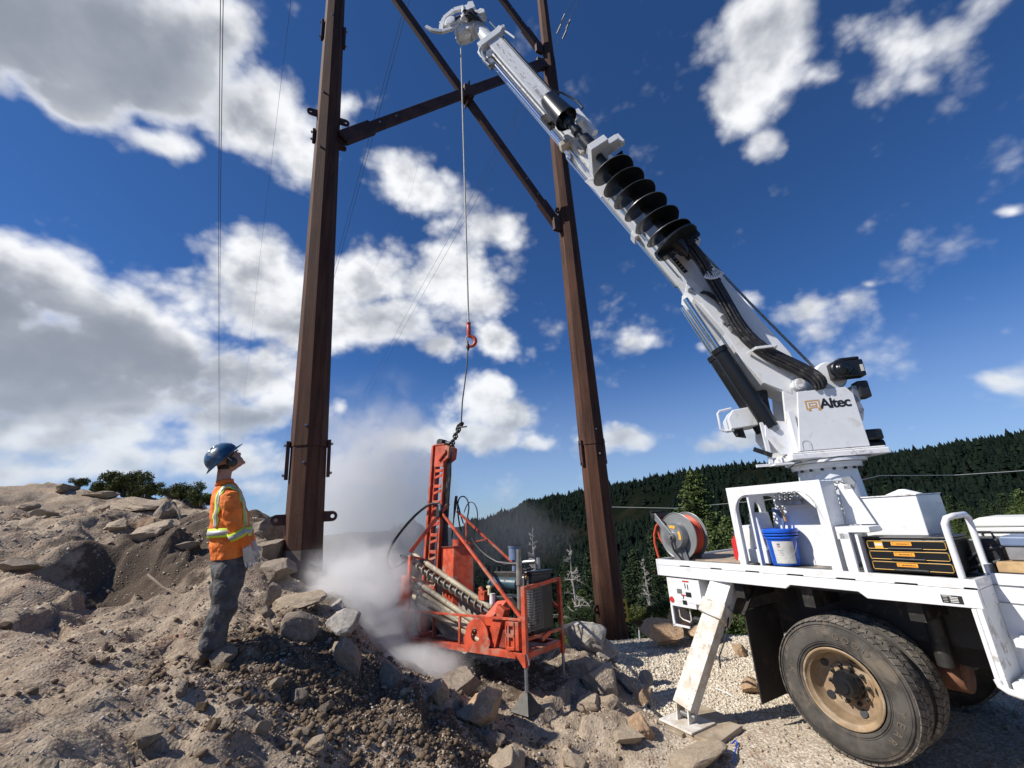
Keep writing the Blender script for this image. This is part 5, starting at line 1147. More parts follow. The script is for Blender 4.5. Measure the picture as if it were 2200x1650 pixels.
# rear motors on the turret
MB().lathe((-.24,.10,3.50), (0,1,0), [(-.30,0), (-.30,.14), (-.26,.175), (.05,.18), (.09,.16), (.10,0)], 32).build('winch_cover', WHITE, tu, UF)
wm = MB(); wm.box(-.52, -.20, .20, .34, 3.42, 3.62).box(-.50, -.28, .21, .33, 3.62, 3.66).lathe((-.27,.34,3.52), (0,1,0), [(0,.11), (.04,.105), (.05,.05), (.08,.045), (.08,0)], 20); wm.build('winch_motor', BLACK, tu, UF, bevel=.02)
MB().box(-.50, -.47, .345, .352, 3.47, 3.55).box(-.36, -.335, .345, .352, 3.54, 3.58).build('motor_label', PAPER, tu, UF)
MB().box(-.52, -.40, .18, .32, 3.17, 3.37).build('valve_block', BLACKPL, tu, UF, bevel=.02)
MB().box(-.40, -.35, .12, .30, 3.14, 3.32).build('valve_bracket', GREYMETAL, tu, UF)
MB().prism([(-.34,2.9), (-.40,2.92), (-.44,3.05), (-.42,3.15), (-.36,3.2), (-.33,3.2)], .0, .25).build('rear_fairing', WHITE_STAIN, tu, UF, bevel=.03)
MB().box(-.54, -.37, .06, .26, 2.70, 2.82).cyl((-.42,.15,2.66), (-.56,.15,2.66), .05).build('slew_motor', BLACK, tu, UF, bevel=.02)
# ------------------------------------------------------------------ boom (frame: x along the boom, y towards the camera, z up and away from its underside)
PHI = rad(64.05); _ba = _bd*math.cos(PHI) + Vector((0,0,1))*math.sin(PHI); _bu = -_bd*math.sin(PHI) + Vector((0,0,1))*math.cos(PHI)
BO = PCW + _bd*.14 + Vector((0,0,3.43)); BF = frame(BO, _ba, _bn, _bu)
def b3(x, y): return (1200+x/3.3, 250+y/3.3)
def b2_(x, y): return (900+x/3.667, y/3.667)
def BPt(q, y=.22): return pixl(BF, q[0], q[1], y)
boom = bpy.data.objects.new('boom', None); C.objects.link(boom); boom.parent = truck; boom['label'] = 'raised white telescopic boom carrying a black auger'
def bb(m, name, mt, bevel=0, **k): return m.build(name, mt, boom, BF, bevel=bevel, **k)
# base knuckle and outer section
side = [(-.10,-.07), (-.06,-.16), (.22,-.30), (.55,-.30), (1.0,-.25), (1.62,-.27), (1.85,-.20), (5.05,-.17), (5.05,.20), (1.5,.21), (.35,.19), (.02,.11), (-.10,.05)]
bb(MB().prism(side, -.19, .19), 'outer_section', WHITE, .012)
bb(MB().prism([(-.06,-.13), (.22,-.30), (.60,-.32), (.9,-.27), (1.5,-.24), (1.75,-.30), (1.85,-.22), (1.9,-.13), (1.5,-.09), (.7,-.12), (.1,-.02)], .192, .204), 'reinforcement_plate', WHITE, .004)
bb(MB().prism([(-.06,-.13), (.22,-.30), (.60,-.32), (.9,-.27), (1.5,-.24), (1.75,-.30), (1.85,-.22), (1.9,-.13), (1.5,-.09), (.7,-.12), (.1,-.02)], -.204, -.192), 'reinforcement_plate', WHITE, .004)
bb(MB().cyl((1.72,.19,-.25), (1.72,.225,-.25), .035, n=16), 'lift_pin', GREYMETAL)
for z in (-.172, ): bb(MB().box(2.2, 5.0, .10, .17, z-.012, z-.002), 'wear_strip', WHITE_STAIN)
bb(MB().cyl((2.0,-.14,-.22), (5.0,-.14,-.22), .022).cyl((2.0,.12,-.21), (5.0,.12,-.21), .016), 'guide_tube', CHROME)
bb(MB().box(2.98, 3.12, .04, .235, -.25, -.13).box(2.98, 3.1, -.235, -.04, -.25, -.13), 'pad_bracket', WHITE, .01)
bb(MB().box(4.95, 5.10, -.225, .225, -.20, .235), 'section_collar', WHITE, .01)
bb(MB().box(4.93, 5.02, .10, .245, -.33, -.18).box(4.6, 4.9, .18, .24, -.17,-.10), 'wear_pad_housing', WHITE_DIRTY, .008)
bb(MB().box(4.60, 4.66, .193, .2, -.115, -.085), 'tie_slot', DARKSTEEL)
# middle section with the extension cylinder below it
bb(MB().box(5.05, 8.02, -.145, .145, -.10, .17), 'middle_section', WHITE, .012)
bb(MB().box(5.1, 7.95, .146, .150, .125, .135).box(5.1, 7.95, .146, .150, -.07, -.06), 'weld_seam', WHITE_STAIN)
bb(MB().cyl((4.9,.06,-.205), (7.8,.06,-.205), .045, n=20).cyl((4.9,-.08,-.19), (7.8,-.08,-.19), .035, n=16), 'extension_cylinder', CHROME)
bb(MB().cyl((5.1,.13,-.15), (7.7,.13,-.15), .018).cyl((5.1,.0,-.15), (7.7,0,-.15), .014), 'cylinder_line', WHITE_STAIN)
bb(MB().box(7.70, 7.92, -.12, .13, -.27, -.10).box(7.55, 7.70, .02, .12, -.30, -.2), 'cylinder_mount', SILVER, .012)
bb(MB().cyl((7.55,.1,-.31), (7.75,.12,-.34), .035), 'sheave_roller', SILVER)
sc_ = MB()
rs = np.random.RandomState(4)
for k in range(26):
    x = 7.0+rs.uniform(-.5,.85); z = .02+(7.9-x)*-.02+rs.normal()*.02; sc_.box(x, x+rs.uniform(.02,.09), .1455, .147, z, z+rs.uniform(.004,.02))
sc_.box(6.42, 6.45, .1455, .147, -.02, .06).box(6.08, 6.38, .1455, .1465, -.03, .03); bb(sc_, 'worn_decal', mat('scuffed_decal', (.46,.455,.45), .6, var=.3))
# collar plate at the outer end, inner round section, boom tip
bb(MB().prism([(8.0,-.24), (8.14,-.26), (8.16,-.12), (8.18,.16), (8.22,.28), (8.10,.30), (8.03,.20)], -.16, .18), 'end_collar', WHITE, .012)
bb(MB().lathe((8.1,.1,.30), (0,1,0), [(-.03,.035), (.1,.035), (.1,.018), (-.03,.018)], 18), 'collar_eye', WHITE)
bb(MB().cyl((8.02,.15,.30), (7.72,.15,.34), .018), 'collar_rod', WHITE); bb(MB().tube([(8.0,.15,-.26), (7.92,.16,-.33), (7.80,.16,-.35), (7.66,.16,-.33)], [.03,.03,.02,.012]), 'collar_horn', WHITE)
bb(MB().lathe((8.0,0,.03), (1,0,0), [(0,.125), (.78,.122), (.79,.10)], 32), 'inner_section', WHITE)
bb(MB().tube([(8.15,-.1,.2), (8.5,-.12,.22), (8.8,-.1,.17)], .03, 8), 'tip_hose', RUBBER)
bb(MB().prism([(8.70,-.20), (8.78,-.24), (9.05,-.22), (9.12,-.10), (9.10,.14), (8.98,.20), (8.74,.16)], -.15, -.13).prism([(8.70,-.20), (8.78,-.24), (9.05,-.22), (9.12,-.10), (9.10,.14), (8.98,.20), (8.74,.16)], .10, .125).box(8.72, 8.78, -.15, .12, -.15, .15), 'tip_head', WHITE, .01)
bb(MB().lathe((8.92,-.03,-.27), (0,1,0), [(-.05,.145), (-.035,.145), (-.02,.11), (.02,.11), (.035,.145), (.05,.145)], 28), 'tip_sheave', WHITE_STAIN)
bb(MB().lathe((8.80,-.06,-.16), (.35,.25,-.9), [(0,.13), (.10,.16), (.22,.15), (.27,.10), (.28,0)], 14, False), 'sheave_guard', WHITE, .01)
# pole guide claws and tangle of hoses at the tip
def claw(pts, w, y, name='pole_claw'):
    m = MB(); P = [Vector((p[0], y + (p[2] if len(p) > 2 else 0), p[1])) for p in pts]
    for i in range(len(P)-1): m.bar(P[i], P[i+1], .05, w*(1-.5*i/len(P)), up=(P[i+1]-P[i]).cross(Vector((0,1,0))))
    return bb(m, name, WHITE, .006)
claw([(9.08,.10), (9.28,.02), (9.38,-.16), (9.34,-.40), (9.18,-.56), (9.02,-.62)], .12, .12)
claw([(8.98,-.20), (9.00,-.36), (9.10,-.50), (9.24,-.52)], .10, .16)
claw([(8.96,-.28,.04), (8.90,-.46,.06), (8.92,-.64,.1), (9.04,-.78,.14), (9.2,-.84,.16)], .09, .10)
bb(MB().prism([(9.02,.02), (9.20,.0), (9.34,.16), (9.28,.24), (9.10,.20)], .05, .14), 'claw_bracket', WHITE, .01)
bb(MB().lathe((9.05,.19,-.38), (0,1,0), [(-.03,.10), (.03,.10), (.035,.07), (.035,0)], 20), 'claw_motor', WHITE, .004)
bb(MB().cyl((8.88,.20,-.16), (9.16,.18,-.02), .045, n=16), 'tilt_cylinder', WHITE)
for k in range(5): bb(MB().tube([(8.85+.03*k,.15,.12), (8.95+.02*k,.20+.01*k,.02-.02*k), (8.98,.22,-.08-.02*k), (9.04,.2,-.2-.02*k), (8.98,.17,-.3)], .012, 6), 'tip_hose', HOSEBLK if k != 2 else HOSERED)
bb(MB().box(8.82, 8.96, .13, .22, -.10, .06).cyl((8.9,.13,-.02), (8.9,.26,-.02), .04), 'tip_dark_box', BLACKPL, .01)  # dark box added to break up the white tip, standing in for claw shade
for k in range(4): bb(MB().tube([(8.5+.05*k,.14,.10), (8.7,.19,.08-.03*k), (8.86,.24,-.02*k), (9.0,.21,-.10-.03*k), (9.1,.16,-.02-.06*k)], .014, 6), 'tip_hose', HOSEBLK)  # more black hoses, added to darken the white tip the same way
bb(MB().lathe((9.0,.13,.06), (0,1,0), [(0,.055), (.06,.05), (.065,.03), (.065,0)], 14), 'tip_pin', DARKSTEEL)
bb(MB().prism([(8.86,.14), (8.96,.12), (8.98,.25), (8.88,.30), (8.80,.26)], -.02, .14), 'tip_ear', WHITE_STAIN, .01)
# auger with its motor, stowed along the near side of the boom
AY, AZ_ = .56, -.145
bb(MB().lathe((5.58,AY-.02,-.135), (-1,0,0), [(0,.08), (.0,.125), (.02,.135), (.50,.175), (.54,.185), (.545,.170), (.50,.160), (.45,.10), (.45,0)], 40), 'auger_motor', BLACK)
bb(MB().lathe((5.1,AY,AZ_), (-1,0,0), [(0,.06), (.12,.065), (.14,.085), (.20,.085), (.22,.055), (.32,.055), (.34,.075), (.42,.075), (.44,.05), (.56,.05), (.58,.10), (.78,.105), (.80,.08)], 24), 'kelly_shaft', BLACK)
bb(MB().lathe((4.30,AY,AZ_), (-1,0,0), [(0,.10), (.02,.10), (.03,.07), (.07,.07), (.08,.085), (.12,.085), (.12,.05)], 24), 'shaft_collar', SILVER)
bb(MB().box(5.0, 5.25, .19, .40, .10, .20).box(4.9, 4.97, .30, .5, -.02, .12).cyl((4.9,.45,.12), (4.6,.45,.10), .05), 'auger_swing_arm', WHITE, .01)
bb(MB().tube([(5.5,.44,-.1), (5.75,.4,-.05), (5.95,.3,.05), (6.02,.25,.15), (5.9,.22,.26), (5.6,.2,.36), (5.35,.25,.33), (5.25,.3,.2)], .016, 8).tube([(5.5,.5,-.2), (5.7,.42,-.2), (5.9,.3,-.12), (6.0,.25,.0), (6.0,.25,.12)], .016, 8), 'motor_hose', HOSEBLK)
bb(MB().box(5.2,5.5,.36,.42,-.36,-.26).cyl((5.3,.42,-.31), (5.3,.46,-.31), .04), 'motor_fitting', BLACKPL)
# auger holder
bb(MB().box(4.10, 4.22, .20, .76, -.26, .02).box(3.72, 4.12, .19, .215, -.36, -.05), 'auger_holder', WHITE, .01)
bb(MB().box(4.10, 4.20, .45, .66, .02, .20).box(4.06, 4.24, .5, .6, .20, .27), 'holder_arm', WHITE, .01)
bb(MB().prism([(3.6,-.32), (4.12,-.40), (4.12,-.1), (3.7,-.08)], .216, .235), 'holder_plate', WHITE_STAIN, .006)
# flighting: a true helix on a core
n_t, a0_, a1_ = 6.5, 3.93, 2.22; RA = .285; N_ = int(n_t*40); vs = []; fs = []
for i in range(N_+1):
    t = i/N_; x = a0_ + (a1_-a0_)*t; a = 2*math.pi*n_t*t + 1.4
    for r in (.05, RA):
        for dx in (-.006, .006): vs.append((x+dx, AY + r*math.cos(a), AZ_ + r*math.sin(a)))
for i in range(N_):
    b = i*4
    for q in ((0,2,6,4), (1,5,7,3), (2,3,7,6), (0,4,5,1)): fs.append(tuple(b+k for k in q))
au = MB(); au.add(vs, fs, True); fl = bb(au, 'auger_flighting', BLACK)
bb(MB().tube([(a0_+(a1_-a0_)*i/N_, AY+RA*math.cos(2*math.pi*n_t*i/N_+1.4), AZ_+RA*math.sin(2*math.pi*n_t*i/N_+1.4)) for i in range(0, N_+1, 2)], .0065, 5), 'flight_edge', mat('flight_edge_highlight', (.16,.155,.15), .4, .6))  # steel rim tube; its paler colour stands for the highlight along the edges
bb(MB().cyl((4.1,AY,AZ_), (2.15,AY,AZ_), .055, n=20), 'auger_core', BLACK)
bb(MB().lathe((2.28,AY,AZ_), (-1,0,0), [(0,.30), (.03,.30), (.05,.10), (.2,.06), (.26,0)], 24).box(2.18,2.3,AY-.03,AY+.03,AZ_-.3,AZ_+.3), 'auger_bit', BLACK)
for k in range(6):
    z = AZ_-.27+.1*k; bb(MB().cyl((2.24,AY,z), (2.12,AY+.02,z), .022, .008, n=6), 'auger_tooth', DARKSTEEL)
# lift cylinder under the boom
ct = Vector((1.72, 0, -.25)); 
A_ = BF @ Vector((1.68, .0, -.34)); B_ = UF @ Vector((.505, 0, 2.925)); dd = (B_-A_).normalized(); Lc = (B_-A_).length
cy = bpy.data.objects.new('lift_cylinder', None); C.objects.link(cy); cy.parent = truck
for off in (.13, -.13):
    o_ = _bn*off; I4 = Matrix.Identity(4)
    MB().cyl(A_+o_, A_+o_+dd*(Lc*.5), .038, n=20).build('piston_rod', CHROME, cy, I4); MB().cyl(A_+o_+dd*(Lc*.42), B_+o_-dd*.03, .095, n=28).build('barrel', BLACK, cy, I4)
    MB().cyl(A_+o_+dd*(Lc*.41), A_+o_+dd*(Lc*.44), .105, n=28).build('gland', BLACK, cy, I4)
# load decal, angle indicator, hose track, winch line
d0, d1 = BPt(b3(675,1030), .193), BPt(b3(815,1170), .193)
bb(MB().box(1.98, 2.55, .1925, .194, -.155, -.10), 'warning_decal', INK)
mm = MB()
for k in range(9): mm.box(2.02+.055*k, 2.05+.055*k, .1945, .1952, -.148, -.105)
bb(mm, 'decal_text', GREYMETAL); bb(MB().box(2.40,2.54,.1945,.1952,-.15,-.105), 'decal_header', BLUEGREY)
fc = BPt(b3(1085,1070), .42); mm = MB(); n = 12; R1 = .17
def fan(r): return [(fc.x + r*math.cos(rad(150)+rad(100)*k/n), fc.z + r*math.sin(rad(150)+rad(100)*k/n)) for k in range(n+1)]
bb(MB().prism([(fc.x+.03, fc.z)]+[( fc.x + R1*math.cos(rad(155)+rad(95)*k/n), fc.z + R1*math.sin(rad(155)+rad(95)*k/n)) for k in range(n+1)], .41, .42), 'angle_indicator', WHITE)
mm = MB()
for k in range(8):
    a = rad(162+11.5*k); mm.bar((fc.x+.05*math.cos(a), .4225, fc.z+.05*math.sin(a)), (fc.x+.155*math.cos(a), .4225, fc.z+.155*math.sin(a)), .002, .004, up=(0,1,0))
    mm.cyl((fc.x+.125*math.cos(a+.05), .42, fc.z+.125*math.sin(a+.05)), (fc.x+.125*math.cos(a+.05), .4235, fc.z+.125*math.sin(a+.05)), .006, n=6)
bb(mm, 'indicator_marks', INK); bb(MB().cyl((fc.x,.2,fc.z), (fc.x,.425,fc.z), .018), 'indicator_pivot', BLACKPL)
# hoses running down the near side in a black sleeve
def hose_path(off, zo): 
    pts = [(2.2,.42), (1.95,.40), (1.75,.34), (1.55,.30), (1.3,.28), (1.1,.27), (.9,.27), (.7,.26), (.45,.26), (.25,.27), (.05,.29), (-.1,.30), (-.18,.29)]
    zz = [.02, .02, .0, -.01, -.05, -.09, -.12, -.12, -.05, .05, .13, .16, .10]
    return [(p[0], p[1]+off, z+zo) for p, z in zip(pts, zz)]
m = MB(); m.tube(hose_path(0, 0), [.05,.055,.06,.065,.07,.075,.085,.085,.085,.085,.085,.08,.07], 12); hs_ = bb(m, 'hose_sleeve', mat('braided_sleeve', (.016,.016,.018), .6, var=.5, vscale=40, bump=.8, bscale=60), mods=(('SUBSURF', dict(levels=2, render_levels=2)),))
for i, (o_, z_) in enumerate(((.03,.06), (.05,.03), (.06,0), (.05,-.04), (.03,-.07))): bb(MB().tube([(p[0], p[1]+.02, p[2]) for p in hose_path(o_, z_)], .018, 6), 'bundle_hose', HOSEBLK, mods=(('SUBSURF', dict(levels=1, render_levels=1)),))
for i in range(4): bb(MB().tube([(2.32,.30,.08-.03*i), (2.1,.38,.06-.03*i), (1.9,.40,.05-.03*i), (1.7,.36,.02-.02*i)], .013, 6), 'jumper_hose', HOSEBLK)
for i in range(3): bb(MB().tube([(1.62,.21,-.17+.02*i), (1.55,.25,-.14+.02*i), (1.4,.27,-.11+.02*i), (1.2,.27,-.1+.02*i)], .010, 6), 'jumper_hose', HOSEBLK)
bb(MB().bar((.62,.22,-.22), (.60,.38,-.18), .03).bar((.60,.38,-.18), (.50,.38,.02), .03).bar((.50,.38,.02), (.49,.21,.05), .03), 'hose_clamp', WHITE, .003)
bb(MB().box(1.05,1.2,.205,.24,-.19,-.12).box(.95,1.02,.205,.25,-.21,-.15).cyl((1.1,.2,-.2), (1.1,.27,-.22), .015), 'fitting_bracket', SILVER, .004)
bb(MB().box(2.25,2.45,.2,.32,.08,.20).box(2.10,2.36,.21,.30,-.02,.08), 'hose_manifold', BLACKPL, .01)
bb(MB().cyl((1.62,.22,.06), (1.62,.30,.06), .05, n=20), 'hose_reel', BLACKPL)
bb(MB().bar((2.75,.1,.24), (2.30,.16,.30), .03).box(2.28,2.36,.05,.2,.21,.32), 'rope_guide', WHITE_STAIN, .003)
ra_ = BF @ Vector((2.36,.12,.25)); rb_ = UF @ Vector((-.17,.0,3.66)); MB().tube([ra_, ra_.lerp(rb_, .5)-Vector((0,0,.03)), rb_], .016, 8).build('winch_line', ROPEGREY, truck, Matrix.Identity(4))
bb(MB().cyl((2.4,.12,.23), (8.7,.05,.25), .012, n=6), 'winch_line', ROPEGREY)
bb(MB().tube([(5.3,.12,.20), (6.5,.12,.20), (7.9,.12,.20)], .016, 6), 'boom_hose', HOSEBLK)
bb(MB().box(4.5,5.0,-.1,.19,.20,.23), 'hose_cover', WHITE_STAIN, .006)

# ------------------------------------------------------------------ hoist line, hook and sling (hang freely: things of their own)
tipW = BF @ Vector((8.92,-.03,-.27))
hx_, hy_ = None, None
# the line drops straight down from the left side of the tip sheave
nI = _bn; q = atY(989, 62, 1.0); rr_ = ray(989, 62); tt = (nI.dot(tipW) - nI.dot(Vector(CAM)))/nI.dot(Vector(rr_)); L0 = Vector(CAM) + Vector(rr_)*tt
LFR = frame((L0.x, L0.y, 0), (1,0,0), (0,1,0), (0,0,1))
zH = pixl(LFR, 1003, 705).z
hl = empty('hoist_line', Matrix.Translation((L0.x, L0.y, zH)), 'pale hoist rope hanging from the boom tip with an orange hook at its end', 'crane rope')
MB().tube([(0,0,.05), (0,0,(L0.z-zH)*.5), (0,0,L0.z-zH)], .0135, 8).build('rope', ROPE, hl)
hk = MB(); hk.lathe((0,0,.10), (0,0,-1), [(0,.012), (.01,.034), (.03,.036), (.05,.026), (.06,.030), (.20,.034), (.22,.026), (.25,.024)], 16); ho = hk.build('hook_socket', HOSERED, hl)
hpts = [(0,0,-.12)]; 
for k in range(15): a = rad(100-17*k); hpts.append((.012+.085*math.cos(a)*1.0, 0, -.225+.085*math.sin(a)))
MB().tube(hpts, [.026]+[.024+.012*math.sin(math.pi*k/14) - .010*(k/14) for k in range(15)], 10).build('hook', HOSERED, hl, mods=(('SUBSURF', dict(levels=1, render_levels=1)),))
MB().tube([(-.035,0,-.13), (-.055,0,-.19), (-.062,0,-.24)], .008, 6).build('latch', SILVER, hl)
# ------------------------------------------------------------------ drill rig (frame: x to the right along its front, y away from the camera, z up)
_az = rad(55); U_ = Vector((.03,.06,1)).normalized(); _l = Vector((-math.sin(_az), math.cos(_az), 0)); _l = (_l - U_*_l.dot(U_)).normalized(); _rx = -_l; _ry = U_.cross(_rx)
RO = Vector(atY(1130, 1430, 5.2)); RF = frame(RO, _rx, _ry, U_)
rig = empty('drill_rig', RF, 'red orange skid mounted drill rig wrapped in dust, its mast under the hook', 'drill rig')
def z1(x, y): return (800+x/2.75, 900+y/2.75)
def ze(x, y): return (1020+x/4.341, 1080+y/4.341)
def z8(x, y): return (820+x/4.855, 1080+y/4.855)
def RP(q, y=0.0): return pixl(RF, q[0], q[1], y)
W_, D_2, TB, TR = 1.92, .78, .115, .423
def rb(m, name, mt=ORANGE, bevel=.003, **k): return m.build(name, mt, rig, bevel=bevel, **k)
# skid base
rb(MB().box(-W_, -.12, -.02, .05, .048, .113), 'front_beam'); rb(MB().box(-W_, -.1, D_2-.05, D_2+.02, .048, .113), 'rear_beam')
rb(MB().box(-.08, .0, .0, D_2, .05, .113), 'side_beam'); rb(MB().box(-W_, -W_+.08, .05, D_2-.05, .05, .112), 'side_beam')
rb(MB().prism([(-.14,.113), (.015,.113), (.015,-.02), (-.01,-.02)], -.03, -.022), 'corner_gusset'); rb(MB().prism([(0,.113), (.12,.113), (.01,-.02), (0,-.02)], .016, .024, 'yz'), 'corner_gusset')
rb(MB().box(-W_+.08, -.1, .05, D_2-.05, .06, .075), 'skid_floor', ORANGE_DARK)
for x in (-1.5,-1.0,-.5): rb(MB().box(x, x+.05, .05, D_2-.05, .03, .06), 'floor_joist', ORANGE_DARK)
# corner posts and hand rails
rb(MB().box(-.03, .022, -.02, .03, -.02, .755), 'corner_post'); rb(MB().box(-.02, .022, D_2-.03, D_2+.02, -.02, .80), 'corner_post')
rb(MB().bar((-.0,.03,.735), (-.0,D_2-.03,.785), .03, .045), 'cage_top_rail'); rb(MB().box(-.015,.015,.03,D_2-.03,.22,.25), 'cage_rail')
rb(MB().bar((-W_+.03,-.0,.415), (-.03,-.0,.423), .022, .026), 'front_rail'); rb(MB().box(-.965,-.935,-.012,.012,.113,.41), 'rail_post'); rb(MB().box(-W_,-W_+.05,-.02,.03,-.02,1.10), 'corner_post')
rb(MB().prism([(-W_-.20,.42), (-W_-.04,.42), (-W_-.02,.82), (-W_-.15,.84)], .02, .12), 'left_panel'); rb(MB().box(-W_-.02,-W_+.09,-.03,.0,.395,.425), 'rail_bracket')
rb(MB().box(-W_+.0,-W_+.05,D_2-.03,D_2+.02,.1,1.05), 'corner_post')
# legs reaching the pit floor
def leg_(x, y, z, foot, label=None):
    o = rb(MB().cyl((x,y,.1), (x,y,z), .019, n=12), 'leg', GREYMETAL, 0)
    if foot: MB().add([(x-.14,y-.10,z-.01), (x+.10,y-.13,z-.01), (x+.14,y+.09,z-.01), (x-.10,y+.13,z-.01), (x-.022,y-.022,z+.15), (x+.022,y-.022,z+.15), (x+.022,y+.022,z+.15), (x-.022,y+.022,z+.15)], [(0,3,2,1), (0,1,5,4), (1,2,6,5), (2,3,7,6), (3,0,4,7), (4,5,6,7)]).build('foot_plate', DARKSTEEL, o)
zf = RP((1131,1530)).z
leg_(.0, -.0, zf+.02, True); leg_(.0, D_2, -.75, False); leg_(-W_+.02, .0, -.5, False); leg_(-W_+.02, D_2, -.6, False)
# cage mesh at the right end: real crossing wires
g = MB()
for k in range(13): y = .03+(D_2*.45)*k/12; g.bar((.0,y,.30), (.0,y,.74), .0025)
for k in range(14): z = .30+.44*k/13; g.bar((.003,.03,z), (.003,D_2*.45,z+.01), .0022)
tag(rb(g, 'cage_mesh', GREYMETAL, 0, fix=False), kind='stuff')
# mast
MX, MY = RP((955,1100), .42).x, .42
mb, mt_ = RP((938,1240), MY), RP((956,955), MY)
ax = Vector((mt_.x-mb.x, 0, mt_.z-mb.z)).normalized(); sx = Vector((0,1,0)).cross(ax)*1.0
sx = Vector((ax.z, 0, -ax.x)); MB0 = Vector((mb.x, MY, mb.z)) - ax*.9; ML = (Vector((mt_.x,MY,mt_.z))-MB0).length
MF = RF @ frame(MB0, sx, (0,1,0), ax) @ Matrix.Diagonal((1.22, 1.15, 1.0, 1.0))
def mm_(m, name, mt=ORANGE, bevel=.003, **k): return m.build(name, mt, mastp, MF, bevel=bevel, **k)
mastp = bpy.data.objects.new('mast', None); C.objects.link(mastp); mastp.parent = rig; mastp['label'] = 'upright red mast with ladder-like cut-outs'
mm_(MB().box(-.115,-.085,-.09,-.02,0,ML), 'mast_rail'); mm_(MB().box(.065,.09,-.09,-.03,0,ML-.22), 'mast_rail')
mm_(MB().box(-.12,-.09,-.125,-.092,0,ML-.03), 'mast_guide')
mm_(MB().box(-.085,-.055,-.095,-.085,.3,ML-.3), 'mast_stile'); mm_(MB().box(-.16,-.12,.0,.06,0,ML-.02), 'mast_rear_rail', ORANGE_DARK)
k = 0; z = ML-.42
while z > .55:
    mm_(MB().bar((-.085,-.085,z), (.06,-.085,z+(.05 if k % 2 else 0)), .02, .035 if k % 2 else .045), 'rung'); z -= .115; k += 1
mm_(MB().prism([(-.085,ML-.36), (.085,ML-.36), (.085,ML-.03), (-.085,ML-.03)], -.10, -.088), 'head_plate')
mm_(MB().prism([(.07,ML-.30), (.16,ML-.24), (.17,ML-.08), (.11,ML-.04), (.07,ML-.06)], -.10, .06), 'head_bracket')
mm_(MB().prism([(.02,ML-.28), (.13,ML-.16), (.13,ML-.12), (.05,ML-.20)], -.125, -.10), 'guide_fin')
mm_(MB().box(-.12,.09,-.11,.10,ML-.03,ML-.015), 'top_plate'); mm_(MB().lathe((-.03,-.03,ML+.03), (0,1,0), [(-.05,.05), (.06,.05), (.06,0)], 16).cyl((.02,0,ML+.02), (.10,0,ML+.0), .03), 'top_sprocket', DARKSTEEL, 0)
mm_(MB().cyl((.10,-.02,.2), (.10,-.02,ML-.35), .016).cyl((.13,.0,.2), (.12,.0,ML-.3), .012), 'feed_chain', DARKSTEEL, 0)
for dx in (.11, .135, .155): mm_(MB().tube([(dx,-.05,ML-.1), (dx+.02,-.05,ML-.5), (dx-.01,-.04,ML-1.1), (dx+.03,0,.9), (dx+.06,.05,.6)], .012, 6), 'mast_hose', HOSEBLK, 0)
# struts from the mast to the frame corners
q = RP(z1(400,560), .30); HUB = Vector((q.x, .30, q.z))
cl = RP(z1(222,790), 0); CLW = Vector((-W_+.03, 0, 1.09))
rb(MB().bar(HUB, (cl.x, 0, cl.z), .04, .055), 'strut'); rb(MB().bar(HUB+Vector((.05,0,0)), (-.03,.0,.43), .032), 'strut')
q2 = RP(z1(500,545), .5); q3 = RP(z1(820,840), .75); rb(MB().bar((q2.x,.5,q2.z), (q3.x,.75,q3.z), .032), 'strut'); rb(MB().bar((q3.x,.75,q3.z), (.0,D_2,.43), .032), 'strut')
q4 = RP(z1(515,745), .45); q5 = RP(z1(675,712), .62); rb(MB().bar((q4.x,.45,q4.z), (q5.x,.62,q5.z), .02, .02), 'cross_strut')
q6, q7 = RP(z1(555,590), .45), RP(z1(555,740), .45); rb(MB().bar((q6.x,.45,q6.z), (q7.x,.45,q7.z), .018), 'cross_strut')
rb(MB().bar(HUB+Vector((0,0,.0)), HUB+Vector((.07,.1,.14)), .05, .05), 'strut_bracket')
rb(MB().box(HUB.x-.03,HUB.x+.04,.24,.34,HUB.z-.05,HUB.z+.12), 'valve_cluster', DARKSTEEL, .006)
# big air hose loop on the left
def RH(pts, y): return [Vector((RP(z1(*p), y).x, y, RP(z1(*p), y).z)) for p in pts]
rb(MB().tube(RH([(398,500),(370,495),(320,510),(250,570),(180,650),(120,730),(95,790),(88,830),(92,865),(110,882),(140,880),(170,862),(195,840)], .22), .020, 10), 'air_hose', HOSEBLK, 0, mods=(('SUBSURF', dict(levels=1, render_levels=1)),))
rb(MB().cyl(RH([(398,500)], .22)[0], RH([(400,540)], .22)[0], .018), 'hose_fitting', SILVER, 0)
# thin hose hanging on the left rail
rb(MB().tube(RH([(262,1020),(258,1080),(256,1150),(258,1210),(268,1250),(285,1290)], -.03), .006, 6), 'thin_hose', HOSEBLK, 0)
# looped hoses behind the mast
rb(MB().tube(RH([(490,460),(505,500),(530,600),(545,640),(560,590),(575,520),(560,465),(530,452),(508,470),(500,520),(515,640),(530,670)], .55), .012, 8), 'loop_hose', HOSEBLK, 0, mods=(('SUBSURF', dict(levels=1, render_levels=1)),))
rb(MB().tube(RH([(540,560),(555,510),(575,488),(600,492),(620,530),(624,590),(610,650),(590,700)], .55), .009, 8), 'loop_hose', HOSEBLK, 0, mods=(('SUBSURF', dict(levels=1, render_levels=1)),))
for i in range(4): rb(MB().tube(RH([(470,690+5*i),(480,600),(485+4*i,500),(492+3*i,455)], .50), .009, 6), 'mast_line', HOSEBLK, 0)
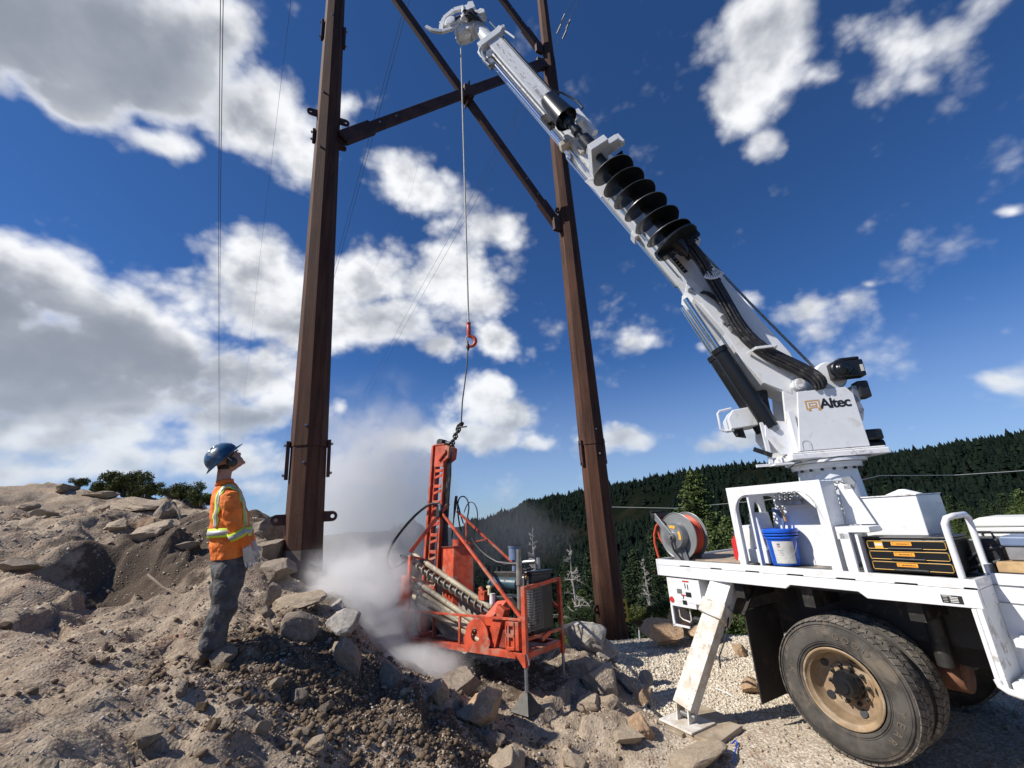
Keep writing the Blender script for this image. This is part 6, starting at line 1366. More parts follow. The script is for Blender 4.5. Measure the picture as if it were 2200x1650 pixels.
# tank: tall red box beside the mast
t0, t1 = RP(z1(408,760), .35), RP(z1(610,970), .35)
tx0, tx1 = t0.x, RP(z1(495,760), .35).x
tk = rb(MB().prism([(tx0, .12), (tx1, .12), (tx1+.26, .30) , (tx1+.26, .55), (tx0+.10, .55)], 0, 1) if False else MB().add([(tx0,.35,.25),(tx1+.02,.28,.25),(tx1+.22,.46,.25),(tx1+.10,.62,.25),(tx0+.02,.60,.25),(tx0,.35,t0.z),(tx1+.02,.28,t0.z-.0),(tx1+.22,.46,t0.z),(tx1+.10,.62,t0.z),(tx0+.02,.60,t0.z)], [(0,4,3,2,1),(5,6,7,8,9),(0,1,6,5),(1,2,7,6),(2,3,8,7),(3,4,9,8),(4,0,5,9)]), 'hydraulic_tank')
MB().add([(tx0-.02,.33,t0.z+.002),(tx1+.03,.26,t0.z+.002),(tx1+.25,.46,t0.z+.002),(tx1+.10,.65,t0.z+.002),(tx0,.63,t0.z+.002),(tx0-.02,.33,t0.z+.014),(tx1+.03,.26,t0.z+.014),(tx1+.25,.46,t0.z+.014),(tx1+.10,.65,t0.z+.014),(tx0,.63,t0.z+.014)], [(0,4,3,2,1),(5,6,7,8,9),(0,1,6,5),(1,2,7,6),(2,3,8,7),(3,4,9,8),(4,0,5,9)]).build('tank_lid', ORANGE_DARK, tk)
MB().cyl((tx1-.02,.42,t0.z+.015), (tx1-.02,.42,t0.z+.10), .085, n=24).build('filler_neck', ORANGE, tk, bevel=.004)
# rack and auger rod, drill pipes leaning in the rack: the pipes lie loose, so they are things
rb(MB().bar((-W_+.04,.02,1.08), (-W_+.16,.30,1.0), .03), 'rack_arm'); rb(MB().bar((-W_+.04,.02,.80), (-W_+.20,.30,.72), .03), 'rack_arm')
def pipe(name, pa, pb, ya, yb, r, label, mt=PIPE, joint=None):
    A, B = RP(z1(*pa), ya), RP(z1(*pb), yb); A.y, B.y = ya, yb; M = RF @ Matrix.Translation(A); e = empty(name, M, label, 'drill rod', 'drill rods in the rack'); B2 = B-A; d = B2.normalized()
    MB().cyl((0,0,0), B2, r, n=16).build('tube', mt, e)
    if joint is not None: MB().cyl(d*joint, d*(joint+.14), r*1.06, n=16).build('joint', PIPEDARK, e)
    MB().cyl(-d*.05, (0,0,0), r*.6, n=12).build('pin_end', PIPEDARK, e); MB().cyl(B2, B2+d*.03, r*.7, n=12).build('box_end', PIPEDARK, e); return e
pipe('drill_rod', (250,805), (705,1120), .16, .22, .034, 'uppermost pale drill rod in the rack, right above the spiral auger rod', joint=.12)
pipe('drill_rod', (180,815), (660,1140), .24, .30, .032, 'drill rod lying just behind the spiral auger rod')
pipe('drill_rod', (235,945), (600,1195), .10, .14, .034, 'third drill rod from the top, below the spiral auger rod', joint=.10)
pipe('drill_rod', (215,985), (600,1225), .16, .16, .033, 'fourth drill rod from the top in the rack', joint=.10)
pipe('drill_rod', (280,1055), (600,1250), .12, .14, .033, 'fifth drill rod from the top in the rack', joint=.02)
pipe('drill_rod', (270,1100), (640,1310), .14, .16, .032, 'lowest drill rod, its end seen in the round guide hole')
pipe('drill_rod', (150,975), (560,1290), .26, .26, .032, 'drill rod whose end sticks out at the far left of the rack')
A, B = RP(z1(240,855), .06), RP(z1(690,1145), .10); A.y, B.y = .06, .10; M = RF @ Matrix.Translation(A); e = empty('auger_rod', M, 'dark rod with thin spiral flighting lying across the rack of drill rods', 'auger rod'); Bv = B-A; d = Bv.normalized(); L = Bv.length
MB().cyl((0,0,0), Bv, .026, n=14).build('core', PIPEDARK, e); u = d.orthogonal().normalized(); v = d.cross(u); vs, fs = [], []; nT = 12; N_ = nT*20
for i in range(N_+1):
    t = i/N_; a = 2*math.pi*nT*t
    for r in (.024, .052):
        for dx in (-.004, .004): vs.append(d*(L*(.06+.92*t)+dx) + (u*math.cos(a)+v*math.sin(a))*r)
for i in range(N_):
    b = i*4
    for qd in ((0,2,6,4), (1,5,7,3), (2,3,7,6)): fs.append(tuple(b+k for k in qd))
MB().add(vs, fs, True).build('spiral_flight', PIPE, e)
# grey tarp-like back plate behind the pipes
pq = [RP(z1(*q_), .34) for q_ in ((236,812),(700,1105),(640,1300),(430,1290),(236,1060))]; rb(MB().prism([(p_.x, p_.z) for p_ in pq], .335, .345), 'rack_back_plate', mat('dusty_plate', (.40,.36,.30), .85, var=.3, dirt=(.22,.19,.16), dscale=6, damt=.4))
# round-holed guide plate
gc = RP((1023,1365), .0); n = 32; out = []; inn = []
for k in range(n):
    a = 2*math.pi*k/n; inn.append((gc.x+.062*math.cos(a), gc.z+.068*math.sin(a)))
    ca, sa = math.cos(a), math.sin(a); sx_ = .175*ca; sz_ = .175*sa
    if sa < -.1: s_ = min(1.6, .115/(.175*abs(sa))); sz_ = -.115 if abs(sa)*.175*1.6 > .115 else sz_; sx_ = .21*ca if abs(ca) < .85 else .2*(1 if ca > 0 else -1)
    out.append((gc.x+sx_+.02, gc.z+sz_))
gp = rb(MB().ring(out, inn, -.02, .0), 'guide_plate'); rb(MB().ring(out, inn, .14, .16), 'guide_plate')
rb(MB().prism([(gc.x+.10,.12), (gc.x+.26,.12), (gc.x+.40,.50), (gc.x+.30,.56), (gc.x+.24,.42)], .02, .14), 'guide_bracket'); rb(MB().add([(gc.x+.12,-.01,.42),(gc.x+.26,-.01,.44),(gc.x+.38,.12,.60),(gc.x+.22,.12,.58),(gc.x+.12,.02,.40),(gc.x+.27,.02,.42),(gc.x+.39,.14,.58),(gc.x+.23,.14,.56)], [(0,1,2,3),(4,7,6,5),(0,4,5,1),(1,5,6,2),(2,6,7,3),(3,7,4,0)]), 'step_plate')
# slotted bracket at the right front
bx0 = RP(ze(300,1120), .0).x; bx1 = RP(ze(385,1120), .0).x
s_ = MB(); zt, zb_ = .40, .13
s_.box(bx0,bx0+.018,-.04,-.025,zb_,zt).box(bx1-.018,bx1,-.04,-.025,zb_,zt).box(bx0,bx1,-.04,-.025,zt-.04,zt).box(bx0,bx1,-.04,-.025,zb_,zb_+.03).box(bx0,bx1,-.04,-.025,.25,.285).box(bx1-.01,bx1+.05,-.03,.04,zb_,zt).box(bx0,bx1,.0,.02,zb_,zt)
rb(s_, 'slotted_bracket')
# engine block group
en = bpy.data.objects.new('engine', None); C.objects.link(en); en.parent = rig
def ee(m, name, mt=DARKSTEEL, bevel=.006, **k): return m.build(name, mt, en, bevel=bevel, **k)
def RQ(px, py, y): v = RP((px, py), y); return Vector((v.x, y, v.z))
ee(MB().box(-.70,-.16,.36,.66,.20,.60), 'engine_block'); c1, c2 = RQ(1063,1252,.35), RQ(1110,1255,.35)
ee(MB().cyl(c1, c2+Vector((.02,0,0)), .075, n=20).tube([c1+Vector((-.04,0,.03)), c1+Vector((-.06,-.02,0)), c1+Vector((-.05,0,-.05))], .04, 8), 'rocker_cover', BLUEENGINE)
ee(MB().box(c1.x-.02,c2.x,.34,.5,c1.z+.05,c1.z+.13), 'intake_manifold'); 
a_ = RQ(1105,1185,.5); ee(MB().cyl(a_+Vector((0,0,-.10)), a_+Vector((0,0,.05)), .075, n=24).cyl(a_+Vector((0,0,.05)), a_+Vector((0,0,.065)), .085, n=24).cyl(a_+Vector((0,0,-.10)), a_+Vector((0,0,-.3)), .035, n=12), 'air_filter', BLUEGREY, .004)
ee(MB().cyl(a_+Vector((0,0,.066)), a_+Vector((0,0,.075)), .086, n=24), 'filter_cap', DARKSTEEL, 0)
st0, st1 = RQ(1118,1345,.10), RQ(1114,1180,.10); ax_ = st1-st0
ee(MB().cyl(st0, st0+ax_*.55, .030, n=16).cyl(st0+ax_*.52, st0+ax_*.60, .040, n=16).cyl(st0+ax_*.56, st0+ax_*.85, .036, n=16).cyl(st0+ax_*.85, st1, .028, n=16), 'exhaust_stack', mat('weathered_zinc', (.30,.28,.24), .5, .5, var=.3), 0)
h0 = RQ(1150,1205,.35)
ee(MB().tube([Vector((RP(ze(*p), .3).x, .3, RP(ze(*p), .3).z)) for p in ((-20,330),(0,380),(60,450),(130,510),(210,555),(300,570),(390,572),(470,560),(560,550))], .021, 10), 'radiator_hose', HOSEBLK, 0)
ee(MB().cyl(RQ(1125,1208,.3), RQ(1150,1206,.3), .022).cyl(RQ(1156,1198,.3), RQ(1157,1222,.3), .022), 'hose_elbow', SILVER, 0)
r0, r1 = RQ(1146,1228,.30), RQ(1190,1400,.30)
rdm = MB().box(-.115,-.03,.22,.66,.25,.86); ee(rdm, 'radiator', BLACKPL, .012); ee(MB().box(-.13,-.02,.20,.68,.861,.90), 'radiator_tank', BLACK, .012)
ee(MB().box(-.20,-.13,.20,.23,.34,.84), 'radiator_shroud', ALU, .003)
g = MB()
for k in range(16): g.box(-.125,-.035,.212,.219,.32+.026*k,.332+.026*k)
ee(g, 'radiator_fins', GREYMETAL, 0)
ee(MB().cyl(RQ(1058,1275,.12), RQ(1058,1298,.12), .034, n=18), 'oil_filter', WHITE_STAIN, 0); ee(MB().cyl(RQ(1051,1262,.14), RQ(1051,1278,.14), .018).box(RQ(1051,1270,.14).x-.03,RQ(1051,1270,.14).x+.03,.12,.15,RQ(1051,1262,.14).z-.01,RQ(1051,1262,.14).z+.02), 'filter_head', mat('cream_plastic', (.62,.55,.32), .5), .004)
ee(MB().cyl(RQ(1032,1262,.2), RQ(1038,1275,.2), .03).box(RQ(1036,1270,.2).x-.05,RQ(1036,1270,.2).x+.05,.18,.3,RQ(1036,1290,.2).z,RQ(1036,1270,.2).z), 'pump', ORANGE, .006)
ee(MB().tube([RQ(1072,1215,.45), RQ(1068,1235,.45), RQ(1072,1252,.42), RQ(1085,1262,.4)], .028, 10), 'intake_pipe', BLACKPL, 0)
ee(MB().tube([RQ(1140,1222,.4), RQ(1128,1228,.4), RQ(1124,1245,.38), RQ(1122,1262,.36)], .02, 8), 'coolant_hose', HOSEBLK, 0); ee(MB().tube([RQ(1130,1238,.33), RQ(1126,1252,.33), RQ(1128,1266,.33)], .010, 8), 'yellow_hose', YELLOW, 0)
ee(MB().box(-.75,-.50,.12,.34,.12,.42), 'pump_housing', ORANGE); ee(MB().box(-.60,-.22,.05,.30,.12,.30), 'engine_mount', ORANGE_DARK)
for k in range(9):
    rs = np.random.RandomState(50+k); p = Vector((rs.uniform(-.7,-.2), .25, rs.uniform(.3,.55))); ee(MB().tube([p, p+Vector((.08,.02,.05)), p+Vector((.13,.05,-.05)), p+Vector((.2,.05,.0))], .009, 6), 'engine_hose', HOSEBLK, 0)
rb(MB().tube([(.03,-.03,.10), (.05,-.05,.12), (.07,-.05,.06), (.075,-.05,.02)], .007, 6), 'hook_wire', SILVER, 0)
rb(MB().bar((.02,.30,.20), (.02,.46,.24), .03, .05), 'grease_rag', ORANGE)
# ------------------------------------------------------------------ sling between the hook and the mast head
zS = zH-.33; mast_att = (MF @ Vector((.13, -.03, ML-.07)))
sl_e = empty('lifting_sling', Matrix.Translation((L0.x, L0.y, zS)), 'thin dark sling with shackle and chain between orange hook and drill mast', 'sling')
rel = lambda p: Vector(p) - Vector((L0.x, L0.y, zS))
k1 = pixl(LFR, 999, 820, -.02); k2 = pixl(LFR, 991, 908, -.06)
kw = lambda v: Vector((L0.x + v.x, L0.y + v.y, v.z))
P0 = Vector((-.02,0,.0)); P1 = rel(kw(k1)); P2 = rel(kw(k2)); P3 = rel(mast_att)
MB().lathe((-.02,0,.07), (0,0,-1), [(0,.012), (.02,.026), (.07,.026), (.12,.010)], 10).tube([(-.02,-.02,.06), (-.02,-.02,.1), (-.02,0,.125), (-.02,.02,.1), (-.02,.02,.06)], .009, 6).build('sling_socket', DARKSTEEL, sl_e)
MB().tube([P0, P0.lerp(P1,.5)+Vector((.006,0,0)), P1, P1.lerp(P2,.5)+Vector((-.012,0,0)), P2], .010, 8).build('sling_rope', HOSEBLK, sl_e)
def link(c, d, L, w, r, roll): 
    d = d.normalized(); u = d.orthogonal().normalized(); v = d.cross(u); a = u*math.cos(roll)+v*math.sin(roll); pts = []
    for k in range(12):
        t = 2*math.pi*k/12; pts.append(c + a*math.cos(t)*w + d*(math.sin(t)*w + (L/2-w)*(1 if math.sin(t) > 0 else -1)))
    return MB().tube(pts, r, 6, closed=True)
link(P2+(P3-P2)*.12, P3-P2, .15, .05, .012, 0.3).build('shackle', DARKSTEEL, sl_e); MB().cyl(P2+Vector((-.07,0,-.07)), P2+Vector((.08,0,-.06)), .012).build('shackle_pin', SILVER, sl_e)
nl = max(3, int((P3-P2).length/.085))
for k in range(nl): t = (k+.9)/(nl+.3); link(P2.lerp(P3, t), P3-P2, .125, .033, .011, (k % 2)*1.57).build('chain_link', DARKSTEEL, sl_e)
# ------------------------------------------------------------------ the man (frame: x the way he faces, y away from the camera, z up)
SKIN = mat('skin', (.42,.235,.165), .55, var=.12, vscale=30)
def shirt_mat():
    m = bpy.data.materials.new('high_visibility_shirt'); m.use_nodes = True; nt = m.node_tree; b = nt.nodes['Principled BSDF']; b.inputs['Roughness'].default_value = .8
    tc = N(nt, 'ShaderNodeTexCoord').outputs['Object']; n1 = noise(nt, tc, 9, 5, .6); c = mixc(nt, smooth(nt, n1, .35, .65), (.72,.15,.018), (.90,.235,.04))
    c = mixc(nt, mth(nt, 'MULTIPLY', smooth(nt, noise(nt, tc, 5, 6, .6), .6, .72), .35), c, (.35,.10,.03))
    nt.links.new(c, b.inputs['Base Color']); bn = N(nt, 'ShaderNodeBump'); bn.inputs['Strength'].default_value = .6; bn.inputs['Distance'].default_value = .02
    st = vmt(nt, 'MULTIPLY', tc, (6, 6, 3)); nt.links.new(noise(nt, st, 2.2, 4, .5, dist=1.2), bn.inputs['Height']); nt.links.new(bn.outputs[0], b.inputs['Normal']); return m
SHIRT = shirt_mat(); LIME = mat('lime_trim', (.62,.85,.05), .7, var=.1); TAPE = mat('silver_reflective_tape', (.42,.43,.44), .45, .1, var=.15, vscale=20)
TROUSER = mat('grey_work_trousers', (.092,.090,.090), .85, var=.35, vscale=12, dirt=(.13,.12,.11), dscale=5, damt=.35, bump=.7, bscale=9, bdist=.03)
HELMET = mat('blue_hard_hat', (.022,.075,.15), .25, var=.35, vscale=5, coat=.5, dirt=(.16,.17,.18), dscale=7, damt=.3)
GLOVE = mat('pale_leather_glove', (.60,.56,.50), .8, var=.15, bump=.3)
BOOT = mat('dusty_boot', (.14,.10,.07), .85, var=.3)
HAIR = mat('dark_hair', (.03,.02,.015), .8)
PY = 4.2; fa = rad(41); PFO = Vector(atY(455, 1392, PY)); PF = frame(PFO, (math.cos(fa), math.sin(fa), 0), (-math.sin(fa), math.cos(fa), 0), (0,0,1))
man = empty('person', PF, 'man in blue hard hat, orange reflective shirt and grey trousers looking up', 'person')
def Q(px, py, y=0.0): v = pixl(PF, px, py, y); return Vector((v.x, y, v.z))
RM = lambda v, it=6: (('REMESH', dict(mode='VOXEL', voxel_size=v)), ('SMOOTH', dict(factor=.5, iterations=it)))
# body: head, neck, forearms and legs in one surface
hc_ = Q(489, 990); nk = Q(480, 1032); sh = Q(488, 1058)
tilt = rad(-48)                                         # head thrown back
HR = Matrix.Rotation(tilt, 3, 'Y')
def HP(x, y, z): return hc_ + HR @ Vector((x, y, z))
b = MB(); b.ell(hc_, (.098,.076,.115), 20, 14, Matrix.Rotation(tilt, 4, 'Y').to_quaternion().to_euler()); b.ell(HP(.045,0,-.055), (.060,.052,.065), 14, 10, Matrix.Rotation(tilt, 4, 'Y').to_quaternion().to_euler())
b.loft([(HP(.075,0,.035), .012,.012), (HP(.105,0,.0), .014,.015), (HP(.116,0,-.022), .017,.019), (HP(.095,0,-.034), .012,.014)], 8)      # nose
b.ell(HP(.085,0,.042), (.018,.055,.012)); b.ell(HP(.092,0,-.062), (.016,.026,.008)); b.ell(HP(.090,0,-.075), (.015,.024,.008)); b.ell(HP(.078,0,-.105), (.024,.026,.018))   # brow, lips, chin
b.loft([(hc_+Vector((-.01,0,-.05)), .062,.062), (nk+Vector((0,0,.02)), .060,.062), (sh+Vector((-.01,0,.01)), .070,.085)], 14)
for s, dx in ((-1, 0), (1, -.02)):
    hp = Q(497, 1200) + Vector((dx, s*.09, 0)); kn = Q(474, 1300) + Vector((dx+ (.03 if s > 0 else 0), s*.10, 0)); an = Q(447 if s > 0 else 455, 1385) + Vector((dx, s*.10, 0))
    b.loft([(hp, .08,.08), (hp.lerp(kn,.5), .075,.07), (kn, .055,.055), (kn.lerp(an,.35), .058,.055), (an, .038,.036)], 12)
arm = [Q(491,1068,-.2), Q(498,1100,-.235), Q(503,1128,-.24), Q(517,1152,-.235), Q(531,1182,-.21)]
arm2 = [Q(497,1068,.2), Q(512,1100,.235), Q(520,1128,.23), Q(531,1150,.18), Q(543,1172,.12)]
for A3 in (arm, arm2): b.loft([(A3[0],.05,.05), (A3[1],.045,.045), (A3[2],.042,.042), (A3[3],.036,.034), (A3[4],.026,.028)], 10)
b.loft([(sh,.09,.18), (Q(492,1100),.10,.15), (Q(497,1200),.09,.14)], 16)
body = b.build('body', SKIN, man, mods=RM(.009, 3), fix=False)
# shirt
t = MB(); t.loft([(Q(484,1040),.075,.075), (Q(485,1050),.10,.13), (Q(487,1062),.12,.20), (Q(490,1090),.145,.205), (Q(493,1120),.155,.20), (Q(495,1150),.16,.195), (Q(497,1175),.165,.19), (Q(497,1199),.155,.185)], 24, up=(0,1,0))
t.ell(Q(488,1066), (.11,.225,.075), 18, 10)
def sleeve(A3, m, k=1.0): m.loft([(A3[0]+Vector((0,0,.03)),.075,.07), (A3[1],.074*k,.066*k), (A3[2],.070*k,.062*k), (A3[3],.062*k,.056*k), (A3[3].lerp(A3[4],.72),.050*k,.046*k)], 14)
sleeve(arm, t); sleeve(arm2, t)
shirt = t.build('shirt', SHIRT, man, mods=RM(.014, 5)+(('DISPLACE', dict(strength=.0)),), fix=False); shirt.modifiers.remove(shirt.modifiers['displace'])
# folds: coarse cloth noise as real relief
tex = bpy.data.textures.new('folds', 'CLOUDS'); tex.noise_scale = .09; tex.noise_depth = 2
dm = shirt.modifiers.new('folds', 'DISPLACE'); dm.texture = tex; dm.strength = .035; dm.mid_level = .5
# collar
MB().lathe(Q(483,1042), (-.12,0,1), [(0,.082), (.03,.074), (.05,.070)], 20, True, False).build('collar', SHIRT, man, mods=(('SOLIDIFY', dict(thickness=.008)),))
def band(cs, r, w, parent_name='reflective_band', squash=None, n=28):
    """flat tape loops: silver between two lime edges. cs: centre, axis; r: radii along x and y"""
    c, axd = cs; axd = axd.normalized(); bx = Vector((0,1,0)).cross(axd).normalized(); by = axd.cross(bx).normalized(); par = None
    for (o0, o1, mt, ex) in ((-w, w, LIME, 0), (-w*.52, w*.52, TAPE, .003)):
        vs = []; fs = []
        for z in (o0, o1):
            for k in range(n): a = 2*math.pi*k/n; vs.append(c + axd*z + bx*math.cos(a)*(r[0]+ex) + by*math.sin(a)*(r[1]+ex))
        for k in range(n): fs.append((k, (k+1) % n, (k+1) % n+n, k+n))
        o = MB().add(vs, fs, True).build('reflective_band' if mt is LIME else 'silver_tape', mt, man if par is None else par, mods=(('SOLIDIFY', dict(thickness=.003)),)); par = par or o
    return par
band((Q(494,1144), Vector((.0,0,1))), (.178,.205), .040)
band((Q(510,1147,-.238), arm[4]-arm[2]), (.072,.068), .036); band((Q(526,1142,.20), arm2[4]-arm2[2]), (.072,.068), .036)
# shoulder straps: curved ribbons from the waist over each shoulder
def strap_(s):
    pts = [(-.125,-.14,-.30), (-.130,-.15,-.22), (-.125,-.16,-.10), (-.105,-.16,.0), (-.05,-.14,.075), (.0,-.13,.095), (.05,-.14,.075), (.095,-.155,.01), (.12,-.155,-.10), (.13,-.15,-.22), (.135,-.14,-.30)]
    c = Q(489,1062); P = [c + Vector((p[0]+.02*(-p[2]/.3), p[1]*s*-1*1.0, p[2]-.005)) for p in pts]; nrm = []
    for (w, mt, ex, nm) in ((.040, LIME, .0, 'shoulder_strap'), (.021, TAPE, .003, 'silver_tape')):
        vs, fs = [], []
        for i, p in enumerate(P):
            d = (P[min(i+1,len(P)-1)]-P[max(i-1,0)]).normalized(); o = (p-(c+Vector((0,0,-.15)))); o.y = 0; o.normalize(); sd = d.cross(o).normalized()
            vs += [p + sd*w + o*ex, p - sd*w + o*ex]
        for i in range(len(P)-1): fs.append((2*i, 2*i+1, 2*i+3, 2*i+2))
        MB().add(vs, fs, True).build(nm, mt, man, mods=(('SUBSURF', dict(levels=2, render_levels=2)), ('SHRINKWRAP', dict(target=shirt, offset=.006+ex, wrap_mode='ABOVE_SURFACE')), ('SOLIDIFY', dict(thickness=.003)),))
strap_(1); strap_(-1)
# trousers
t = MB(); t.loft([(Q(497,1188),.145,.165), (Q(497,1205),.150,.175), (Q(494,1225),.145,.18)], 20)
for s, dx in ((-1, 0), (1, 0)):
    h0 = Q(495,1215) + Vector((dx, s*.085, 0)); m0 = Q(487,1255)+Vector((dx+.0,s*.09,0)); k0 = Q(478 if s < 0 else 484,1300)+Vector((dx, s*.10,0)); a0_ = Q(458 if s < 0 else 468,1350)+Vector((dx,s*.105,0)); e0_ = Q(448 if s < 0 else 463,1390)+Vector((dx,s*.11,0))
    t.loft([(h0,.125,.105), (m0,.118,.10), (k0,.10,.09), (a0_,.095,.088), (e0_,.088,.082)], 16)
tr = t.build('trousers', TROUSER, man, mods=RM(.014, 4), fix=False); dm = tr.modifiers.new('folds', 'DISPLACE'); dm.texture = tex; dm.strength = .045; dm.mid_level = .5
for s, q in ((-1, Q(447,1394)), (1, Q(462,1394))):
    c = q + Vector((.02, s*.11, -.03)); MB().loft([(c+Vector((-.09,0,.0)),.03,.04), (c+Vector((-.05,0,.02)),.06,.052), (c+Vector((.04,0,.01)),.05,.052), (c+Vector((.13,0,-.02)),.035,.05), (c+Vector((.17,0,-.025)),.015,.03)], 12).build('boot', BOOT, man)
# gloves: palm, four fingers and thumb, slightly curled
def glove(A3, s, nm='glove'):
    w = A3[4]; d = (A3[4]-A3[3]).normalized(); d = (d + Vector((.0,0,-.6))).normalized(); f = Vector((1,0,0)); f = (f - d*f.dot(d)).normalized(); sdv = d.cross(f)
    g = MB(); g.loft([(w-d*.05,.036,.040), (w-d*.01,.032,.034), (w+d*.03,.024,.042), (w+d*.085,.018,.046), (w+d*.10,.014,.042)], 14, up=f)
    for i, (o_, L_) in enumerate(((-.034,.058), (-.012,.070), (.012,.066), (.033,.052))):
        p0 = w + d*.085 + f*o_; cu_ = sdv*(-.5*s); p1 = p0 + (d+cu_*.25).normalized()*L_*.5; p2 = p1 + (d+cu_*.9).normalized()*L_*.35; p3 = p2 + (d*.6+cu_*1.3).normalized()*L_*.25
        g.tube([p0, p1, p2, p3], [.0105,.010,.009,.0065], 8)
    p0 = w + d*.02 + f*.03; g.tube([p0, p0+(f*.8+d*.7).normalized()*.035, p0+(f*.45+d).normalized()*.07], [.015,.012,.008], 8)
    return g.build(nm, GLOVE, man, mods=(('SUBSURF', dict(levels=1, render_levels=1)),))
glove(arm, -1); glove(arm2, 1)
# hard hat worn back, ear muff, glasses, hair
HE = frame(HP(-.012,0,.052), HR @ Vector((1,0,0)), Vector((0,1,0)), HR @ Vector((0,0,1))); HW = PF @ HE
vs, fs = [], []; n, mth_ = 36, 12
for i in range(mth_+1):
    a = math.pi/2*i/mth_
    for k in range(n):
        b_ = 2*math.pi*k/n; rx = .152*(1.0+.03*math.cos(b_)); vs.append((rx*math.sin(a)*math.cos(b_), .122*math.sin(a)*math.sin(b_), .128*math.cos(a)**.85 + (.008 if abs(math.sin(b_)) < .12 else 0)*math.cos(a)))
for i in range(mth_):
    for k in range(n): fs.append((i*n+k, (i+1)*n+k, (i+1)*n+(k+1) % n, i*n+(k+1) % n))
base = len(vs)-n
for k in range(n):       # brim all round, deeper at the front and at the nape
    b_ = 2*math.pi*k/n; ex = .022 + .032*max(0, math.cos(b_))**2 + .018*max(0, -math.cos(b_))**2; x, y, z = vs[base+k]; L_ = math.hypot(x, y); vs.append((x+ex*x/L_, y+ex*y/L_, z-.012-.01*max(0,-math.cos(b_))))
for k in range(n): fs.append((base+k, base+n+k, base+n+(k+1) % n, base+(k+1) % n))
hat = MB().add(vs, fs, True).build('hard_hat', HELMET, man, HW, mods=(('SOLIDIFY', dict(thickness=.006)),))
MB().prism([(-.02,-.025), (.03,-.025), (.035,.0), (.0,.008), (-.02,.0)], -.131, -.122).build('muff_slot', BLACKPL, hat, HW)
MB().add([(.10,-.07,.0),(.14,-.04,-.02),(.15,.0,-.02),(.14,.04,-.02),(.10,.07,.0),(.10,-.07,.006),(.14,-.04,.05),(.15,.0,.06),(.14,.04,.05),(.10,.07,.006)], [(0,1,6,5),(1,2,7,6),(2,3,8,7),(3,4,9,8)], True).build('head_strap', BLACKPL, man, HW, mods=(('SOLIDIFY', dict(thickness=.003)),))
mf = MB(); c = HP(.0,-.085,-.035); mf.lathe(c, (0,-1,0), [(0,.045), (.015,.048), (.035,.042), (.045,.03), (.047,0)], 20); mf.build('ear_muff', mat('dark_muff', (.03,.035,.035), .5), man); c = HP(.0,.085,-.035); MB().lathe(c, (0,1,0), [(0,.045), (.015,.048), (.035,.042), (.045,.03), (.047,0)], 20).build('ear_muff', BLACKPL, man)
MB().tube([HP(.0,-.12,.03), HP(.0,-.13,.0), HP(.0,-.125,-.03)], .006, 6).build('muff_arm', SILVER, man)
MB().ell(HP(-.055,0,-.03), (.062,.070,.060), 14, 10).build('hair', HAIR, man)
MB().tube([HP(.088,-.075,.02), HP(.115,-.045,.018), HP(.12,-.0,.018), HP(.115,.045,.018), HP(.088,.075,.02)], .009, 6).tube([HP(.088,-.076,.022), HP(.03,-.082,.015), HP(-.0,-.082,.005)], .004, 6).build('safety_glasses', GLASSM, man)
for s in (-1, 1): MB().ell(HP(.082,s*.030,.016), (.010,.012,.008), 10, 8).build('eye', mat('eye_white', (.6,.6,.58), .2), man)
for s in (-1,): MB().ell(HP(-.005,s*.078,-.02), (.020,.010,.030), 10, 8).build('ear', SKIN, man)
# ------------------------------------------------------------------ loose things on and round the truck
def on_truck(name, x, y, z, label, cat, rz=0.0): return empty(name, TF @ Matrix.Translation((x, y, z)) @ Matrix.Rotation(rz, 4, 'Z'), label, cat)
bk = on_truck('bucket', -.425, .36, 1.475, 'blue lidded plastic bucket with a worn paper label standing on the truck deck', 'bucket')
MB().lathe((0,0,0), (0,0,1), [(0,.128), (.004,.130), (.255,.148), (.262,.152)], 48).build('pail', BLUE, bk)
for z, r in ((.262,.160), (.292,.163)): MB().lathe((0,0,z), (0,0,1), [(0,.150), (0,r), (.008,r+.002), (.016,r), (.018,.150)], 48, True, False).build('rib', BLUE, bk)
MB().lathe((0,0,.318), (0,0,1), [(0,.152), (0,.168), (.012,.171), (.034,.168), (.038,.160), (.030,.155), (.028,.0)], 48).build('lid', BLUE, bk)
m = MB(); n = 14; vs, fs = [], []
for i in range(n+1):
    a = rad(-58 - 62*i/n + 70) - math.pi/2
    a = rad(-100 + 80*i/n)
    for z in (.02, .235): r = .1305+.018*z/.255+.002; vs.append((r*math.cos(a), r*math.sin(a), z))
for i in range(n): fs.append((2*i, 2*i+2, 2*i+3, 2*i+1))
lb = m.add(vs, fs, True).build('label', PAPER, bk)
def on_cyl(deg, z, w, h, mt, name='label_print', r0=.1335):
    vs = []; 
    for i in range(5):
        a = rad(deg - w/2 + w*i/4)
        for zz in (z-h/2, z+h/2): r = r0+.018*zz/.255; vs.append((r*math.cos(a), r*math.sin(a), zz))
    return MB().add(vs, [(2*i, 2*i+2, 2*i+3, 2*i+1) for i in range(4)], True).build(name, mt, lb)
on_cyl(-76, .205, 11, .018, BLUEGREY, 'emblem'); on_cyl(-76, .183, 11, .010, RED, 'emblem'); on_cyl(-60, .165, 78, .002, GREYMETAL); on_cyl(-60, .075, 78, .002, GREYMETAL)
for k in range(4): on_cyl(-74+k*2, .148-.016*k, 20-k*3, .004, GREYMETAL)
MB().box(-.155,-.145,-.01,.01,.26,.33).build('handle_ear', BLUE, bk)
MB().tube([(.158,0,.27), (.16,-.03,.2), (.15,-.07,.13), (.13,-.11,.09)], .003, 5).build('wire_handle', GREYMETAL, bk)
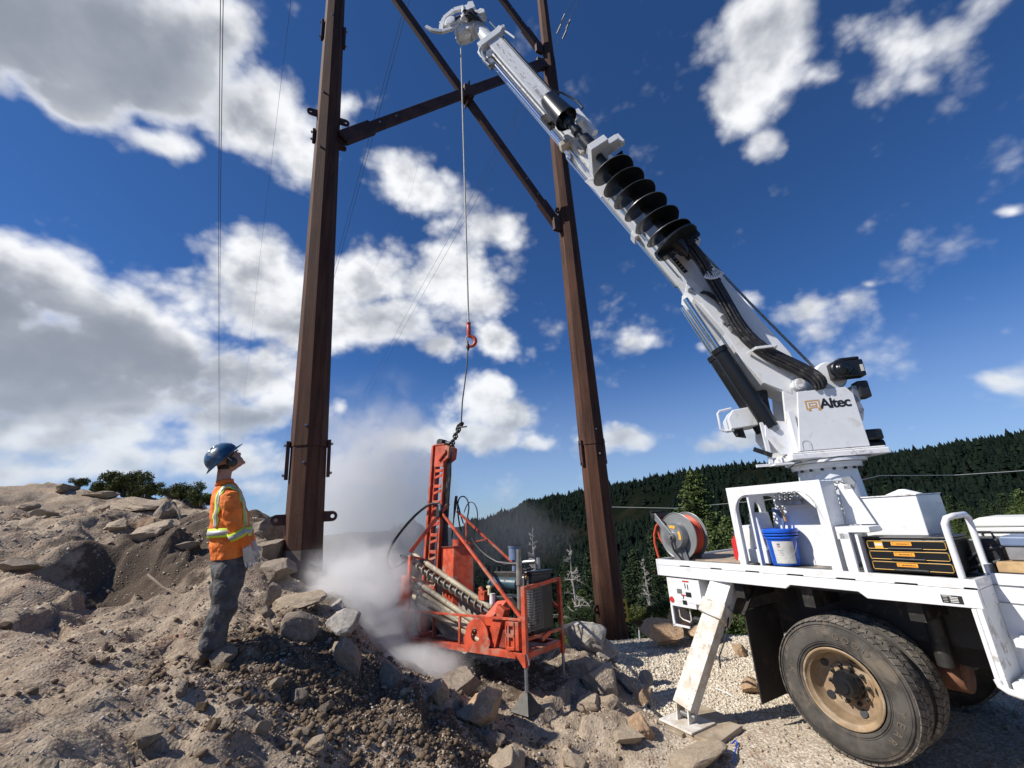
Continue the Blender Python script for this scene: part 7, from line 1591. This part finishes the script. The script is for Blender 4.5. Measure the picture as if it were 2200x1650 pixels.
# tool chest with three drawers, black with yellow outlines and orange labels
ch = on_truck('tool_chest', .37, .26, 1.475, 'black three drawer tool chest with yellow outlines and orange labels', 'tool chest')
MB().box(0,.57,0,.40,0,.268).build('case', BLACKPL, ch, bevel=.012)
MB().box(-.005,.575,-.008,.41,.268,.285).build('top_tray', BLACKPL, ch, bevel=.006)
MB().box(.574,.585,.02,.38,.03,.25).build('end_rib', BLACKPL, ch)
for k, z in enumerate((.182, .098, .014)):
    dr = MB().box(.022,.548,-.012,.0,z,z+.074).build('drawer', BLACK, ch, bevel=.006)
    MB().tube([(.03,-.0135,z+.008), (.022,-.0135,z+.016), (.022,-.0135,z+.060), (.03,-.0135,z+.068), (.54,-.0135,z+.068), (.548,-.0135,z+.060), (.548,-.0135,z+.016), (.54,-.0135,z+.008)], .0024, 4, closed=True).build('outline', YELLOW, dr)
    MB().box(.17,.40,-.028,-.013,z+.002,z+.016).build('drawer_pull', BLACKPL, dr, bevel=.004)
    lb_ = MB().box(.195,.335,-.016,-.0125,z+.034,z+.062).build('drawer_label', LABELOR, dr)
    for i in range(7): pass
m = MB()
for z in (.182,.098,.014):
    for i in range(9): m.box(.228+i*.009,.234+i*.009,-.0172,-.0162,z+.043,z+.050+.002*(i%2))
    for sx in (.208,.314): m.box(sx,sx+.003,-.0172,-.0162,z+.040,z+.056)
m.build('label_print', INK, ch, fix=False)
st_ = MB().box(.075,.135,-.0155,-.0125,.192,.245).build('price_sticker', YELLOW, ch); MB().box(.078,.132,-.0165,-.0157,.212,.232).build('sticker_print', PAPER, ch)
# red fuel can behind the frame
fc_ = on_truck('fuel_can', -.98, .52, 1.475, 'red plastic fuel can half hidden behind the white seat base', 'fuel can')
MB().prism([(-.07,0), (.10,0), (.12,.02), (.12,.20), (.06,.29), (-.02,.30), (-.09,.22), (-.09,.02)], -.09, .09).build('can_body', REDPL, fc_, bevel=.02)
MB().tube([(-.05,0,.26), (-.02,0,.34), (.04,0,.33), (.07,0,.28)], .014, 8).build('can_handle', REDPL, fc_); MB().cyl((-.07,0,.26), (-.11,0,.31), .022).build('can_cap', BLACKPL, fc_)
# white cooler
def tq(px, py, y): return pixl(TF, px, py, y)
q0 = tq(2098,1112,.85); q1 = tq(2098,1212,.85)
co = on_truck('cooler', q0.x+.02, .85, 1.50, 'large off-white cooler box on the deck behind the grab rail', 'cooler'); hz = q0.z-1.50
MB().prism([(.03,.0), (.95,.0), (1.0,hz*.68), (-.02,hz*.68)], 0, .42).build('cooler_body', COOLERM, co, bevel=.015)
MB().box(-.05,1.03,-.02,.44,hz*.69,hz*.80).prism([(-.05,hz*.80), (1.03,hz*.80), (1.03,hz*.98), (.0,hz), (-.05,hz*.94)], -.03, .45).build('cooler_lid', COOLERM, co, bevel=.012)
MB().box(-.055,-.025,-.01,.05,hz*.5,hz*.69).build('lid_hinge', COOLERM, co, bevel=.006)
MB().box(.12,.40,-.028,-.005,hz*.02,hz*.26).build('handle_plate', COOLERM, co, bevel=.015)
for xx in (.17,.21): MB().cyl((xx,-.03,hz*.14), (xx,-.034,hz*.14), .01, n=10).build('screw', GREYMETAL, co)
# timber boards, tank and coiled hose ends at the right
tk_ = on_truck('timber_board', 1.10, .36, 1.505, 'tan timber board lying behind the front panel of the deck', 'board'); MB().box(.03,1.2,.02,.30,0,.075).build('board', WOODPALE, tk_, bevel=.004); MB().box(.03,1.2,.0,.018,-.03,.0).build('board_edge', BLACKPL, tk_)
bg_ = on_truck('plastic_crate', tq(2160,1180,.45).x, .45, 1.585, 'blue grey plastic crate at the right edge above the timber board', 'crate')
MB().box(0,.8,0,.30,0,.10).build('crate_body', mat('grey_crate', (.22,.22,.23), .6, var=.2), bg_, bevel=.008); MB().box(-.015,.8,-.015,.31,.10,.17).build('crate_lid', BLUEGREY, bg_, bevel=.012)
def thick_hose(name, pts, y, r, label):
    P = [TF @ Vector((tq(a, b, y).x, y, tq(a, b, y).z)) for a, b in pts]; o = MB().tube(P, r, 10).build(name, HOSEBLK, mods=(('SUBSURF', dict(levels=1, render_levels=1)),)); return tag(o, label, 'hose')
thick_hose('black_hose', [(2160,1176),(2130,1176),(2105,1184),(2085,1196),(2072,1208),(2066,1222)], .50, .016, 'upper black hose curving left from the blue grey crate')
thick_hose('black_hose', [(2162,1200),(2140,1208),(2112,1214),(2085,1218),(2068,1226)], .48, .017, 'lower black hose curving left from the blue grey crate')
pk = on_truck('black_case', 1.0, .50, 1.475, 'black case standing between tool chest and grab rail', 'case'); MB().box(-.02,.16,0,.28,0,.26).build('case_body', BLACKPL, pk, bevel=.015); MB().tube([(.02,.1,.26), (.03,.1,.30), (.11,.1,.30), (.12,.1,.26)], .01, 6).build('case_handle', BLACKPL, pk)
# timber cribbing under the outrigger foot
def block(x, y, z, lx, ly, lz, rz, label, mt=WOODBLOCK):
    e = TF @ Matrix.Translation((x, y, z)) @ Matrix.Rotation(rz, 4, 'Z'); o = MB().box(-lx/2,lx/2,-ly/2,ly/2,0,lz).build('timber_block', mt, None, e, bevel=.008); return tag(o, label, 'timber block', 'cribbing under the outrigger')
block(LX+.20, -.46, -.03, .34, .50, .075, .15, 'dusty timber block right of the outrigger foot plate'); block(LX-.10, -.55, -.05, .34, .50, .09, .12, 'timber block under the outrigger foot plate'); block(LX-.06, -.20, -.03, .55, .22, .07, -.1, 'timber block behind the outrigger foot plate')
block(-2.45, -.55, .08, .42, .12, .04, .5, 'thin board lying under the foot of the drill rig', WOODBLOCK)
# black hose on the ground and a blue strap end
def gh(name, pts, r, mt, label, lift=.02):
    P = []
    for px, py in pts:
        p = Vector(atZ(px, py, .05)); 
        for _ in range(4): p = Vector(atZ(px, py, ground_z(p.x, p.y)+lift))
        P.append(p)
    Q2 = []
    for i in range(len(P)-1):
        for k in range(4): Q2.append(P[i].lerp(P[i+1], k/4))
    Q2.append(P[-1]); o = MB().tube(Q2, r, 8).build(name, mt, mods=(('SMOOTH', dict(factor=.5, iterations=3)),)); return tag(o, label, 'hose')
gh('ground_hose', [(1285,1385),(1312,1420),(1328,1460),(1350,1485),(1375,1500),(1400,1522),(1430,1550),(1462,1570)], .020, HOSEBLK, 'black hose lying over the rocks towards the outrigger foot')
gh('ground_hose', [(1585,1502),(1560,1488),(1535,1478)], .010, PAPER, 'pale cable on the gravel beside the mud flap')
gh('blue_strap', [(1572,1598),(1580,1590),(1585,1598),(1580,1612),(1576,1640)], .007, BLUE, 'short blue strap end curling up from the dirt', .02)
# thin white stake beyond the pad
p0 = Vector(atY(1373,1372,8.1)); tag(MB().cyl(p0-Vector((0,0,.1)), Vector(atY(1373,1350,8.1)), .012).build('marker_stake', WHITE), 'short white stake left of the orange boulders', 'stake')
# ------------------------------------------------------------------ dust thrown up by the drill: a real volume
def dust(name, c, r, rot, dens, seed, label, scale=2.3, col=(.995,.99,.985), soft=.9):
    m = bpy.data.materials.new('dust'); m.use_nodes = True; nt = m.node_tree; nt.nodes.clear()
    tc = N(nt, 'ShaderNodeTexCoord').outputs['Object']; ln = vmt(nt, 'LENGTH', tc); fall = smooth(nt, ln, 1.0, .15)
    wv = vmt(nt, 'MULTIPLY', tc, tuple(r)); n1 = noise(nt, wv, scale, 5, .6, dist=.8); n1.node.noise_dimensions = '4D'; n1.node.inputs['W'].default_value = seed*3.1
    d = mth(nt, 'MULTIPLY', smooth(nt, mth(nt, 'ADD', n1, mth(nt, 'MULTIPLY', fall, .36)), .52, .52+soft*.26), fall); d = mth(nt, 'MULTIPLY', d, dens)
    v = N(nt, 'ShaderNodeVolumePrincipled'); v.inputs['Color'].default_value = (*col, 1); v.inputs['Anisotropy'].default_value = .0; nt.links.new(d, v.inputs['Density'])
    nt.links.new(v.outputs[0], N(nt, 'ShaderNodeOutputMaterial').inputs['Volume'])
    b = MB().ell((0,0,0), (1.0,1.0,1.0), 24, 14); o = b.build(name, m, fix=True); o.location = c; o.scale = r; o.rotation_euler = rot
    return tag(o, label, 'dust', kind='stuff')
c1 = atY(762, 1335, 6.0); dust('dust_cloud', tuple(c1), (1.15,.9,1.25), (0,0,0), 8.0, 1, 'thick pale dust boiling up left of the drill rig')
c2 = atY(880, 1445, 5.5); dust('dust_cloud', tuple(c2), (.85,.42,.40), (0,0,0), 8.0, 2, 'dense low dust spilling from under the drill rig')
c3 = atY(800, 1080, 7.7); dust('dust_cloud', tuple(c3), (2.3,1.0,2.8), (0,.1,0), 2.3, 3, 'thin dust rising behind the mast', 1.5)
c4 = atY(1080, 1150, 7.6); dust('dust_cloud', tuple(c4), (1.8,.8,1.0), (0,0,0), .3, 4, 'thin dust drifting behind the engine of the drill rig', 1.7)
